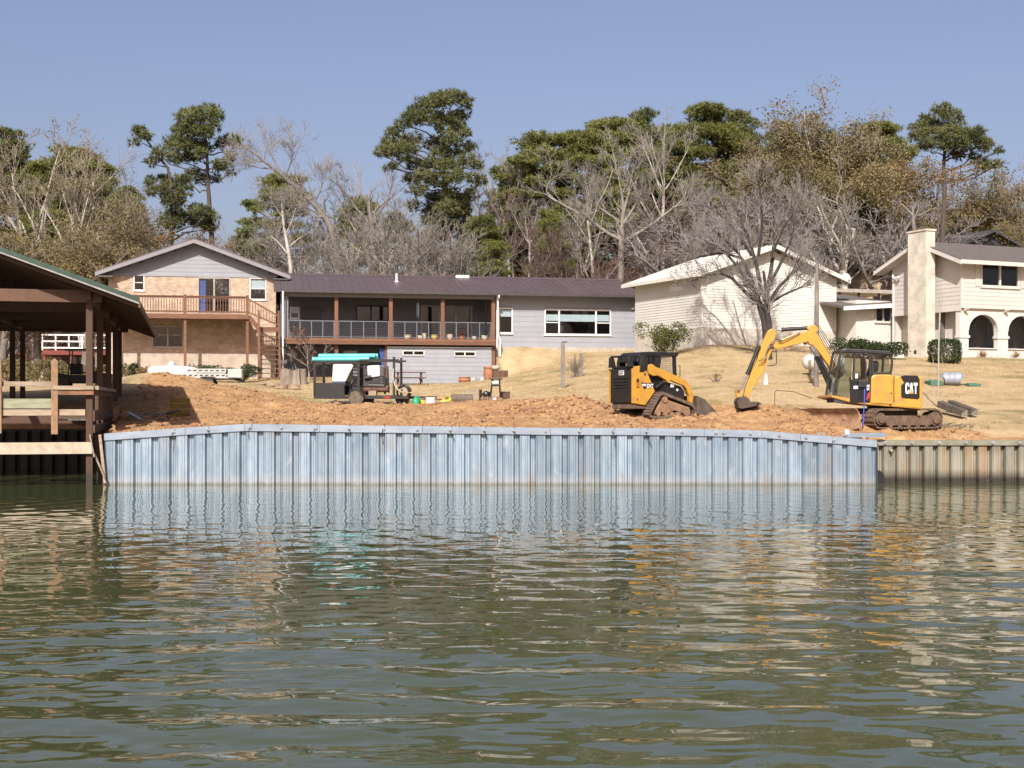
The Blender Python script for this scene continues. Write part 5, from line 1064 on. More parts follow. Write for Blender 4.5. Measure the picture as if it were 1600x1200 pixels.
MB().prism(Sp((470,462),(500,455),(500,560),(472,558)), -.006, -.001).build('slot_panel', BLACKSTEEL, sk); MB().prism(Sp((474,500),(496,496),(496,550),(474,550)), -.010, -.007).build('marker_lamp', M('orange_reflector', (.5, .16, .02), .4), sk)
MB().cyl(S3(568,405,-.02), S3(568,405,.02), .045, .045, 12).cyl(S3(478,688,-.012), S3(478,688,.01), .03, .03, 10).build('pivot_pin', MUDSTEEL, sk)
# cab
c0, c1 = .16, HW-.16
MB().prism(Sp((500,262),(530,175),(560,155),(640,150),(985,152),(1005,165),(1000,195),(985,200),(900,198),(720,195),(660,200),(600,195),(545,215),(520,280)), c0-.04, c1+.04).build('cab_roof', BLACKSTEEL, sk, bevel=.02)
for y_ in (c0, c1-.05):
    MB().prism(Sp((950,195),(985,195),(992,432),(962,432)), y_, y_+.07).build('front_pillar', BLACKSTEEL, sk); MB().prism(Sp((655,195),(725,195),(705,320),(690,420),(640,420)), y_, y_+.06).build('rear_pillar', BLACKSTEEL, sk)
    MB().prism(Sp((700,200),(800,200),(800,240),(790,330),(690,330)), y_, y_+.04).build('side_panel', BLACKSTEEL, sk)
    m = MB()
    for k in range(9): m.bar(S3(805+17*k,205,y_+.02), S3(805+17*k,415,y_+.02), .008, .008)
    for k in range(10): m.bar(S3(800,215+21*k,y_+.02), S3(955,215+21*k,y_+.02), .008, .008)
    m.build('side_screen', RAILMETAL, sk)
MB().prism(Sp((525,290),(545,215),(600,200),(655,205),(650,300)), c0-.012, c0-.006).build('rear_quarter_window', CABGLASS, sk)
MB().box(S(640,0)[0], S(700,0)[0], c0+.2, c1-.2, RZ(420), RZ(270)).build('operator_seat', DARKIN, sk, bevel=.05); MB().prism(Sp((735,345),(800,318),(800,355),(745,362)), c0+.1, c0+.18).build('lap_bar', M('red_bar', (.45, .02, .04), .5), sk)
MB().prism(Sp((690,330),(960,430),(960,470),(690,440)), c0+.02, c1-.02).build('cab_floor', DARKIN, sk); MB().tube([S3(1000,300,c0-.04), S3(1018,300,c0-.06), S3(1018,420,c0-.06), S3(1000,430,c0-.04)], .012, 6).build('grab_handle', BLACKSTEEL, sk)
# tracks: rubber belt with lugs around rollers
loop = [(570,858),(598,893),(660,903),(900,903),(1105,898),(1146,862),(1140,795),(1104,745),(950,685),(800,632),(745,612),(700,628),(640,720)]
def inset(pl, d):
    c = np.mean(np.array(pl), 0); out = []
    n = len(pl)
    for i in range(n):
        a = np.array(pl[i-1]); b = np.array(pl[i]); c_ = np.array(pl[(i+1) % n]); t1 = (b-a)/np.linalg.norm(b-a); t2 = (c_-b)/np.linalg.norm(c_-b); n1 = np.array([t1[1], -t1[0]]); n2 = np.array([t2[1], -t2[0]])
        nn = (n1+n2); nn = nn/max(.3, np.linalg.norm(nn)); 
        out.append(tuple(b + nn*d))
    return out
po = Sp(*loop); ar = sum(po[i][0]*po[(i+1) % len(po)][1]-po[(i+1) % len(po)][0]*po[i][1] for i in range(len(po)))
sgn = -1 if ar > 0 else 1
pi_ = inset(po, sgn*.07)
TRK = M('track_rubber_brown', (.075, .06, .05), .9, scale=5, col2=(.19, .125, .08), bump=.004)
for y_ in (-.22, HW-.12):
    n = len(po); vs = [(a, y_+d, b) for d in (0, .34) for pl in (po, pi_) for a, b in pl]; fs = []
    for i in range(n):
        j = (i+1) % n; fs += [(i, j, n+j, n+i), (2*n+j, 2*n+i, 3*n+i, 3*n+j), (j, i, 2*n+i, 2*n+j), (n+i, n+j, 3*n+j, 3*n+i)]
    MB().add(vs, fs).build('track_belt', TRK, sk)
    m = MB(); pts = [Vector((a, 0, b)) for a, b in po]; per = [(pts[(i+1) % n]-pts[i]).length for i in range(n)]; tot = sum(per); K = 44
    for k in range(K):
        s = tot*k/K; i = 0
        while s > per[i]: s -= per[i]; i += 1
        t = (pts[(i+1) % n]-pts[i]).normalized(); p = pts[i]+t*s; nr = Vector((t.z, 0, -t.x))*(-sgn)*-1
        if (p+nr*.05 - Vector((1.2, 0, .4))).length < (p - Vector((1.2, 0, .4))).length: nr = -nr
        m.bar(p+Vector((0, y_+.0, 0))+nr*.012, p+Vector((0, y_+.34, 0))+nr*.012, .06, .026, nr)
    m.build('track_lug', TRK, sk)
    fr_ = MUDSTEEL if y_ > 0 else M('sandy_mud', (.34, .20, .115), .95, scale=4, col2=(.19, .11, .065), bump=.012, bscale=14)
    MB().prism(Sp((660,840),(700,760),(745,700),(800,690),(950,740),(1080,780),(1090,830),(1000,850),(900,815),(800,850),(720,830)), y_+.07, y_+.30).build('track_frame', fr_, sk, bevel=.02)
    for cx, cy, rr in ((770,690,.10), (1035,835,.13), (690,845,.09), (780,855,.075), (860,858,.075), (940,858,.075)): MB().cyl(S3(cx,cy,y_+.03), S3(cx,cy,y_+.31), rr, rr, 16).build('drive_sprocket' if cx == 770 else 'roller', fr_, sk)
# bucket
xb = S(1160,0)[0]; BST = M('worn_bucket_steel', (.21, .175, .145), .55, .45, scale=4, stretch=(1, 1, .6), col2=(.11, .085, .065))
pr = [(xb-.02, RZ(650)), (xb+.0, RZ(700)), (xb-.03, RZ(860)), (xb+.25, RZ(890)), (xb+.95, RZ(890))]
m = MB(); q = []
for a, b in pr: q.append((a, b))
m.prism(pr + [(xb+.95, RZ(882)), (xb+.26, RZ(880)), (xb+.0, RZ(852)), (xb+.03, RZ(700)), (xb+.01, RZ(650))], -.22, HW+.22); m.build('bucket', BST, sk)
for y_ in (-.23, HW+.20): MB().prism([(xb-.02, RZ(650)), (xb+.28, RZ(690)), (xb+.92, RZ(885)), (xb+.25, RZ(888)), (xb-.03, RZ(858))], y_, y_+.03).build('bucket_side', BST, sk)
MB().box(xb+.85, xb+.98, -.20, HW+.20, RZ(893), RZ(880)).build('cutting_edge', BLACKSTEEL, sk)
MB().box(xb-.14, xb-.02, .05, HW-.05, RZ(850), RZ(700)).build('coupler', BLACKSTEEL, sk)

# ---------------------------------------------------------------- jetting rig trailer
pt = P(565, 640, 62); TQ = M('turquoise_pvc_pipe', (.13, .60, .62), .35, var=.05)
tr = empty('rig_trailer', (pt.x, pt.y, gz(pt.x, pt.y)+.10), R(-7), 'black equipment trailer carrying turquoise pipes, white tanks and an engine', 'trailer')
def T(cx, cy): return ((cx-425)/152.4, (440-cy)/152.4)
def Tp(*p): return [T(*q) for q in p]
def T3(cx, cy, y): a, b = T(cx, cy); return (a, y, b)
ya, yb = -.85, .85
for y_ in (ya, yb-.08): MB().box(T(120,0)[0], T(780,0)[0], y_, y_+.08, T(0,392)[1], T(0,372)[1]).build('frame_rail', BLACKSTEEL, tr)
for x_ in (130, 250, 400, 550, 690, 765): MB().box(T(x_,0)[0]-.04, T(x_,0)[0]+.04, ya+.08, yb-.08, T(0,390)[1], T(0,374)[1]).build('cross_member', BLACKSTEEL, tr)
MB().box(T(130,0)[0], T(690,0)[0], ya+.05, yb-.05, T(0,372)[1], T(0,366)[1]).build('bed', MUDSTEEL, tr)
MB().prism(Tp((128,372),(128,280),(335,285),(335,372)), ya, ya+.03).build('side_box', BLACKSTEEL, tr); MB().prism(Tp((128,372),(128,280),(335,285),(335,372)), yb-.03, yb).build('side_box', BLACKSTEEL, tr); MB().box(T(128,0)[0]-.02, T(128,0)[0], ya, yb, T(0,372)[1], T(0,282)[1]).build('tail_gate', BLACKSTEEL, tr)
for cx in (124, 434, 680):
    for y_ in (ya, yb-.09): MB().box(T(cx,0)[0]-.05, T(cx,0)[0]+.05, y_, y_+.09, T(0,372)[1], T(0,105 if cx == 680 else 132)[1]).build('rack_post', BLACKSTEEL, tr)
for y_ in (ya, yb-.08): MB().box(T(108,0)[0], T(440,0)[0], y_, y_+.08, T(0,143)[1], T(0,132)[1]).build('rack_rail', BLACKSTEEL, tr); MB().box(T(440,0)[0], T(714,0)[0], y_, y_+.07, T(0,133)[1], T(0,121)[1]).build('rack_rail', BLACKSTEEL, tr)
for cx in (124, 434, 680): MB().box(T(cx,0)[0]-.03, T(cx,0)[0]+.03, ya, yb, T(0,143)[1], T(0,134)[1]).build('rack_bar', BLACKSTEEL, tr)
for k, (y_, dz, x0, x1) in enumerate(((-.70, .09, 105, 505), (-.48, .09, 105, 500), (-.2, .09, 118, 530), (.05, .09, 130, 545), (-.58, .24, 145, 545), (-.3, .25, 145, 552))):
    n_ = 14; m = MB(); a0, zz = T(x0, 132); a1 = T(x1, 0)[0]
    for rr, fl in ((.10, 1), (.082, -1)):
        vs = [(a, y_+rr*math.cos(6.2832*j/n_), zz+dz+rr*math.sin(6.2832*j/n_)) for a in (a0, a1) for j in range(n_)]; m.add(vs, [(j, (j+1) % n_, n_+(j+1) % n_, n_+j) for j in range(n_)])
    for a in (0, 1): m.add([((a0, a1)[a], y_+rr*math.cos(6.2832*j/n_), zz+dz+rr*math.sin(6.2832*j/n_)) for rr in (.10, .082) for j in range(n_)], [(j, (j+1) % n_, n_+(j+1) % n_, n_+j) for j in range(n_)])
    m.build('pipe', TQ, tr, True)
TANK = M('white_tank_plastic', (.74, .74, .73), .45, scale=2, col2=(.58, .57, .54), contrast=(.5, .75))
MB().prism(Tp((243,275),(250,150),(270,146),(385,148),(392,170),(360,230),(338,275)), -.75, .25).build('water_tank', TANK, tr, bevel=.05)
MB().prism(Tp((492,248),(488,165),(575,160),(578,238)), -.7, .2).build('water_tank', TANK, tr, bevel=.05)
MB().prism(Tp((243,300),(243,272),(338,272),(338,300)), -.78, .3).build('tank_cradle', M('navy_steel', (.05, .07, .12), .6), tr)
MB().box(*[T(388,0)[0], T(440,0)[0]], -.72, .4, T(0,370)[1], T(0,180)[1]).build('control_cabinet', BLACKSTEEL, tr, bevel=.02)
for k in range(7): MB().box(T(392,0)[0], T(436,0)[0], -.745, -.722, T(0,345-22*k)[1], T(0,335-22*k)[1]).build('grille_slat', RAILMETAL, tr)
MB().prism(Tp((455,165),(485,160),(530,235),(600,245),(605,300),(540,310),(455,310)), -.6, .5).build('engine', M('engine_dark', (.06, .06, .065), .5, .4, var=.3), tr, bevel=.03)
for (a, b, w_) in (((470,250), (520,240), .10), ((500,300), (610,305), .13), ((610,180), (612,360), .05), ((630,170), (640,350), .04)): MB().cyl(T3(*a, -.65), T3(*b, -.65), w_, w_, 12).build('engine_pipe', M('pipe_dark', (.05, .045, .04), .5, .4) if w_ == .1 else MATS['pipe_dark'], tr, True)
for k in range(5): MB().tube([T3(395+k*14, 230+k*6, -.78), T3(380+k*10, 280, -.84), T3(372+k*16, 330, -.82), T3(410+k*12, 345, -.78)], .025, 6).build('hose', BLACKSTEEL, tr, True)
HOSE = M('pale_hose', (.5, .45, .36), .7, var=.1)
MB().tube([T3(680,185,-.9), T3(676,240,-.93), T3(690,300,-.93), T3(715,335,-.93), T3(745,350,-.92), T3(770,340,-.9), T3(765,322,-.88), T3(735,322,-.88), T3(720,345,-.86)], .028, 8).build('hose', HOSE, tr, True)
m = MB()
for k in range(3): m.tube([(T(735,0)[0]+(.27+.02*k)*math.cos(t), -.55+.11*k, T(0,345)[1]+(.27+.02*k)*math.sin(t)) for t in np.linspace(0, 6.1, 20)], .05, 6)
m.build('hose_reel', BLACKSTEEL, tr, True)
MB().box(T(505,0)[0], T(558,0)[0], -.88, -.6, T(0,370)[1], T(0,336)[1]).build('wooden_crate', PALEWOOD, tr); MB().cyl(T3(470,330,-.72), T3(640,330,-.72), .12, .12, 14).build('pump_barrel', M('rusty_barrel', (.13, .06, .045), .7, .3, var=.3), tr, True)
MB().prism(Tp((370,370),(385,335),(420,318),(455,330),(478,372),(465,372),(446,342),(420,330),(395,342),(383,372)), ya-.30, ya+.02).build('fender', BLACKSTEEL, tr)
MB().box(T(610,0)[0], T(655,0)[0], ya-.02, ya-.002, T(0,389)[1], T(0,376)[1]).build('reflector', M('red_reflector', (.45, .03, .02), .4), tr)
for y_ in (ya-.28, yb+.06):
    w = MB(); w.lathe([(.20, 0), (.33, .01), (.355, .05), (.355, .17), (.33, .21), (.20, .22)], 24); me = w.mesh('wheel'); o = link('wheel', me, tr, RUBBER); o.rotation_euler = (R(-90), 0, 0); o.location = (0, y_, .355)
    q = MB().lathe([(.03, .0), (.05, .02), (.06, .05), (.14, .06), (.19, .02), (.205, .02), (.205, .2), (.02, .2)], 20); o2 = link('rim', q.mesh('rim'), o, M('dusty_rim', (.22, .17, .12), .7, .3, var=.3) if y_ < 0 else MATS['dusty_rim'])
MB().box(-.3, .3, ya+.1, yb-.1, .31, .39).build('axle', BLACKSTEEL, tr); MB().bar((T(770,0)[0], 0, .38), (T(770,0)[0]+1.2, 0, .38), .1, .1).build('tongue', BLACKSTEEL, tr); MB().bar((T(770,0)[0], 0, .42), (T(690,0)[0], 0, .05), .1, .1).build('jack', BLACKSTEEL, tr)
MB().prism(Tp((670,392),(760,392),(740,430),(700,438),(680,420)), -.3, .3).build('tool_sling', DARKIN, tr, bevel=.03)
# ---------------------------------------------------------------- small things on the ground
def G(px, D, dz=0.0):
    X = (px-800)/F*D; return Vector((X, D, gz(X, D)+dz))
def thing(name, px, D, yaw, label, cat, dz=0.0, group=None): p = G(px, D, dz); return empty(name, p, R(yaw), label, cat, group)
def icob(m, c, r, sq=(1, 1, 1), seed=0, jit=.12):
    rr = random.Random(seed); n, k = 10, 7; vs = []; fs = []
    for i in range(k+1):
        for j in range(n):
            a = math.pi*i/k; b = 2*math.pi*j/n; f = 1+rr.uniform(-jit, jit) if 0 < i < k else 1
            vs.append((c[0]+r*sq[0]*math.sin(a)*math.cos(b)*f, c[1]+r*sq[1]*math.sin(a)*math.sin(b)*f, c[2]+r*sq[2]*math.cos(a)*f))
    for i in range(k):
        for j in range(n): fs.append((i*n+j, (i+1)*n+j, (i+1)*n+(j+1) % n, i*n+(j+1) % n))
    m.add(vs, fs); return m
def post(px, D, h, w, label, mat=GREYWOOD, cap=None, yaw=0):
    t = thing('wooden_post', px, D, yaw, label, 'post')
    MB().box(-w/2, w/2, -w/2, w/2, -.3, h).build('shaft', mat, t, bevel=.01)
    if cap: MB().box(-w*.2, w*1.1, -w*.4, w*.4, h, h+.05).build('cap_plate', BLACKSTEEL, t)
    return t
post(879.5, 60, 2.0, .17, 'single grey square post standing on the lawn below the picture window', cap=1)
post(908, 66, 1.15, .16, 'shorter leaning grey post beside the bare shrub on the lawn')
# utility pole with meter box
up = thing('utility_pole', 1275, 53, 0, 'tall grey wooden utility pole behind the excavator boom', 'pole')
MB().tube([(0, 0, -.4), (0.02, 0, 2.4), (.03, 0, 4.75)], [.10, .09, .075], 10).build('shaft', GREYWOOD, up, True); MB().box(-.2, -.08, -.12, .08, 1.25, 1.55).build('meter_box', M('grey_box', (.35, .35, .36), .5), up, bevel=.02); MB().tube([(-.13, -.05, 1.55), (-.1, -.06, 2.2), (-.06, -.08, 4.4)], .02, 6).build('conduit', M('conduit', (.4, .4, .4), .5), up)
pp = thing('metal_pole', 1465.5, 48, 0, 'thin pale metal pole standing right of the excavator', 'pole'); MB().tube([(0, 0, -.3), (.03, 0, 2.2), (.10, 0, 4.15)], .028, 8).build('tube', M('pale_metal', (.5, .47, .42), .5, .4), pp, True); MB().bar((.02, 0, .03), (.22, .1, .28), .025, .025).build('stake', GREYWOOD, pp)
# propane tank
pg = thing('propane_tank', 1287, 58, 12, 'white horizontal propane tank behind the utility pole', 'tank'); m = MB(); prof = [(-.95, .03), (-.92, .18), (-.82, .29), (-.65, .34), (.65, .34), (.82, .29), (.92, .18), (.95, .03)]
m.tube([(a, 0, .55) for a, b in prof], [b for a, b in prof], 18).build('shell', M('tank_cream', (.66, .63, .54), .5, var=.06), pg, True)
for s in (-.5, .5): MB().box(s-.07, s+.07, -.25, .25, -.1, .3).build('foot', CONC, pg)
MB().lathe([(.14, 0), (.14, .12), (.05, .16)], 12, (0, 0, .86)).build('valve_dome', MATS['tank_cream'], pg)
# septic lids, grey drum
GL = M('green_lid', (.06, .16, .10), .6, var=.1)
for px_, D, l in ((1459, 55.5, 'green oblong lid on the lawn left of the grey drum'), (1518, 55.5, 'pale green lid lying flat right of the grey drum')):
    t = thing('septic_lid', px_, D, 5, l, 'lid'); MB().box(-.26, .26, -.35, .35, -.05, .16 if px_ < 1500 else .07).build('lid_body', GL, t, bevel=.03); MB().box(-.2, .2, -.04, .04, .16 if px_ < 1500 else .07, .2 if px_ < 1500 else .10).build('lid_handle', GL, t)
t = thing('grey_drum', 1488, 55.5, 78, 'grey plastic drum lying on its side on the right lawn', 'drum'); DR = M('grey_drum', (.30, .33, .38), .5, var=.08)
MB().tube([(0, -.34, .24), (0, -.32, .26), (0, -.1, .26), (0, -.09, .275), (0, -.06, .26), (0, .1, .26), (0, .11, .275), (0, .14, .26), (0, .32, .26), (0, .34, .24)], [.20, .26, .26, .275, .26, .26, .275, .26, .26, .20], 18).build('shell', DR, t, True)
# timbers on the right
for k, (px_, D, l) in enumerate(((1487, 45.6, 'weathered dark timber lying on the right bank, left of two'), (1503, 45.9, 'weathered dark timber lying on the right bank, right of two'))):
    t = thing('landscape_timber', px_, D, 0, l, 'timber', group='timbers on the right bank'); p0 = Vector((.22, -.6, .12)); p1 = Vector((-.22, .55, .42)); MB().bar(p0, p1, .24, .22).build('beam', M('dark_old_timber', (.13, .10, .075), .9, scale=6, col2=(.06, .05, .04)) if k == 0 else MATS['dark_old_timber'], t, bevel=.02); MB().bar(p0+Vector((.005, -.012, 0)), p0+Vector((.0, .01, 0)), .22, .2).build('cut_end', GREYWOOD, t)
# rebar stakes near the bucket, white stake
t = thing('rebar_frame', 1222, 46.5, 0, 'thin bent rod standing in the soil left of the excavator blade', 'rod'); MB().tube([(-.25, 0, -.1), (-.25, 0, .55), (-.2, 0, .62), (.4, .1, .58), (.9, .3, .42), (1.1, .4, .36)], .012, 5).build('rod', DARKWIRE, t)
t = thing('white_stake', 1196, 54, 0, 'short white plastic stake on the lawn behind the excavator arm', 'stake'); MB().prism([(-.10, -.1), (-.02, .42), (.05, .42), (.10, -.1)], -.05, .05).build('stake_body', WHITE, t)
# plank, channel offcuts and branch debris by the seawall
t = thing('channel_offcut', 1350, 40.5, 8, 'short galvanised channel offcut lying on the soil behind the cap', 'offcut'); MB().box(-.55, .65, -.1, .1, .03, .16).build('channel', GALVCAP, t); MB().tube([(-.62, -.02, .17), (-.5, -.02, .17)], .10, 14).build('pipe_end', WHITE, t, True)
for k, (px_, l) in enumerate(((1282, 'small galvanised bracket propped on the cap, left of two'), (1318, 'small galvanised bracket propped on the cap, right of two'))):
    X = (px_-800)/F*39.6; t = empty('bracket', (X, 39.62, float(np.interp(X, capX, capZ))+.003), 0, l, 'bracket', 'loose brackets on the cap'); MB().prism([(-.11, 0), (0, .10), (.11, 0), (.08, 0), (0, .07), (-.08, 0)], -.05, .05).build('bent_plate', GALVCAP, t)
t = thing('branch_pile', 1468, 43.0, 0, 'tangle of dry sticks and roots beside the excavator track', 'branches'); rr = random.Random(4); m = MB()
for k in range(70):
    p = Vector((rr.gauss(0, .55), rr.gauss(0, .3), .02)); a = rr.uniform(0, 6.28); l = rr.uniform(.15, .5); q = p+Vector((math.cos(a)*l, math.sin(a)*l, rr.uniform(.0, .22))); m.tube([p, (p+q)/2+Vector((rr.gauss(0, .03), 0, .05)), q], [.018, .013, .006], 4)
m.build('sticks', M('dry_stick', (.26, .19, .125), .9, var=.25), t)['kind'] = 'stuff'
# things left of the loader
t = thing('yellow_hose_heap', 712, 58, 0, 'heap of bright yellow flat hose on the soil', 'hose'); YH = M('bright_yellow', (.72, .56, .04), .6, var=.12); m = MB(); rr = random.Random(8)
for k in range(7):
    pts = [(rr.uniform(-.75, -.4), rr.uniform(-.2, .2), .05)] + [(-.5+.28*j+rr.uniform(-.1, .1), rr.uniform(-.3, .2), rr.uniform(.02, .35)) for j in range(5)] + [(rr.uniform(.6, .9), 0, .06)]; m.tube(pts, .055, 6)
m.build('hose_coils', YH, t, True)
MB().box(-.9, -.1, -.5, -.3, -.05, .12).build('strap_block', GREYWOOD, t)
t = thing('cut_log', 722, 56.6, 4, 'short weathered cut log lying in front of the yellow hose', 'log'); MB().tube([(-.45, 0, .2), (.45, .02, .2)], .2, 14).build('bark', M('log_bark', (.18, .14, .11), .95, scale=8, col2=(.10, .08, .06), bump=.012), t); MB().cyl((.45, .02, .2), (.456, .02, .2), .18, .18, 14).build('cut_end', PALEWOOD, t)
t = thing('wooden_box', 741, 58, -14, 'open brown wooden box tipped on the soil', 'box'); 
for a in ((-.28, .28, -.25, -.21, 0, .55), (-.28, .28, .21, .25, 0, .55), (-.28, -.24, -.21, .21, 0, .55), (.24, .28, -.21, .21, 0, .55)): MB().box(*a).build('box_side', PALEWOOD if a[0] < 0 and a[1] > 0 else TIMBER, t)
MB().box(-.24, .24, -.21, .21, .0, .04).build('box_floor', TIMBER, t)
t = thing('white_bucket_box', 672, 57, 10, 'white plastic box on the soil right of the trailer', 'box'); MB().box(-.17, .17, -.17, .17, 0, .32).build('container', WHITE, t, bevel=.02); MB().box(-.19, .19, -.19, .19, .32, .36).build('lid', WHITE, t, bevel=.01)
t = thing('green_jug', 650, 56.8, 0, 'bright green plastic jug on the soil at the trailer tongue', 'jug'); MB().lathe([(.12, 0), (.17, .03), (.18, .2), (.15, .3), (.07, .36), (.05, .42), (.055, .45)], 14).build('jug_body', M('bright_green', (.02, .32, .15), .5, var=.08), t, True); MB().tube([(.06, 0, .40), (.17, 0, .36), (.18, 0, .2)], .025, 6).build('handle', MATS['bright_green'], t, True)
t = thing('yellow_jug', 659, 57, 0, 'small yellow jug between the green jug and the white box', 'jug'); MB().lathe([(.09, 0), (.12, .03), (.12, .16), (.05, .24), (.04, .28)], 12).build('jug_body', YH, t, True); MB().tube([(.04, 0, .25), (.12, 0, .22), (.12, 0, .12)], .018, 6).build('handle', YH, t)
t = thing('red_board', 672, 59, 6, 'dark red board lying behind the white box', 'board'); MB().box(-.7, .7, -.1, .1, .3, .36).build('plank', REDW, t); MB().box(-.6, -.5, -.08, .08, -.1, .3).box(.5, .6, -.08, .08, -.1, .3).build('support_block', GREYWOOD, t)
# black machine frame
t = thing('plate_compactor', 768, 57, 0, 'small black machine with upright handle frame left of the loader', 'machine'); 
for y_ in (-.2, .2):
    for pts in ([(-.05, y_, .1), (.02, y_, .75), (.05, y_, .95)], [(.38, y_, .05), (.34, y_, .6), (.33, y_, .92)]): MB().tube(pts, .035, 8).build('upright', BLACKSTEEL, t, True)
MB().box(-.1, .45, -.26, .26, .88, .95).build('top_bar', BLACKSTEEL, t, bevel=.02); MB().box(-.02, .36, -.24, .24, .60, .70).build('mid_bar', BLACKSTEEL, t, bevel=.02); MB().box(.02, .3, -.27, -.262, .72, .80).build('label_plate', DECALW, t)
MB().prism([(-.45, .02), (.4, .02), (.45, .1), (.3, .16), (-.35, .16), (-.5, .1)], -.28, .28).build('base_plate', MUDSTEEL, t, bevel=.02); m = MB(); icob(m, (-.22, 0, .27), .17, (1.1, 1, .8), 3); m.build('engine', BLACKSTEEL, t); MB().box(.05, .2, -.29, -.12, .02, .12).build('guard', DECALW, t)
t = thing('brown_box', 789, 57.6, 8, 'small dark brown box on the soil beside the black machine', 'box'); MB().box(-.2, .2, -.15, .15, 0, .27).build('box_body', TIMBER, t, bevel=.015); MB().box(-.21, .21, -.16, .16, .27, .30).build('box_lid', TIMBER, t)
# picnic table
t = thing('picnic_table', 640, 76.5, 8, 'weathered picnic table in front of the lower grey wall', 'picnic table'); 
for k in range(5): MB().box(-.9, .9, -.38+.155*k, -.38+.155*k+.145, .70, .74).build('top_board', TIMBER, t)
for y0 in (-.75, .55): MB().box(-.9, .9, y0, y0+.25, .40, .44).build('bench_board', TIMBER, t)
for x_ in (-.65, .65):
    for s in (-1, 1): MB().bar((x_, s*.65, -.1), (x_, s*.2, .70), .04, .09, (1, 0, 0)).build('leg', TIMBER, t)
    MB().box(x_-.06, x_-.021, -.75, .80, .31, .395).build('brace', TIMBER, t)
# terracotta urns and tubs by the wall
pot(G(726, 77.0), .32, .42, TERRA, 'low wide terracotta pot at the foot of the lower grey wall', None, 1.2)
pot(G(764, 76.8), .30, .98, TERRA, 'tall terracotta urn at the right end of the lower grey wall', None, 1.15)
t = thing('white_tub', 739.5, 77, 0, 'white plastic tub between the two terracotta pots', 'tub'); MB().lathe([(.15, 0), (.19, .3), (.2, .31), (.2, .33), (.17, .33), (.15, .05)], 14).build('tub_body', WHITE, t, True); MB().tube([(-.19, -.02, .3), (0, -.22, .15), (.19, -.02, .3)], .01, 5).build('handle', DARKWIRE, t)
t = thing('white_jug', 753.5, 77, 0, 'white jug right beside the tall terracotta urn', 'jug'); MB().lathe([(.12, 0), (.14, .05), (.13, .2), (.05, .32), (.04, .38)], 12).build('jug_body', WHITE, t, True); MB().tube([(.04, 0, .35), (.13, 0, .3), (.13, 0, .15)], .018, 6).build('handle', WHITE, t)
t = thing('wooden_planter', 781, 76.6, 11, 'dark wooden planter box against the slope beside the urn', 'planter')
for k in range(4): MB().box(-.42+.21*k, -.42+.21*k+.2, -.30, -.26, -.1, .75).build('plank', TIMBER, t)
MB().box(-.42, .42, -.26, .3, -.1, .7).build('fill', DARKIN, t)
pw = t.matrix_basis @ Vector((-.25, 0, .76)); q = empty('ceramic_bowl', pw, 0, 'pale rounded bowl standing on the dark wooden planter', 'bowl'); MB().lathe([(.12, 0), (.22, .08), (.24, .18), (.2, .26), (.17, .26), (.2, .18), (.1, .05)], 14).build('bowl_body', PALEPOT, q, True); MB().lathe([(.17, .2), (.05, .22)], 10).build('potting_soil', DARKIN, q)
# stump and stones at the stair
t = thing('tree_stump', 457, 73, 0, 'big pale cut tree stump at the foot of the stair', 'stump'); m = MB(); n_ = 22; rr = random.Random(2); prof = [1+.16*math.sin(k*2.1)+rr.uniform(-.12, .12) for k in range(n_)]
vs = [(.62*prof[k]*s*math.cos(6.2832*k/n_), .5*prof[k]*s*math.sin(6.2832*k/n_), zz+(.05*math.sin(k) if zz > .5 else 0)) for s, zz in ((1.12, -.2), (1.0, .3), (.95, .78)) for k in range(n_)]
m.add(vs, [(i*n_+k, i*n_+(k+1) % n_, (i+1)*n_+(k+1) % n_, (i+1)*n_+k) for i in range(2) for k in range(n_)] + [tuple(2*n_+k for k in range(n_))]); m.build('stump_wood', M('pale_stump', (.34, .28, .215), .9, scale=7, stretch=(1, 1, .15), col2=(.17, .13, .10), bump=.02, bscale=9), t)
MB().lathe([(.5, .785), (.2, .80)], 18).build('cut_face', PALEWOOD, t)
ROCK = M('tan_rock', (.36, .26, .17), .9, scale=4, col2=(.22, .155, .10), bump=.01)
for k, (px_, D, s, l) in enumerate(((425, 71, .22, 'round tan rock left of the stump'), (440, 70, .3, 'larger flat tan rock in front of the stump'), (462, 70, .26, 'tan rock in front of the stump on the right'), (408, 71.5, .2, 'small tan rock at the stair foot'))):
    p = G(px_, D); t = MB(); icob(t, (0, 0, s*.3), s, (1.3, 1, .75), k, .22); o = t.build('rock', ROCK, None); o.location = p; tag(o, l, 'rock', 'rocks near the stump')
# AC / gate panel and small wooden box at grey house corner
t = thing('slatted_panel', 1401, 67.5, 24.5, 'white slatted utility screen beside the chimney base', 'screen'); 
for k in range(7): MB().box(-.42, .42, -.03, .0, .02+.095*k, .02+.095*k+.085).build('slat', WHITE, t)
MB().box(-.42, .42, .0, .6, -.1, .66).build('housing', CREAMT, t)
t = thing('wooden_crate_box', 1005, 82.4, 11, 'dark wooden box at the right corner of the grey house', 'box')
for k in range(3): MB().box(-.35, .55, -.3, -.26, .02+.2*k, .02+.2*k+.19).build('plank', TIMBER, t)
MB().box(-.35, .55, -.26, .3, -.1, .6).build('box_core', DARKIN, t)
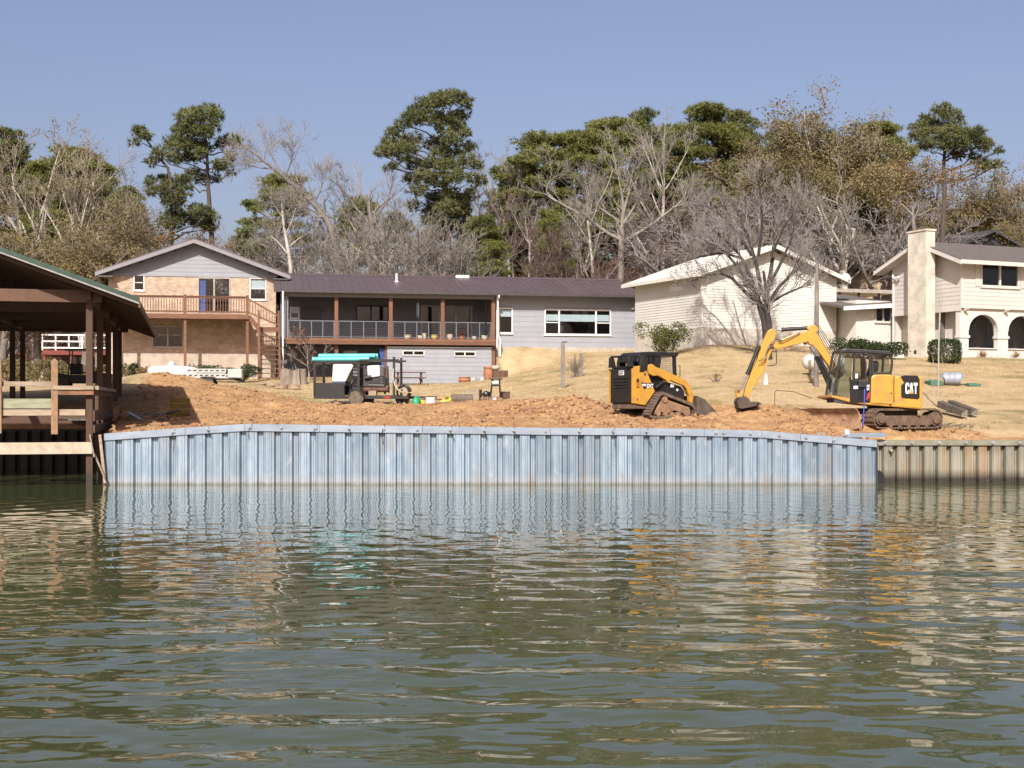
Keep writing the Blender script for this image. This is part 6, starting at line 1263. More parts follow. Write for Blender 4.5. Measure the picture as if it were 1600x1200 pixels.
# covered boat and slotted trailer behind the soil heap
bt = thing('covered_boat', 268, 68.5, 6, 'small white covered boat behind the soil heap', 'boat', .4); m = MB(); vs = []; fs = []; st_ = [(-1.15, .36, .45), (-1.0, .62, .62), (0, .75, .68), (.8, .6, .62), (1.25, .12, .5)]; n_ = 9
for x_, hw, hh in st_:
    for k in range(n_): a = math.pi*k/(n_-1); vs.append((x_, hw*math.cos(a), .15+hh*math.sin(a)**.6*.75))
for i in range(len(st_)-1):
    for k in range(n_-1): fs.append((i*n_+k, (i+1)*n_+k, (i+1)*n_+k+1, i*n_+k+1))
fs += [tuple(range(n_)), tuple(reversed(range((len(st_)-1)*n_, len(st_)*n_)))]; m.add(vs, fs); m.build('cover', M('boat_cover', (.66, .65, .63), .7, var=.05), bt, True)
vs = []; fs = []
for x_, hw, hh in st_:
    for y_, zz in ((hw, .18), (hw*.8, -.2), (0, -.32), (-hw*.8, -.2), (-hw, .18)): vs.append((x_, y_, zz))
for i in range(len(st_)-1):
    for k in range(4): fs.append((i*5+k, i*5+k+1, (i+1)*5+k+1, (i+1)*5+k))
fs += [(0, 1, 2, 3, 4), (24, 23, 22, 21, 20)]; MB().add(vs, fs).build('hull', WHITE, bt); MB().lathe([(.16, .55), (.16, .78), (.08, .86)], 12).build('cover_peak', MATS['boat_cover'], bt, True)
for x_ in (-1.25, -1.1): MB().box(x_-.05, x_+.05, -.5, -.4, -.5, .28).build('bunk_guide', BLACKSTEEL, bt)
for x_ in (-.7, .6): MB().box(x_-.05, x_+.05, -.5, .5, -.75, -.25).build('cradle', BLACKSTEEL, bt)
st2 = thing('slotted_trailer', 325, 67, 6, 'low flat trailer with slotted pale side rails beside the covered boat', 'trailer'); ALU = M('pale_aluminium', (.55, .54, .50), .5, .3, var=.08)
def slotted(x0, x1, z0, z1, y_, n_):
    m = MB(); m.box(x0, x1, y_, y_+.03, z0, z0+(z1-z0)*.3); m.box(x0, x1, y_, y_+.03, z1-(z1-z0)*.3, z1); w_ = (x1-x0)/n_
    for k in range(n_+1): a = x0+w_*k; m.box(max(x0, a-w_*.2), min(x1, a+w_*.2), y_, y_+.03, z0+(z1-z0)*.3, z1-(z1-z0)*.3)
    m.box(x0, x1, y_+.08, y_+.1, z0, z1); return m
slotted(-1.4, .95, .55, .78, -.8, 9).build('side_rail', ALU, st2); slotted(-1.0, .9, .82, 1.02, -.3, 7).build('side_rail', ALU, st2); slotted(-1.4, .95, .55, .78, .75, 9).build('side_rail', ALU, st2)
MB().box(-1.4, 1.3, -.76, .72, .48, .54).build('bed', BLACKSTEEL, st2); MB().bar((1.3, 0, .5), (1.75, 0, .42), .12, .1).build('tongue', BLACKSTEEL, st2); MB().box(1.0, 1.7, -.5, .3, .56, 1.0).build('front_locker', ALU, st2, bevel=.04)
for y_ in (-.92, .78): MB().cyl((.1, y_, .28), (.1, y_+.14, .28), .28, .28, 18).build('wheel', RUBBER, st2); MB().prism([(-.35, .5), (-.2, .62), (.4, .62), (.55, .5)], y_-.02, y_+.16).build('fender', BLACKSTEEL, st2)
# debris in the boathouse shade: planks and yellow bin
t = thing('debris_planks', 236, 45.2, 0, 'broken planks and scraps lying in the boathouse shadow', 'debris'); rr = random.Random(12)
for k in range(9): a = rr.uniform(-.5, .5); x_ = rr.uniform(-1.0, .9); y_ = rr.uniform(-.8, .8); l = rr.uniform(.5, 1.1); MB().bar((x_-math.cos(a)*l/2, y_-math.sin(a)*l/2, .1+rr.uniform(0, .15)), (x_+math.cos(a)*l/2, y_+math.sin(a)*l/2, .12+rr.uniform(0, .25)), .14, .04).build('plank', GREYWOOD, t)
t = thing('scrap_sheet', 211, 44.0, -20, 'crumpled pale metal scrap in the boathouse shadow', 'scrap'); MB().bar((-.25, 0, .35), (.2, .1, .12), .2, .03).build('sheet', GALVCAP, t); MB().bar((-.2, .05, .1), (-.22, .0, .36), .04, .04).build('prop', GREYWOOD, t)
t = thing('yellow_crate', 281, 47.5, -10, 'dull yellow crate half hidden in the boathouse shadow', 'crate'); YH = M('dull_yellow', (.22, .15, .02), .8, var=.2)
for k in range(3): MB().box(-.28, .28, -.25, -.22, .04+.19*k, .04+.19*k+.16).build('slat', YH, t); MB().box(-.28, .28, .22, .25, .04+.19*k, .04+.19*k+.16).build('slat', YH, t); MB().box(-.28, -.25, -.22, .22, .04+.19*k, .04+.19*k+.16).build('slat', YH, t); MB().box(.25, .28, -.22, .22, .04+.19*k, .04+.19*k+.16).build('slat', YH, t)
MB().box(-.26, .26, -.22, .22, -.05, .04).build('crate_floor', YH, t)
# ---------------------------------------------------------------- trees
def norm(a): return a/np.maximum(np.linalg.norm(a, axis=-1, keepdims=True), 1e-9)
def grow(rg, st, di, ln, r0, K=5, wig=.15, up=.0, tip=.35):
    """st,di (N,3), ln,r0 (N,) -> points (N,K,3), radii (N,K)"""
    N = len(st); pts = [st]; d = norm(di); seg = (ln/(K-1))[:, None]; upv = np.zeros((N, 3)); upv[:, 2] = 1
    for k in range(K-1):
        d = norm(d + rg.normal(0, wig, (N, 3)) + upv*up); pts.append(pts[-1] + d*seg)
    t = np.linspace(0, 1, K)[None]
    return np.stack(pts, 1), r0[:, None]*(1 - (1-tip)*t)
def spawn(rg, pts, rad, n, t0, t1, ang, asp, lr, rr, ln_ref, bias=0.0):
    """n children per parent"""
    N, K, _ = pts.shape; idx = np.repeat(np.arange(N), n); t = rg.uniform(t0, t1, N*n); x = t*(K-1); i = np.clip(x.astype(int), 0, K-2); f = (x-i)[:, None]
    p = pts[idx, i]*(1-f) + pts[idx, i+1]*f; tg = norm(pts[idx, i+1]-pts[idx, i]); pr = rad[idx, i]*(1-f[:, 0]) + rad[idx, i+1]*f[:, 0]
    q = norm(np.cross(tg, rg.normal(0, 1, (N*n, 3)))); a = np.clip(rg.normal(ang, asp, N*n), .1, 1.9)[:, None]
    d = tg*np.cos(a) + q*np.sin(a); d[:, 2] += bias
    return p, norm(d), ln_ref[idx]*lr*rg.uniform(.6, 1.25, N*n)*(1.15-.5*t), np.minimum(pr*.85, pr*rr*rg.uniform(.7, 1.2, N*n)), idx
def tubes(pts, rad, S):
    N, K, _ = pts.shape; tg = np.empty_like(pts); tg[:, 1:-1] = pts[:, 2:]-pts[:, :-2]; tg[:, 0] = pts[:, 1]-pts[:, 0]; tg[:, -1] = pts[:, -1]-pts[:, -2]; tg = norm(tg)
    md = norm(pts[:, -1]-pts[:, 0]); ref = np.where(np.abs(md[:, 2:3]) < .8, np.array([[0, 0, 1.]]), np.array([[1., 0, 0]]))[:, None, :]
    a = norm(np.cross(tg, ref)); b = np.cross(tg, a); g = np.arange(S)*2*np.pi/S
    v = pts[:, :, None, :] + rad[:, :, None, None]*(a[:, :, None, :]*np.cos(g)[None, None, :, None] + b[:, :, None, :]*np.sin(g)[None, None, :, None])
    base = np.arange(N*K*S).reshape(N, K, S); nx_ = np.roll(base, -1, axis=2)
    f = np.stack([base[:, :-1], base[:, 1:], nx_[:, 1:], nx_[:, :-1]], -1).reshape(-1, 4)
    return v.reshape(-1, 3), f
def merge(parts):
    vs = []; fs = []; o = 0
    for v, f in parts: vs.append(v); fs.append(f+o); o += len(v)
    return np.concatenate(vs), np.concatenate(fs)
def leaves(rg, c, s, flat=.0, aspect=.6):
    """one quad leaf at each centre"""
    n = len(c); a = norm(rg.normal(0, 1, (n, 3))); b = norm(np.cross(a, rg.normal(0, 1, (n, 3)))); sz = (s*rg.uniform(.6, 1.35, n))[:, None]
    v = np.stack([c - a*sz*.5, c + b*sz*.5*aspect, c + a*sz*.5, c - b*sz*.5*aspect], 1).reshape(-1, 3)
    return v, np.arange(4*n).reshape(-1, 4)
def tufts(rg, c, ax, ln, m=12, w=.035):
    """needle tufts: m thin triangles round each centre"""
    n = len(c); d = norm(ax[:, None, :]*.55 + rg.normal(0, .75, (n, m, 3))); L_ = ln*rg.uniform(.65, 1.15, (n, m, 1)); s = norm(np.cross(d, rg.normal(0, 1, (n, m, 3))))*w
    p = c[:, None, :] + d*L_*.08; v = np.stack([p-s, p+s, p+d*L_], 2).reshape(-1, 3)
    return v, np.arange(3*n*m).reshape(-1, 3)
# bark and foliage
BARK = {k: M(k, c, .9, scale=5, stretch=(1, 1, .4), col2=c2, bump=.02, bscale=8) for k, c, c2 in (('pale_bark', (.42, .385, .33), (.27, .24, .20)), ('white_bark', (.54, .50, .43), (.34, .31, .26)), ('grey_bark', (.22, .19, .165), (.13, .11, .095)), ('pine_bark', (.10, .072, .056), (.06, .044, .036)), ('dark_bark', (.052, .043, .037), (.03, .025, .022)), ('oak_bark', (.30, .265, .23), (.17, .145, .125)))}
TWIG = {k: M(k, c, .95, scale=.6, col2=c2, pv=.1) for k, c, c2 in (('pale_twig', (.33, .295, .255), (.215, .19, .165)), ('grey_twig', (.31, .285, .27), (.20, .18, .17)), ('red_twig', (.21, .135, .11), (.15, .10, .085)), ('tan_twig', (.34, .29, .225), (.22, .18, .14)))}
def leafmat(name, cols, scale=.5, pv=.12, trans=.35):
    m = M(name, cols[0], .75, pv=0.0); nt = m.node_tree; N = nt.nodes; L = nt.links; b = N['Principled BSDF']; g = N.new('ShaderNodeNewGeometry')
    n = N.new('ShaderNodeTexNoise'); n.inputs['Scale'].default_value = scale; n.inputs['Detail'].default_value = 4; L.new(g.outputs['Position'], n.inputs['Vector'])
    mr = N.new('ShaderNodeMath'); mr.operation = 'MULTIPLY_ADD'; mr.inputs[1].default_value = .45; L.new(g.outputs['Random Per Island'], mr.inputs[0])
    n2 = N.new('ShaderNodeMapRange'); n2.inputs[1].default_value = .3; n2.inputs[2].default_value = .7; n2.inputs[4].default_value = .55; L.new(n.outputs[0], n2.inputs[0]); L.new(n2.outputs[0], mr.inputs[2])
    r = N.new('ShaderNodeValToRGB'); e = r.color_ramp.elements
    while len(e) < len(cols): e.new(.5)
    for i, c in enumerate(cols): e[i].position = i/(len(cols)-1); e[i].color = (*[q*KA for q in c], 1)
    L.new(mr.outputs[0], r.inputs[0]); oi = N.new('ShaderNodeObjectInfo'); mp = N.new('ShaderNodeMapRange'); mp.inputs[3].default_value = 1-pv; mp.inputs[4].default_value = 1+pv; L.new(oi.outputs['Random'], mp.inputs[0])
    hv = N.new('ShaderNodeHueSaturation'); L.new(mp.outputs[0], hv.inputs['Value']); L.new(r.outputs[0], hv.inputs['Color']); L.new(hv.outputs[0], b.inputs['Base Color'])
    tr = N.new('ShaderNodeBsdfTranslucent'); L.new(hv.outputs[0], tr.inputs[0]); mx = N.new('ShaderNodeMixShader'); mx.inputs[0].default_value = trans; L.new(b.outputs[0], mx.inputs[1]); L.new(tr.outputs[0], mx.inputs[2]); L.new(mx.outputs[0], N['Material Output'].inputs[0])
    b.inputs['Specular IOR Level'].default_value = .25
    return m
NEEDLE = leafmat('pine_needles', [(.07, .085, .034), (.14, .158, .058), (.21, .222, .088), (.28, .28, .125)], .35, .12)
NEEDLE2 = leafmat('yellowish_pine_needles', [(.10, .125, .032), (.19, .21, .055), (.27, .28, .085), (.34, .325, .12)], .4, .1)
OLIVE = leafmat('olive_brown_leaves', [(.10, .09, .042), (.17, .15, .065), (.24, .20, .09), (.31, .235, .10), (.34, .30, .18)], .30, .12)
RUST = leafmat('rusty_orange_leaves', [(.15, .105, .052), (.25, .165, .075), (.34, .215, .088), (.40, .29, .155)], .35, .12)
REDBR = leafmat('red_brown_leaves', [(.10, .05, .032), (.17, .075, .05), (.22, .11, .07)], .5, .1)
DKGREEN = leafmat('dark_evergreen_leaves', [(.022, .035, .012), (.045, .065, .02), (.075, .10, .032)], 1.2, .1, .25)
BRIGHT = leafmat('light_green_leaves', [(.07, .085, .02), (.13, .14, .035), (.20, .18, .06)], 1.2, .1)

def skeleton(seed, h, r0, lean=(0, 0), fork=3, lv=((6, .55, .75), (6, .5, .7), (6, .45, .7)), up=(.05, .06, .05, .03), clear=.3, wig=.12, trunkfrac=.55, K=6):
    """trunk then successive orders of branches; returns list of (pts, rad, lens)"""
    rg = np.random.default_rng(seed); out = []
    st = np.zeros((1, 3)); st[0, 2] = -.4; p, r = grow(rg, st, np.array([[lean[0], lean[1], 1.0]]), np.array([h*trunkfrac+.4]), np.array([r0]), K+2, wig*.5, .03, .55); out.append((p, r, np.array([h*trunkfrac])))
    ln = np.array([h*trunkfrac]); first = True
    for (n, ratio, ang), u_ in zip(lv, up):
        pts, rad, l0 = out[-1]
        t0 = clear if first else .25
        s, d, l, rr, idx = spawn(rg, pts, rad, n, t0, 1.0, ang, .22, ratio/(1 if not first else .75), .62, l0, u_*2)
        p, r = grow(rg, s, d, l, rr, K if first else max(3, K-1), wig, u_, .3); out.append((p, r, l)); first = False
    return rg, out
PROTO = {}
def wood_parts(sk, split=2, sides=(8, 6, 4, 3, 3), min_r=.012):
    a = merge([tubes(p, np.maximum(r, min_r), sides[i]) for i, (p, r, l) in enumerate(sk[:split])])
    b = merge([tubes(p, np.maximum(r, min_r), sides[min(split+i, 4)]) for i, (p, r, l) in enumerate(sk[split:])])
    return a, b
def smooth(me): me.polygons.foreach_set('use_smooth', np.ones(len(me.polygons), bool)); return me
def bare_proto(key, seed, h=14, r0=.2, bark='pale_bark', twig='pale_twig', min_r=.0095, **kw):
    rg, sk = skeleton(seed, h, r0, **kw); a, b = wood_parts(sk, 2, min_r=min_r)
    ma = smooth(np_mesh(key+'_trunk', *a)); mb = np_mesh(key+'_twigs', *b); ma.materials.append(BARK[bark]); mb.materials.append(TWIG[twig]); top = max(a[0][:, 2].max(), b[0][:, 2].max())
    PROTO[key] = (ma, [('crown', mb)], top)
def leafy_proto(key, seed, h=14, r0=.22, bark='pale_bark', leaf=OLIVE, nleaf=16000, size=.2, spread=.35, **kw):
    rg, sk = skeleton(seed, h, r0, **kw); a, b = wood_parts(sk, 2)
    tip = np.concatenate([sk[-1][0].reshape(-1, 3), sk[-2][0][:, 2:].reshape(-1, 3)]); c = tip[rg.integers(0, len(tip), nleaf)] + rg.normal(0, spread, (nleaf, 3))
    ma = smooth(np_mesh(key+'_trunk', *a)); ma.materials.append(BARK[bark]); mt = np_mesh(key+'_twigs', *b); mt.materials.append(TWIG['tan_twig']); ml = np_mesh(key+'_leaves', *leaves(rg, c, size)); ml.materials.append(leaf)
    PROTO[key] = (ma, [('crown', ml), ('twigs', mt)], max(a[0][:, 2].max(), c[:, 2].max()))
def pine_mesh(key, seed, trunk, clumps, r0=.25, dens=26, needle=None, ln=.34, bark='pine_bark', m=11, limb=True, w=.036):
    """trunk polyline (local), clumps (x,y,z,rx,ry,rz): limb from the trunk into each clump, needle tufts through it"""
    rg = np.random.default_rng(seed); trunk = np.array(trunk, float); parts = []; K = len(trunk)
    parts.append(tubes(trunk[None], np.linspace(r0, r0*.25, K)[None], 8)); C_ = np.array(clumps, float)
    tc = []; ta = []; sb = []; sr = []
    for (x, y, zz, rx, ry, rz) in clumps:
        zs = np.clip(zz - .35*math.hypot(x-np.interp(zz, trunk[:, 2], trunk[:, 0]), y) - .2*rz, trunk[0, 2]+.3, trunk[-1, 2]); b0 = np.array([np.interp(zs, trunk[:, 2], trunk[:, 0]), np.interp(zs, trunk[:, 2], trunk[:, 1]), zs]); e = np.array([x, y, zz-.25*rz])
        t = np.linspace(0, 1, 6)[:, None]; lp = b0*(1-t)+e*t; lp[1:-1] += rg.normal(0, .12, (4, 3)); lp[:, 2] -= (np.sin(t[:, 0]*np.pi)*.12*np.linalg.norm(e-b0))*rg.uniform(-.4, 1)
        rr = np.clip(.03+.014*np.linalg.norm(e-b0), .035, r0*.5); parts.append(tubes(lp[None], np.linspace(rr, rr*.35, 6)[None], 5))
        vol = rx*ry*rz; nt = int(max(14, dens*(rx*ry+ry*rz+rx*rz)/1.0)); q = norm(rg.normal(0, 1, (nt, 3)))*(rg.uniform(.12, 1, (nt, 1))**.45); c = np.array([x, y, zz]) + q*np.array([rx, ry, rz])*(1+rg.normal(0, .10, (nt, 1)))
        tc.append(c); ta.append(norm(q + np.array([0, 0, .55])))
        ns = max(5, nt//14); cc = c[rg.integers(0, nt, ns)]; sp = np.linspace(0, 1, 3)[None, :, None]; s0 = lp[rg.integers(3, 6, ns)]; sb.append(s0[:, None, :]*(1-sp)+cc[:, None, :]*sp)
    sb = np.concatenate(sb); parts.append(tubes(sb, np.full((len(sb), 3), .018), 3)); v, f = merge(parts); ma = smooth(np_mesh(key+'_trunk', v, f)); ma.materials.append(BARK[bark])
    tc = np.concatenate(tc); mc = np_mesh(key+'_needles', *tufts(rg, tc, np.concatenate(ta), ln, m, w)); mc.materials.append(needle or NEEDLE); PROTO[key] = (ma, [('crown', mc)], tc[:, 2].max()+.2)
def auto_pine(key, seed, h=18, r0=.26, crown=.55, width=3.0, n=42, needle=None, ln=.36, dens=40, flat=.6):
    rg = np.random.default_rng(seed); tr = [(rg.normal(0, .12)*k, rg.normal(0, .12)*k, h*k/6-.4*(k == 0)) for k in range(7)]; cl = []
    for i in range(n):
        f = (i+.5)/n; zz = h*(1-crown) + h*crown*f; wr = width*(1-.80*f**2.0)*(.45+.55*min(1, f*3+.3)); a = i*2.399+rg.uniform(-.4, .4); d = wr*rg.uniform(.45, 1.0); s = rg.uniform(.75, 1.35)*(.62+.2*width/3)
        cl.append((tr[min(6, int(zz/h*6))][0]+d*math.cos(a), d*math.sin(a), zz+rg.normal(0, .4), s*1.25, s*1.25, s*flat))
    pine_mesh(key, seed, tr, cl, r0, dens, needle, ln)
USED = set()
def plant(key, px, D, top, label, cat='tree', name='tree', group=None, wide=1.0, yaw=None, base=None, flip=1):
    """stand a tree at photo column px and distance D, as tall as it reaches there"""
    trunk, crowns, ht = PROTO[key]; X = (px-800)/F*D; zb = gz(X, D) if base is None else base; zt = H - (top-HZ)/F*D; s = (zt-zb)/ht
    t = empty(name, (X, D, zb), R(yaw) if yaw is not None else random.uniform(0, 6.28), label, cat, group); t.scale = (s*wide*flip, s*wide, s)
    link('trunk', trunk, t)
    for nm, me in crowns:
        o = link(nm, me, t)
        if nm == 'twigs': o['kind'] = 'stuff'
    return t
# prototypes
auto_pine('pineA', 1, 18, .27, .62, 3.4, 46); auto_pine('pineB', 2, 20, .28, .50, 3.0, 40); auto_pine('pineC', 3, 16, .25, .75, 3.2, 50, NEEDLE2); auto_pine('pineD', 4, 18, .26, .55, 3.8, 44, NEEDLE2, flat=.5)
LV = ((7, .55, .7), (6, .55, .65), (6, .55, .6), (4, .6, .55))
bare_proto('bareA', 11, 14, .20, lv=LV, up=(.06, .06, .05, .03)); bare_proto('bareB', 12, 15, .18, bark='white_bark', lv=((8, .45, .5), (6, .5, .55), (6, .55, .6), (3, .6, .6)), up=(.10, .08, .06, .04), clear=.35, trunkfrac=.7)
bare_proto('bareC', 13, 12, .26, bark='grey_bark', twig='grey_twig', lv=((8, .7, .8), (6, .55, .75), (6, .5, .7), (4, .55, .6)), up=(.04, .04, .05, .04), clear=.35, trunkfrac=.42, wig=.2)
bare_proto('bareR', 14, 11, .14, bark='grey_bark', twig='red_twig', lv=((8, .5, .5), (7, .5, .5), (5, .55, .55), (4, .6, .5)), up=(.10, .08, .05, .03), clear=.15, trunkfrac=.65)
bare_proto('brushP', 15, 9, .12, bark='pale_bark', twig='pale_twig', lv=((11, .75, .75), (6, .55, .6), (5, .55, .6), (4, .55, .6)), up=(.07, .08, .06, .04), clear=.04, trunkfrac=.5, wig=.16)
bare_proto('bareW', 17, 12, .2, bark='white_bark', twig='pale_twig', lv=((8, .65, .75), (5, .55, .75), (5, .5, .7), (3, .55, .6)), up=(.05, .05, .05, .04), clear=.35, trunkfrac=.5, wig=.2)
bare_proto('snag', 16, 13, .30, bark='pale_bark', twig='pale_twig', lv=((5, .55, .6), (3, .45, .7), (2, .45, .7)), up=(.06, .05, .04), clear=.45, trunkfrac=.6, wig=.18)
leafy_proto('oliveA', 21, 14, .24, lv=LV, nleaf=34000, size=.135, spread=.30); leafy_proto('oliveB', 22, 13, .24, bark='white_bark', lv=((8, .55, .65), (6, .55, .65), (6, .55, .6), (3, .6, .6)), nleaf=6500, size=.12, spread=.2)
leafy_proto('rustA', 23, 10, .18, leaf=RUST, bark='grey_bark', lv=((10, .6, .65), (6, .55, .65), (6, .55, .6), (3, .6, .5)), clear=.12, nleaf=14000, size=.12, spread=.22); leafy_proto('oliveC', 24, 10, .20, leaf=OLIVE, bark='grey_bark', lv=((11, .62, .75), (6, .55, .65), (6, .55, .6), (3, .6, .5)), clear=.10, nleaf=15000, size=.125, spread=.24)
leafy_proto('syc', 25, 15, .24, bark='white_bark', lv=((8, .6, .55), (5, .55, .6), (5, .55, .6), (4, .55, .6)), up=(.08, .06, .05, .03), clear=.2, trunkfrac=.65, nleaf=1800, size=.11, spread=.15)
# ---- hero pines traced from what they look like
def clumps_px(px0, D, zb, lst, seed, depth=1.6):
    rg = np.random.default_rng(seed); out = []; k = D/F
    for x, y, rx, ry in lst:
        out.append(((x-px0)*k, rg.uniform(-depth, depth), H-(y-HZ)*k-zb, rx*k*1.28, rx*k*1.3, ry*k*1.25))
    return out
D1 = 100.0; X1_ = (335-800)/F*D1; zb = gz(X1_, D1); k1 = D1/F
tp1 = [((x-335)*k1, 0, H-(y-HZ)*k1-zb) for x, y in ((335, 420), (331, 372), (328, 330), (325, 290), (324, 255), (322, 225), (318, 190), (312, 165))]
tp1[0] = (0, 0, -.4)
pine_mesh('heroA', 31, tp1, clumps_px(335, D1, zb, [(300,172,12,8),(322,168,12,9),(336,178,10,9),(290,186,11,9),(312,188,15,10),(334,198,11,9),(284,204,12,9),(304,208,16,10),(326,212,12,8),(262,212,10,8),(273,224,14,9),(294,228,16,9),(318,230,12,7),(338,218,9,7),(356,214,12,8),(366,222,6,5),(252,240,11,8),(276,246,13,8),(298,244,12,7),(320,244,9,6),(360,242,7,8),(362,252,5,5),(340,256,10,5),(352,260,9,5),(300,268,10,6),(312,276,11,7),(296,284,7,5),(333,276,6,5),(356,266,5,4)], 5), .21, 46, ln=.36)
t = empty('pine_tree', (X1_, D1, zb), 0, 'tall lone pine with bare lower trunk rising behind the brick house', 'tree'); link('trunk', PROTO['heroA'][0], t); link('crown', PROTO['heroA'][1][0][1], t)
X2 = (268-800)/F*D1; zb = gz(X2, D1); tp2 = [((x-268)*k1, 0, H-(y-HZ)*k1-zb) for x, y in ((268, 420), (268, 340), (267, 285), (262, 262), (250, 248), (236, 228), (226, 215), (216, 208))]; tp2[0] = (0, 0, -.4); tp2 = [tp2[0], tp2[1], tp2[2], tp2[3], tp2[4], tp2[5], tp2[6], tp2[7]]
pine_mesh('heroB', 32, tp2, clumps_px(268, D1, zb, [(218,206,11,9),(230,214,8,6),(212,224,6,5),(238,254,8,5),(248,276,11,6),(234,282,8,6),(258,288,9,6),(246,300,12,7),(272,296,12,8),(286,286,10,7),(294,302,11,8),(262,310,13,8),(282,318,14,9),(300,324,10,8),(268,332,14,8),(290,340,14,8),(318,334,13,8),(334,340,9,7),(310,348,14,7),(330,354,10,6),(255,345,10,7),(275,352,12,8)], 6, 1.3), .15, 46, ln=.36)
t = empty('pine_tree', (X2, D1, zb), 0, 'shorter leaning pine left of the tall lone pine behind the brick house', 'tree'); link('trunk', PROTO['heroB'][0], t); link('crown', PROTO['heroB'][1][0][1], t)
X3 = (700-800)/F*D1; zb = gz(X3, D1); tp3 = [((x-700)*k1, 0, H-(y-HZ)*k1-zb) for x, y in ((702, 430), (700, 370), (697, 310), (693, 260), (690, 220), (690, 185), (692, 155))]; tp3[0] = (0, 0, -.4)
pine_mesh('heroC', 33, tp3, clumps_px(700, D1, zb, [(700,148,14,8),(680,150,13,8),(662,158,13,8),(716,158,12,8),(730,166,9,7),(644,166,10,7),(690,166,15,8),(706,178,14,8),(636,176,8,5),(724,180,9,6),(672,184,15,8),(652,188,13,8),(692,196,16,9),(632,196,11,7),(714,200,12,7),(612,206,11,7),(640,210,14,8),(602,220,9,8),(620,224,13,8),(680,216,16,9),(706,220,14,9),(728,212,9,6),(596,236,9,7),(612,242,12,8),(640,240,13,7),(692,240,16,9),(722,234,12,8),(734,222,8,6),(608,258,9,6),(650,256,12,8),(674,258,14,9),(704,262,16,9),(730,256,11,8),(745,262,8,6),(640,276,12,7),(664,280,14,9),(690,284,16,9),(718,282,14,9),(740,276,9,8),(630,250,10,7),(654,300,12,8),(680,304,14,9),(708,306,15,9),(734,300,10,8),(646,320,10,6),(672,326,13,8),(700,330,14,9),(724,322,11,8),(690,350,12,8),(712,352,11,7),(752,285,7,6),(668,345,9,6)], 7, 2.0), .25, 46, ln=.36)
t = empty('pine_tree', (X3, D1, zb), 0, 'tallest broad pine rising behind the middle of the long roof', 'tree'); link('trunk', PROTO['heroC'][0], t); link('crown', PROTO['heroC'][1][0][1], t)
X4 = (1490-800)/F*104; k4 = 104/F; zb = gz(X4, 104); tp4 = [((x-1490)*k4, 0, H-(y-HZ)*k4-zb) for x, y in ((1478, 420), (1476, 330), (1474, 270), (1476, 235), (1476, 205), (1474, 178))]; tp4[0] = (tp4[0][0], 0, -.4)
pine_mesh('heroD', 34, tp4, clumps_px(1490, 104, zb, [(1470,174,13,8),(1456,182,12,8),(1486,182,12,8),(1442,196,12,9),(1466,194,15,9),(1490,198,13,8),(1432,212,10,8),(1454,212,15,9),(1480,212,15,9),(1502,210,12,8),(1440,228,12,8),(1466,230,14,8),(1492,226,14,8),(1520,212,12,7),(1536,214,9,6),(1512,226,12,8),(1532,230,11,7),(1546,222,7,5),(1524,244,9,7),(1500,240,10,7),(1548,250,7,6),(1540,262,10,6),(1556,258,6,5),(1528,260,7,5),(1550,240,5,4)], 8), .21, 46, ln=.36)
t = empty('pine_tree', (X4, 104, zb), 0, 'rounded dark pine above the cream house at the right skyline', 'tree'); link('trunk', PROTO['heroD'][0], t); link('crown', PROTO['heroD'][1][0][1], t)
# ---- leaning grey bare tree behind the junction of the two roofs
def custom_bare(name, px0, D, path, r0, limbs, label, bark='grey_bark', twig='pale_twig', seed=1, n2=7, ln2=2.4, lv=((6, .55, .6), (5, .55, .6)), up=.06, dep=.8):
    k = D/F; X = (px0-800)/F*D; zb = gz(X, D); rg = np.random.default_rng(seed)
    def loc(pl, y=0): 
        a = np.array([((x-px0)*k, y*(i/(len(pl)-1)), H-(yy-HZ)*k-zb) for i, (x, yy) in enumerate(pl)]); tt = np.linspace(0, len(a)-1, 8); return np.stack([np.interp(tt, np.arange(len(a)), a[:, j]) for j in range(3)], -1)
    main = [(loc(path), np.linspace(r0, r0*.35, 8), 1.0)]; main[0][0][0, 2] = -.4
    for pl, rr in limbs: main.append((loc(pl, rg.uniform(-dep, dep)), np.linspace(rr, rr*.3, 8), 1.0))
    P0 = np.stack([a for a, b, c in main]); R0 = np.stack([b for a, b, c in main]); sk = []; ln0 = np.full(len(P0), ln2)
    s, d, l, rr, _ = spawn(rg, P0, R0, n2, .35, 1.0, .7, .25, 1.0, .55, ln0, up); p, r = grow(rg, s, d, l, rr, 5, .18, up, .3); sk.append((p, r, l))
    for n, ratio, ang in lv:
        s, d, l, rr, _ = spawn(rg, sk[-1][0], sk[-1][1], n, .2, 1.0, ang, .25, ratio*1.3, .6, sk[-1][2], up); p, r = grow(rg, s, d, l, rr, 4, .2, up, .3); sk.append((p, r, l))
    v, f = tubes(P0, R0, 8); t = empty(name, (X, D, zb), 0, label, 'tree'); ma = smooth(np_mesh('trunk', v, f)); link('trunk', ma, t, BARK[bark])
    v, f = merge([tubes(p, np.maximum(r, .0075), 3) for p, r, l in sk]); link('crown', np_mesh('crown', v, f), t, TWIG[twig]); return t
custom_bare('bare_tree', 530, 97, [(530, 430), (524, 372), (512, 345), (490, 318), (462, 292), (445, 278)], .30, [([(462, 292), (440, 272), (420, 258), (398, 240), (380, 228)], .16), ([(445, 278), (455, 255), (462, 238)], .07), ([(440, 272), (425, 245), (410, 222)], .08), ([(430, 264), (405, 262), (385, 256)], .06), ([(512, 345), (490, 330), (470, 322), (450, 324)], .09), ([(490, 318), (500, 300), (505, 285)], .07)], 'grey bare tree leaning far left above the roof junction', 'grey_bark', 'pale_twig', 3, 9, 2.2)
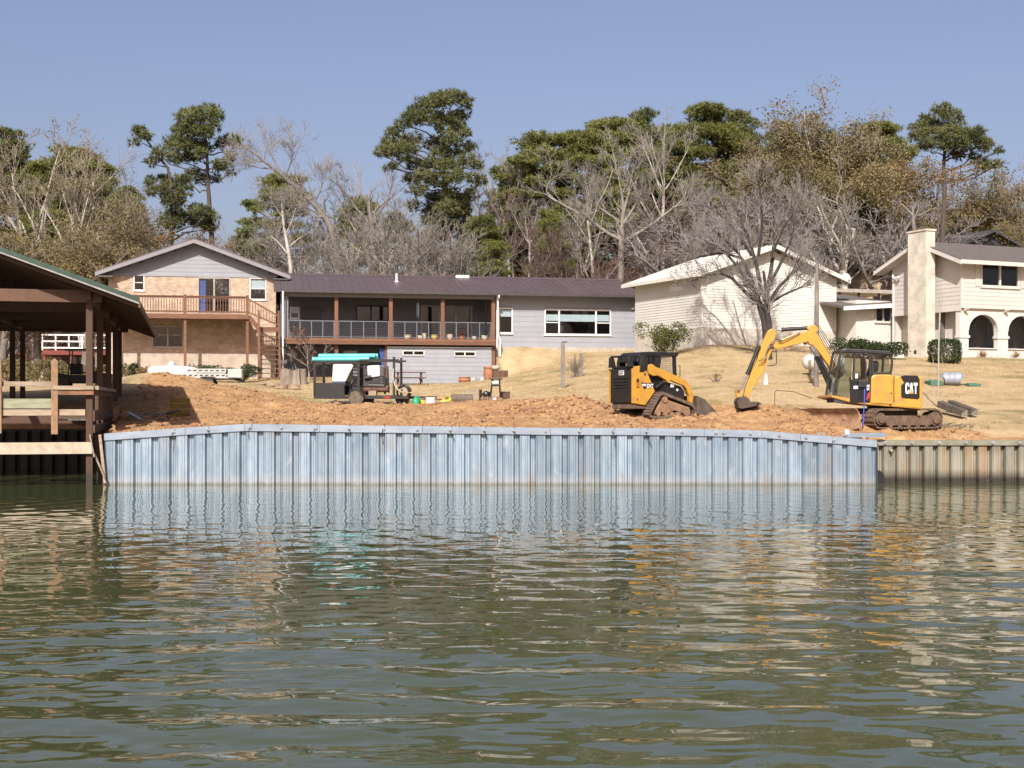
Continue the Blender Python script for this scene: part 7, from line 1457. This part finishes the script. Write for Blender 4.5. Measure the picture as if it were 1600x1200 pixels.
custom_bare('bare_tree', 457, 92, [(457, 440), (452, 400), (446, 368), (442, 340), (440, 318)], .16, [([(452, 400), (440, 385), (428, 372), (418, 366)], .06), ([(446, 368), (456, 345), (462, 325)], .06), ([(449, 388), (465, 372), (478, 362)], .05), ([(442, 340), (430, 322), (424, 310)], .05)], 'slender white barked bare tree beside the left roof gable', 'white_bark', 'pale_twig', 4, 8, 1.7)
custom_bare('dead_tree', 582, 99, [(582, 430), (582, 380), (580, 345), (576, 320), (572, 305)], .28, [([(576, 320), (566, 304), (560, 306), (552, 318)], .13), ([(582, 345), (596, 325), (606, 312), (610, 290)], .14), ([(580, 352), (560, 330), (545, 310), (530, 290), (515, 280)], .12)], 'thick grey snag with stubby limbs behind the long roof', 'grey_bark', 'pale_twig', 5, 5, 2.0)
custom_bare('bare_oak', 970, 92, [(970, 440), (970, 400), (971, 365), (973, 340), (974, 320)], .25, [([(971, 375), (945, 362), (925, 345), (900, 330), (870, 315), (855, 300)], 0.144), ([(972, 350), (955, 338), (938, 328), (930, 320)], 0.115), ([(972, 345), (978, 315), (985, 295), (988, 290)], 0.122), ([(974, 350), (990, 325), (1004, 302)], 0.115), ([(975, 378), (1000, 362), (1025, 345), (1050, 325), (1072, 308), (1078, 292)], 0.137), ([(1050, 325), (1068, 318), (1080, 300)], 0.058), ([(974, 322), (970, 290), (962, 250), (958, 232)], 0.094), ([(974, 300), (985, 275), (1000, 258)], 0.072), ([(870, 315), (856, 306), (853, 292), (862, 278), (872, 272)], 0.065), ([(945, 362), (925, 372), (905, 376)], 0.058)], 'big spreading bare oak with thick pale limbs behind the grey roof end', 'oak_bark', 'pale_twig', 6, 6, 2.1, dep=2.0)
# bare twiggy tree in front of the white house
custom_bare('bare_tree', 1195, 64.5, [(1200, 540), (1196, 505), (1188, 480), (1180, 455), (1165, 435)], .22, [([(1203, 545), (1201, 510), (1197, 485), (1195, 455), (1190, 425)], .19), ([(1180, 470), (1165, 455), (1150, 435), (1130, 425), (1108, 428), (1085, 435)], .10), ([(1188, 480), (1175, 440), (1160, 405), (1130, 375), (1100, 352)], .11), ([(1190, 460), (1185, 420), (1175, 380), (1160, 340), (1150, 310)], .11), ([(1196, 470), (1205, 430), (1212, 390), (1215, 350), (1212, 310)], .12), ([(1197, 480), (1215, 450), (1235, 430), (1245, 410), (1255, 388)], .10), ([(1200, 475), (1225, 460), (1250, 450), (1262, 440)], .07), ([(1200, 450), (1220, 410), (1235, 375), (1240, 340)], .09), ([(1165, 435), (1140, 405), (1120, 388), (1096, 382)], .08), ([(1175, 400), (1150, 360), (1120, 330), (1095, 320)], .08), ([(1185, 400), (1190, 350), (1185, 300), (1180, 285)], .08), ([(1160, 405), (1130, 395), (1100, 400), (1075, 408)], .07), ([(1205, 400), (1225, 350), (1250, 320)], .07)], 'dense twiggy bare tree standing in front of the white sided house', 'dark_bark', 'grey_twig', 8, 10, 1.4, ((5, .6, .6), (5, .6, .6)), .09, 1.4)
# ---- the wood, tree by tree
plant('pineA', 12, 116, 196, 'dark pine at the far left edge of the skyline', name='pine_tree'); plant('pineC', 108, 118, 222, 'dark green pine behind the white limbed trees on the left', name='pine_tree', wide=1.2); plant('pineD', 150, 116, 250, 'round topped pine right behind the left white limbed trees', name='pine_tree', wide=1.1); plant('pineA', 196, 112, 288, 'lower pine left of the leaning pine', name='pine_tree', wide=1.1); plant('pineC', 60, 116, 250, 'pine filling the gap between the left white limbed trees', name='pine_tree', wide=1.2)
plant('syc', 55, 94, 186, 'tall white barked tree with few brown leaves at far left', yaw=20); plant('syc', 118, 92, 208, 'white barked tree with upright limbs second from the left', yaw=140); plant('oliveB', 20, 90, 225, 'olive leaved tree at the left edge behind the boathouse', yaw=75, wide=1.1); plant('syc', 165, 90, 255, 'white limbed tree spreading right above the boathouse roof', yaw=260, wide=1.2)
plant('oliveC', 60, 86, 330, 'olive brown bushy tree just above the boathouse roof, left', name='bushy_tree', wide=1.3); plant('oliveC', 130, 84, 345, 'olive brown bushy tree just above the boathouse eave', name='bushy_tree', wide=1.3); plant('rustA', 190, 92, 335, 'rusty brown bushy tree left behind the brick gable', name='bushy_tree', wide=1.2); plant('rustA', 245, 94, 343, 'rusty brown bushy tree left of the gable peak', name='bushy_tree', wide=1.2, yaw=80); plant('oliveC', 0, 84, 345, 'olive bushy tree at the left picture edge', name='bushy_tree', wide=1.3); plant('rustA', 320, 96, 352, 'rusty orange tree right behind the brick gable peak', name='bushy_tree', wide=1.2, yaw=160); plant('pineC', 388, 118, 360, 'low dark evergreen right of the brick gable', name='pine_tree', wide=1.5); plant('oliveC', 160, 88, 310, 'olive tree between boathouse eave and brick gable', name='bushy_tree', wide=1.1, yaw=50)
plant('pineD', 438, 114, 270, 'pine behind the leaning grey bare tree', name='pine_tree', wide=1.15); plant('pineC', 560, 122, 305, 'dark pine low behind the pale brush', name='pine_tree', wide=1.2); plant('pineA', 620, 118, 330, 'pine low left of the tallest pine', name='pine_tree', wide=1.3)
for i, (px_, D, tp_, ky, lab) in enumerate(((470, 96, 300, 'brushP', 'pale bare brush left of the leaning grey tree'), (505, 94, 335, 'brushP', 'pale bare brush under the leaning grey tree'), (545, 100, 262, 'bareA', 'pale bare tree in the brush behind the long roof'), (560, 93, 335, 'brushP', 'pale bare brush behind the roof left of the vent pipe'), (602, 97, 275, 'bareA', 'bare tree just left of the tallest pine'), (610, 92, 330, 'brushP', 'pale bare brush right above the roof vent pipe'), (650, 92, 318, 'brushP', 'pale bare brush below the tallest pine'), (690, 91, 345, 'brushP', 'pale bare brush left of the skylight'), (705, 92, 340, 'brushP', 'pale bare brush above the skylight'), (640, 95, 300, 'bareA', 'bare tree in front of the tallest pine'), (425, 94, 335, 'brushP', 'pale brush behind the brick house roof end'))):
    plant(ky, px_, D, tp_, lab, name='bare_tree' if ky != 'brushP' else 'bare_shrub', wide=1.2, yaw=40*i)
plant('pineC', 752, 94, 332, 'yellow green young pine right of the tallest pine', name='pine_tree', wide=1.15); plant('pineC', 772, 92, 372, 'small young pine beside the yellow green one', name='pine_tree', wide=1.2)
plant('pineD', 700, 112, 300, 'pine filling low behind the tallest pine', name='pine_tree', wide=1.2); plant('bareB', 778, 112, 215, 'tall slim bare tree right of the tallest pine', yaw=30); plant('bareB', 806, 108, 232, 'bare white trunked tree left of the middle pines', yaw=120); plant('bareR', 745, 104, 285, 'thin reddish bare tree behind the tallest pine'); plant('bareB', 825, 104, 300, 'slender bare tree under the middle pines', yaw=200)
for i, (px_, D, tp_, ky, wd_, lab) in enumerate(((850, 108, 206, 'pineD', 1.35, 'broad round pine at the left of the middle pine row'), (815, 112, 250, 'pineC', 1.2, 'lower pine at the left shoulder of the middle row'), (910, 112, 200, 'pineD', 1.1, 'second pine from the left in the middle row'), (962, 114, 181, 'pineD', 1.15, 'third pine of the middle row'), (1008, 118, 168, 'pineA', 1.0, 'dark pine left of the tall bare tree'), (1105, 112, 162, 'pineD', 1.15, 'tallest pine of the middle row left of the olive trees'), (1150, 114, 170, 'pineA', 1.1, 'pine at the right end of the middle row'), (1060, 120, 190, 'pineC', 1.3, 'pine between the two tall pines of the middle row'), (860, 98, 325, 'pineC', 1.0, 'small light green pine under the broad round pine'), (1230, 118, 190, 'pineA', 1.1, 'pine behind the olive trees on the right'), (1330, 118, 215, 'pineC', 1.3, 'pine behind the tallest olive tree'), (1375, 118, 190, 'pineD', 1.2, 'dark pine left of the rounded right pine'))):
    plant(ky, px_, D, tp_, lab, name='pine_tree', wide=wd_, yaw=57*i)
for i, (px_, D, tp_, ky, wd_, lab) in enumerate(((1035, 106, 168, 'bareB', 1.0, 'tallest bare tree amid the middle pines'), (935, 98, 240, 'bareB', .9, 'white bare trunk behind the big oak, left'), (905, 99, 285, 'bareA', 1.0, 'pale bare tree left of the big oak'), (1010, 96, 280, 'bareR', 1.1, 'reddish bare tree right behind the big oak'), (1075, 98, 250, 'bareA', 1.0, 'bare tree right of the big oak'), (1060, 93, 320, 'bareR', 1.2, 'reddish low bare tree at the white house roof tip'), (880, 95, 340, 'bareR', 1.2, 'reddish brush left of the big oak'), (835, 94, 350, 'bareR', 1.1, 'thin brush above the right half of the long roof'), (930, 92, 365, 'bareR', 1.2, 'low reddish brush in front of the big oak'), (1100, 92, 300, 'bareC', 1.2, 'grey bare tree behind the white house roof'), (1130, 90, 300, 'bareC', 1.1, 'grey bare tree above the white roof slope'), (1240, 92, 310, 'bareC', 1.1, 'grey bare tree behind the white house peak'), (1160, 96, 260, 'bareA', 1.1, 'bare tree behind the twiggy front tree'), (1330, 88, 245, 'bareW', 1.3, 'white limbed bare tree right of the white house'), (1300, 90, 310, 'bareA', 1.2, 'bare tree behind the white house right eave'), (1365, 92, 300, 'bareC', 1.2, 'grey bare tree behind the carport'), (1400, 92, 330, 'bareA', 1.2, 'bare tree left behind the chimney'), (1275, 95, 300, 'bareC', 1.2, 'tangled bare tree right of the white house peak'))):
    plant(ky, px_, D, tp_, lab, name='bare_tree', wide=wd_, yaw=71*i)
for i, (px_, D, tp_, ky, wd_, lab) in enumerate(((1195, 104, 178, 'oliveA', 1.15, 'olive brown tree at the left of the right hand wood'), (1235, 102, 162, 'oliveA', 1.1, 'olive brown tree left of the highest crown'), (1292, 102, 126, 'oliveB', 1.1, 'highest thin crowned tree on the right skyline'), (1345, 104, 168, 'oliveB', 1.05, 'thin crowned tree right of the highest crown'), (1270, 98, 215, 'oliveA', 1.2, 'olive brown tree below the highest crown'), (1340, 97, 235, 'oliveA', 1.2, 'olive brown tree above the carport'), (1400, 98, 252, 'rustA', 1.5, 'rusty orange tree left above the chimney'), (1450, 100, 250, 'rustA', 1.4, 'rusty orange tree behind the chimney'), (1500, 100, 262, 'oliveC', 1.3, 'olive tree above the cream house roof'), (1555, 100, 278, 'rustA', 1.3, 'rusty tree at the right above the dark roof'), (1598, 96, 250, 'oliveB', 1.1, 'thin olive tree at the right picture edge'), (1590, 92, 330, 'oliveC', 1.2, 'dark olive bush beside the dark roof at right'), (1430, 96, 305, 'oliveC', 1.3, 'dense olive bush left of the chimney top'), (1520, 98, 310, 'rustA', 1.3, 'low rusty bush behind the cream house roof'), (1215, 98, 240, 'oliveC', 1.2, 'olive bush crown above the white house'), (1380, 96, 300, 'rustA', 1.2, 'rusty brush behind the carport'), (1255, 106, 175, 'oliveB', 1.2, 'thin olive crown between the two left olive trees'), (1310, 100, 190, 'oliveA', 1.3, 'olive crown below the highest thin crown, right'), (1390, 102, 225, 'oliveA', 1.2, 'olive brown crown left of the rounded right pine'), (1420, 100, 275, 'oliveA', 1.1, 'olive brown crown just left above the chimney'), (1180, 100, 235, 'oliveB', 1.2, 'thin olive crown above the twiggy front tree'))):
    plant(ky, px_, D, tp_, lab, name='broadleaf_tree', wide=wd_, yaw=47*i)
# brick coloured bare trunk beside the chimney
t = empty('dead_tree', (P(1468, 0, 80).x, 80, gz(P(1468, 0, 80).x, 80)), 0, 'leaning bare reddish trunk just right of the chimney', 'tree'); MB().tube([(0, 0, -.3), (.05, 0, 3), (.15, 0, 6), (.33, 0, 9.6)], [.22, .2, .16, .12], 8).build('trunk', BARK['pine_bark'], t, True); MB().tube([(.25, 0, 8.0), (.7, .2, 8.8)], [.05, .02], 5).build('broken_limb', BARK['pine_bark'], t)
# understorey brush and the far wood, nobody could count
rg = np.random.default_rng(99); n = 950; bx_ = rg.uniform(-48, 50, n); by_ = rg.uniform(93, 128, n); k = (by_ > 92+np.abs(bx_)*.02); bx_, by_ = bx_[k], by_[k]; n = len(bx_)
st = np.stack([bx_, by_, ground_z(bx_, by_, False)-.1], -1); ln = rg.uniform(2.0, 6.0, n); p, r = grow(rg, st, np.stack([rg.normal(0, .25, n), rg.normal(0, .25, n), np.ones(n)], -1), ln, rg.uniform(.02, .06, n), 5, .12, .03, .3)
s, d, l, rr, _ = spawn(rg, p, r, 7, .2, 1, .6, .25, .45, .6, ln, .1); p2, r2 = grow(rg, s, d, l, rr, 4, .18, .05, .3); s, d, l, rr, _ = spawn(rg, p2, r2, 3, .2, 1, .6, .25, .55, .6, l, .1); p3, r3 = grow(rg, s, d, l, rr, 3, .18, .05, .4)
v, f = merge([tubes(p, np.maximum(r, .016), 4), tubes(p2, np.maximum(r2, .014), 3), tubes(p3, np.maximum(r3, .013), 3)]); tag(link('understorey_brush', np_mesh('understorey_brush', v, f), None, TWIG['red_twig']), 'reddish grey leafless brush filling the wood behind the houses', 'brush', kind='stuff')
n = 70000; bx_ = rg.uniform(-50, 54, n); by_ = rg.uniform(96, 130, n); hh = rg.power(.7, n)*np.interp(bx_, [-50, -25, 0, 25, 50], [5, 4, 5, 7.5, 7]); c = np.stack([bx_, by_, ground_z(bx_, by_, False)+hh], -1); k = fbm(bx_*.35, by_*.35, 71) > .38; c = c[k]
tag(link('understorey_leaves', np_mesh('understorey_leaves', *leaves(rg, c, .26)), None, REDBR), 'red brown dry leaves hanging in the brush of the wood', 'leaves', kind='stuff')
n = 60000; bx_ = rg.uniform(-75, 80, n); by_ = rg.uniform(132, 150, n); tp_ = np.interp(bx_, [-75, -40, -30, -18, -12, 0, 15, 30, 80], [16, 13, 9.5, 9.5, 11, 15, 19, 20, 18])+4*(fbm(bx_*.15, by_*.05, 72)-.5); c = np.stack([bx_, by_, ground_z(bx_, by_, False)*.0+2+rg.uniform(0, 1, n)*tp_], -1)
tag(link('far_wood', np_mesh('far_wood', *leaves(rg, c, .75, aspect=.8)), None, DKGREEN), 'far dark evergreen wood closing the view behind the trees', 'wood', kind='stuff')

# ---------------------------------------------------------------- shrubs near the houses
def shrub(px, D, w, h, label, leaf, n=2500, size=.09, boxy=False, seed=1, dep=None, base=None, name='shrub', stems=7):
    rg = np.random.default_rng(seed); t = thing(name, px, D, 0, label, 'shrub'); dep = dep or w*.8
    if boxy: q = rg.uniform(-1, 1, (n, 3)); q /= (np.abs(q)**4).sum(-1, keepdims=True)**.25; c = q*rg.uniform(.80, 1.03, (n, 1)); c = c*np.array([w/2, dep/2, h/2])+np.array([0, 0, h/2])
    else:
        nc = 14; cc = np.stack([rg.normal(0, .25, nc)*w, rg.normal(0, .25, nc)*dep, rg.uniform(.3, .85, nc)*h], -1); c = cc[rg.integers(0, nc, n)] + norm(rg.normal(0, 1, (n, 3)))*rg.uniform(.3, 1, (n, 1))**.5*np.array([w*.26, dep*.26, h*.26]); c[:, 2] = np.maximum(c[:, 2], .05)
    link('crown', np_mesh('foliage', *leaves(rg, c, size)), t, leaf); st = np.zeros((stems, 3)); st[:, 2] = -.1; st[:, 0] = rg.normal(0, w*.06, stems); p, r = grow(rg, st, np.stack([rg.normal(0, .5, stems), rg.normal(0, .5, stems), np.ones(stems)], -1), np.full(stems, h*.85), np.full(stems, .03), 5, .1, .02, .4)
    link('stem', np_mesh('stems', *tubes(p, r, 5)), t, BARK['grey_bark']); return t
shrub(1041, 68, 2.0, 1.75, 'loose yellow green shrub left in front of the white sided house', BRIGHT, 3600, .10, seed=2, name='evergreen_shrub')
shrub(1476, 64.0, 1.45, 1.15, 'dense dark clipped box shrub right of the chimney', DKGREEN, 5200, .075, True, seed=3, name='clipped_shrub'); shrub(1335, 66, 1.9, .95, 'spreading dark juniper left half of the hedge by the annex', DKGREEN, 3600, .10, seed=4, name='juniper'); shrub(1378, 66, 2.0, .85, 'spreading dark juniper right half of the hedge by the annex', DKGREEN, 3600, .10, seed=5, name='juniper')
shrub(207, 76, 1.1, .95, 'round dark shrub at the left corner of the brick house', DKGREEN, 2600, .09, seed=6); shrub(325, 74.5, 2.4, 1.0, 'dark low shrub under the upper deck, left', DKGREEN, 3600, .09, seed=7); shrub(378, 74, 1.8, .95, 'dark low shrub beside the stair foot', DKGREEN, 3000, .09, seed=8); shrub(223, 75, 1.2, .85, 'dry tan shrub at the brick wall behind the boat', RUST, 1500, .09, seed=13)
shrub(85, 64, 3.0, 1.2, 'dull green hedge seen between the boathouse posts', OLIVE, 4200, .12, seed=9); shrub(25, 66, 3.0, 1.3, 'dull green hedge at the left edge behind the boathouse', OLIVE, 4200, .12, seed=10)
t = shrub(1118, 56, .5, .5, 'small dry weed on the lawn right of the loader', OLIVE, 140, .06, seed=11, name='weed')
# young red leaved tree at the porch
rg, sk = skeleton(41, 3.4, .05, lv=((9, .6, .75), (6, .55, .6), (4, .5, .6)), up=(.06, .05, .04), clear=.25, trunkfrac=.6); a, b = wood_parts(sk, 1, min_r=.006); t = thing('young_tree', 484, 74.6, 0, 'young tree with few rusty leaves in front of the porch', 'tree'); link('trunk', smooth(np_mesh('trunk', *a)), t, BARK['pale_bark']); link('twigs', np_mesh('twigs', *b), t, TWIG['pale_twig'])['kind'] = 'stuff'
tip = np.concatenate([q.reshape(-1, 3) for q, _, _ in sk[2:]]); c = tip[rg.integers(0, len(tip), 700)]+rg.normal(0, .08, (700, 3)); c = c[c[:, 2] > .8]; link('crown', np_mesh('leaves', *leaves(rg, c, .09)), t, REDBR)
# bare shrub by the short post
rg = np.random.default_rng(6); t = thing('bare_shrub', 900, 66, 0, 'small bare tan shrub beside the short post on the lawn', 'shrub'); n = 46; st = np.zeros((n, 3)); st[:, :2] = rg.normal(0, .1, (n, 2)); p, r = grow(rg, st, np.stack([rg.normal(0, .28, n), rg.normal(0, .28, n), np.ones(n)], -1), rg.uniform(.6, 1.25, n), np.full(n, .012), 4, .1, .02, .4); v1 = tubes(p, r, 4); s, d, l, rr, _ = spawn(rg, p, r, 4, .3, 1, .5, .2, .4, .7, np.full(n, 1.0), .1); p2, r2 = grow(rg, s, d, l, rr, 3, .1, .03, .5)
link('stems', np_mesh('stems', *v1), t, TWIG['tan_twig']); link('twigs', np_mesh('twigs', *tubes(p2, r2, 3)), t, TWIG['tan_twig'])['kind'] = 'stuff'
# overhead wires far behind the roofs
for (x0, y0, x1, y1, D, lab) in ((380, 394, 800, 384, 90, 'thin overhead wire crossing behind the long roof'), (1230, 350, 1600, 352, 88, 'thin overhead wire crossing above the cream house')):
    a = P(x0-500, y0, D); b = P(x1+400, y1, D); m = MB(); m.tube([a.lerp(b, f)-Vector((0, 0, 1.6*4*f*(1-f)*.25)) for f in np.linspace(0, 1, 9)], .012, 4); o = m.build('overhead_wire', DARKWIRE); tag(o, lab, 'wire')
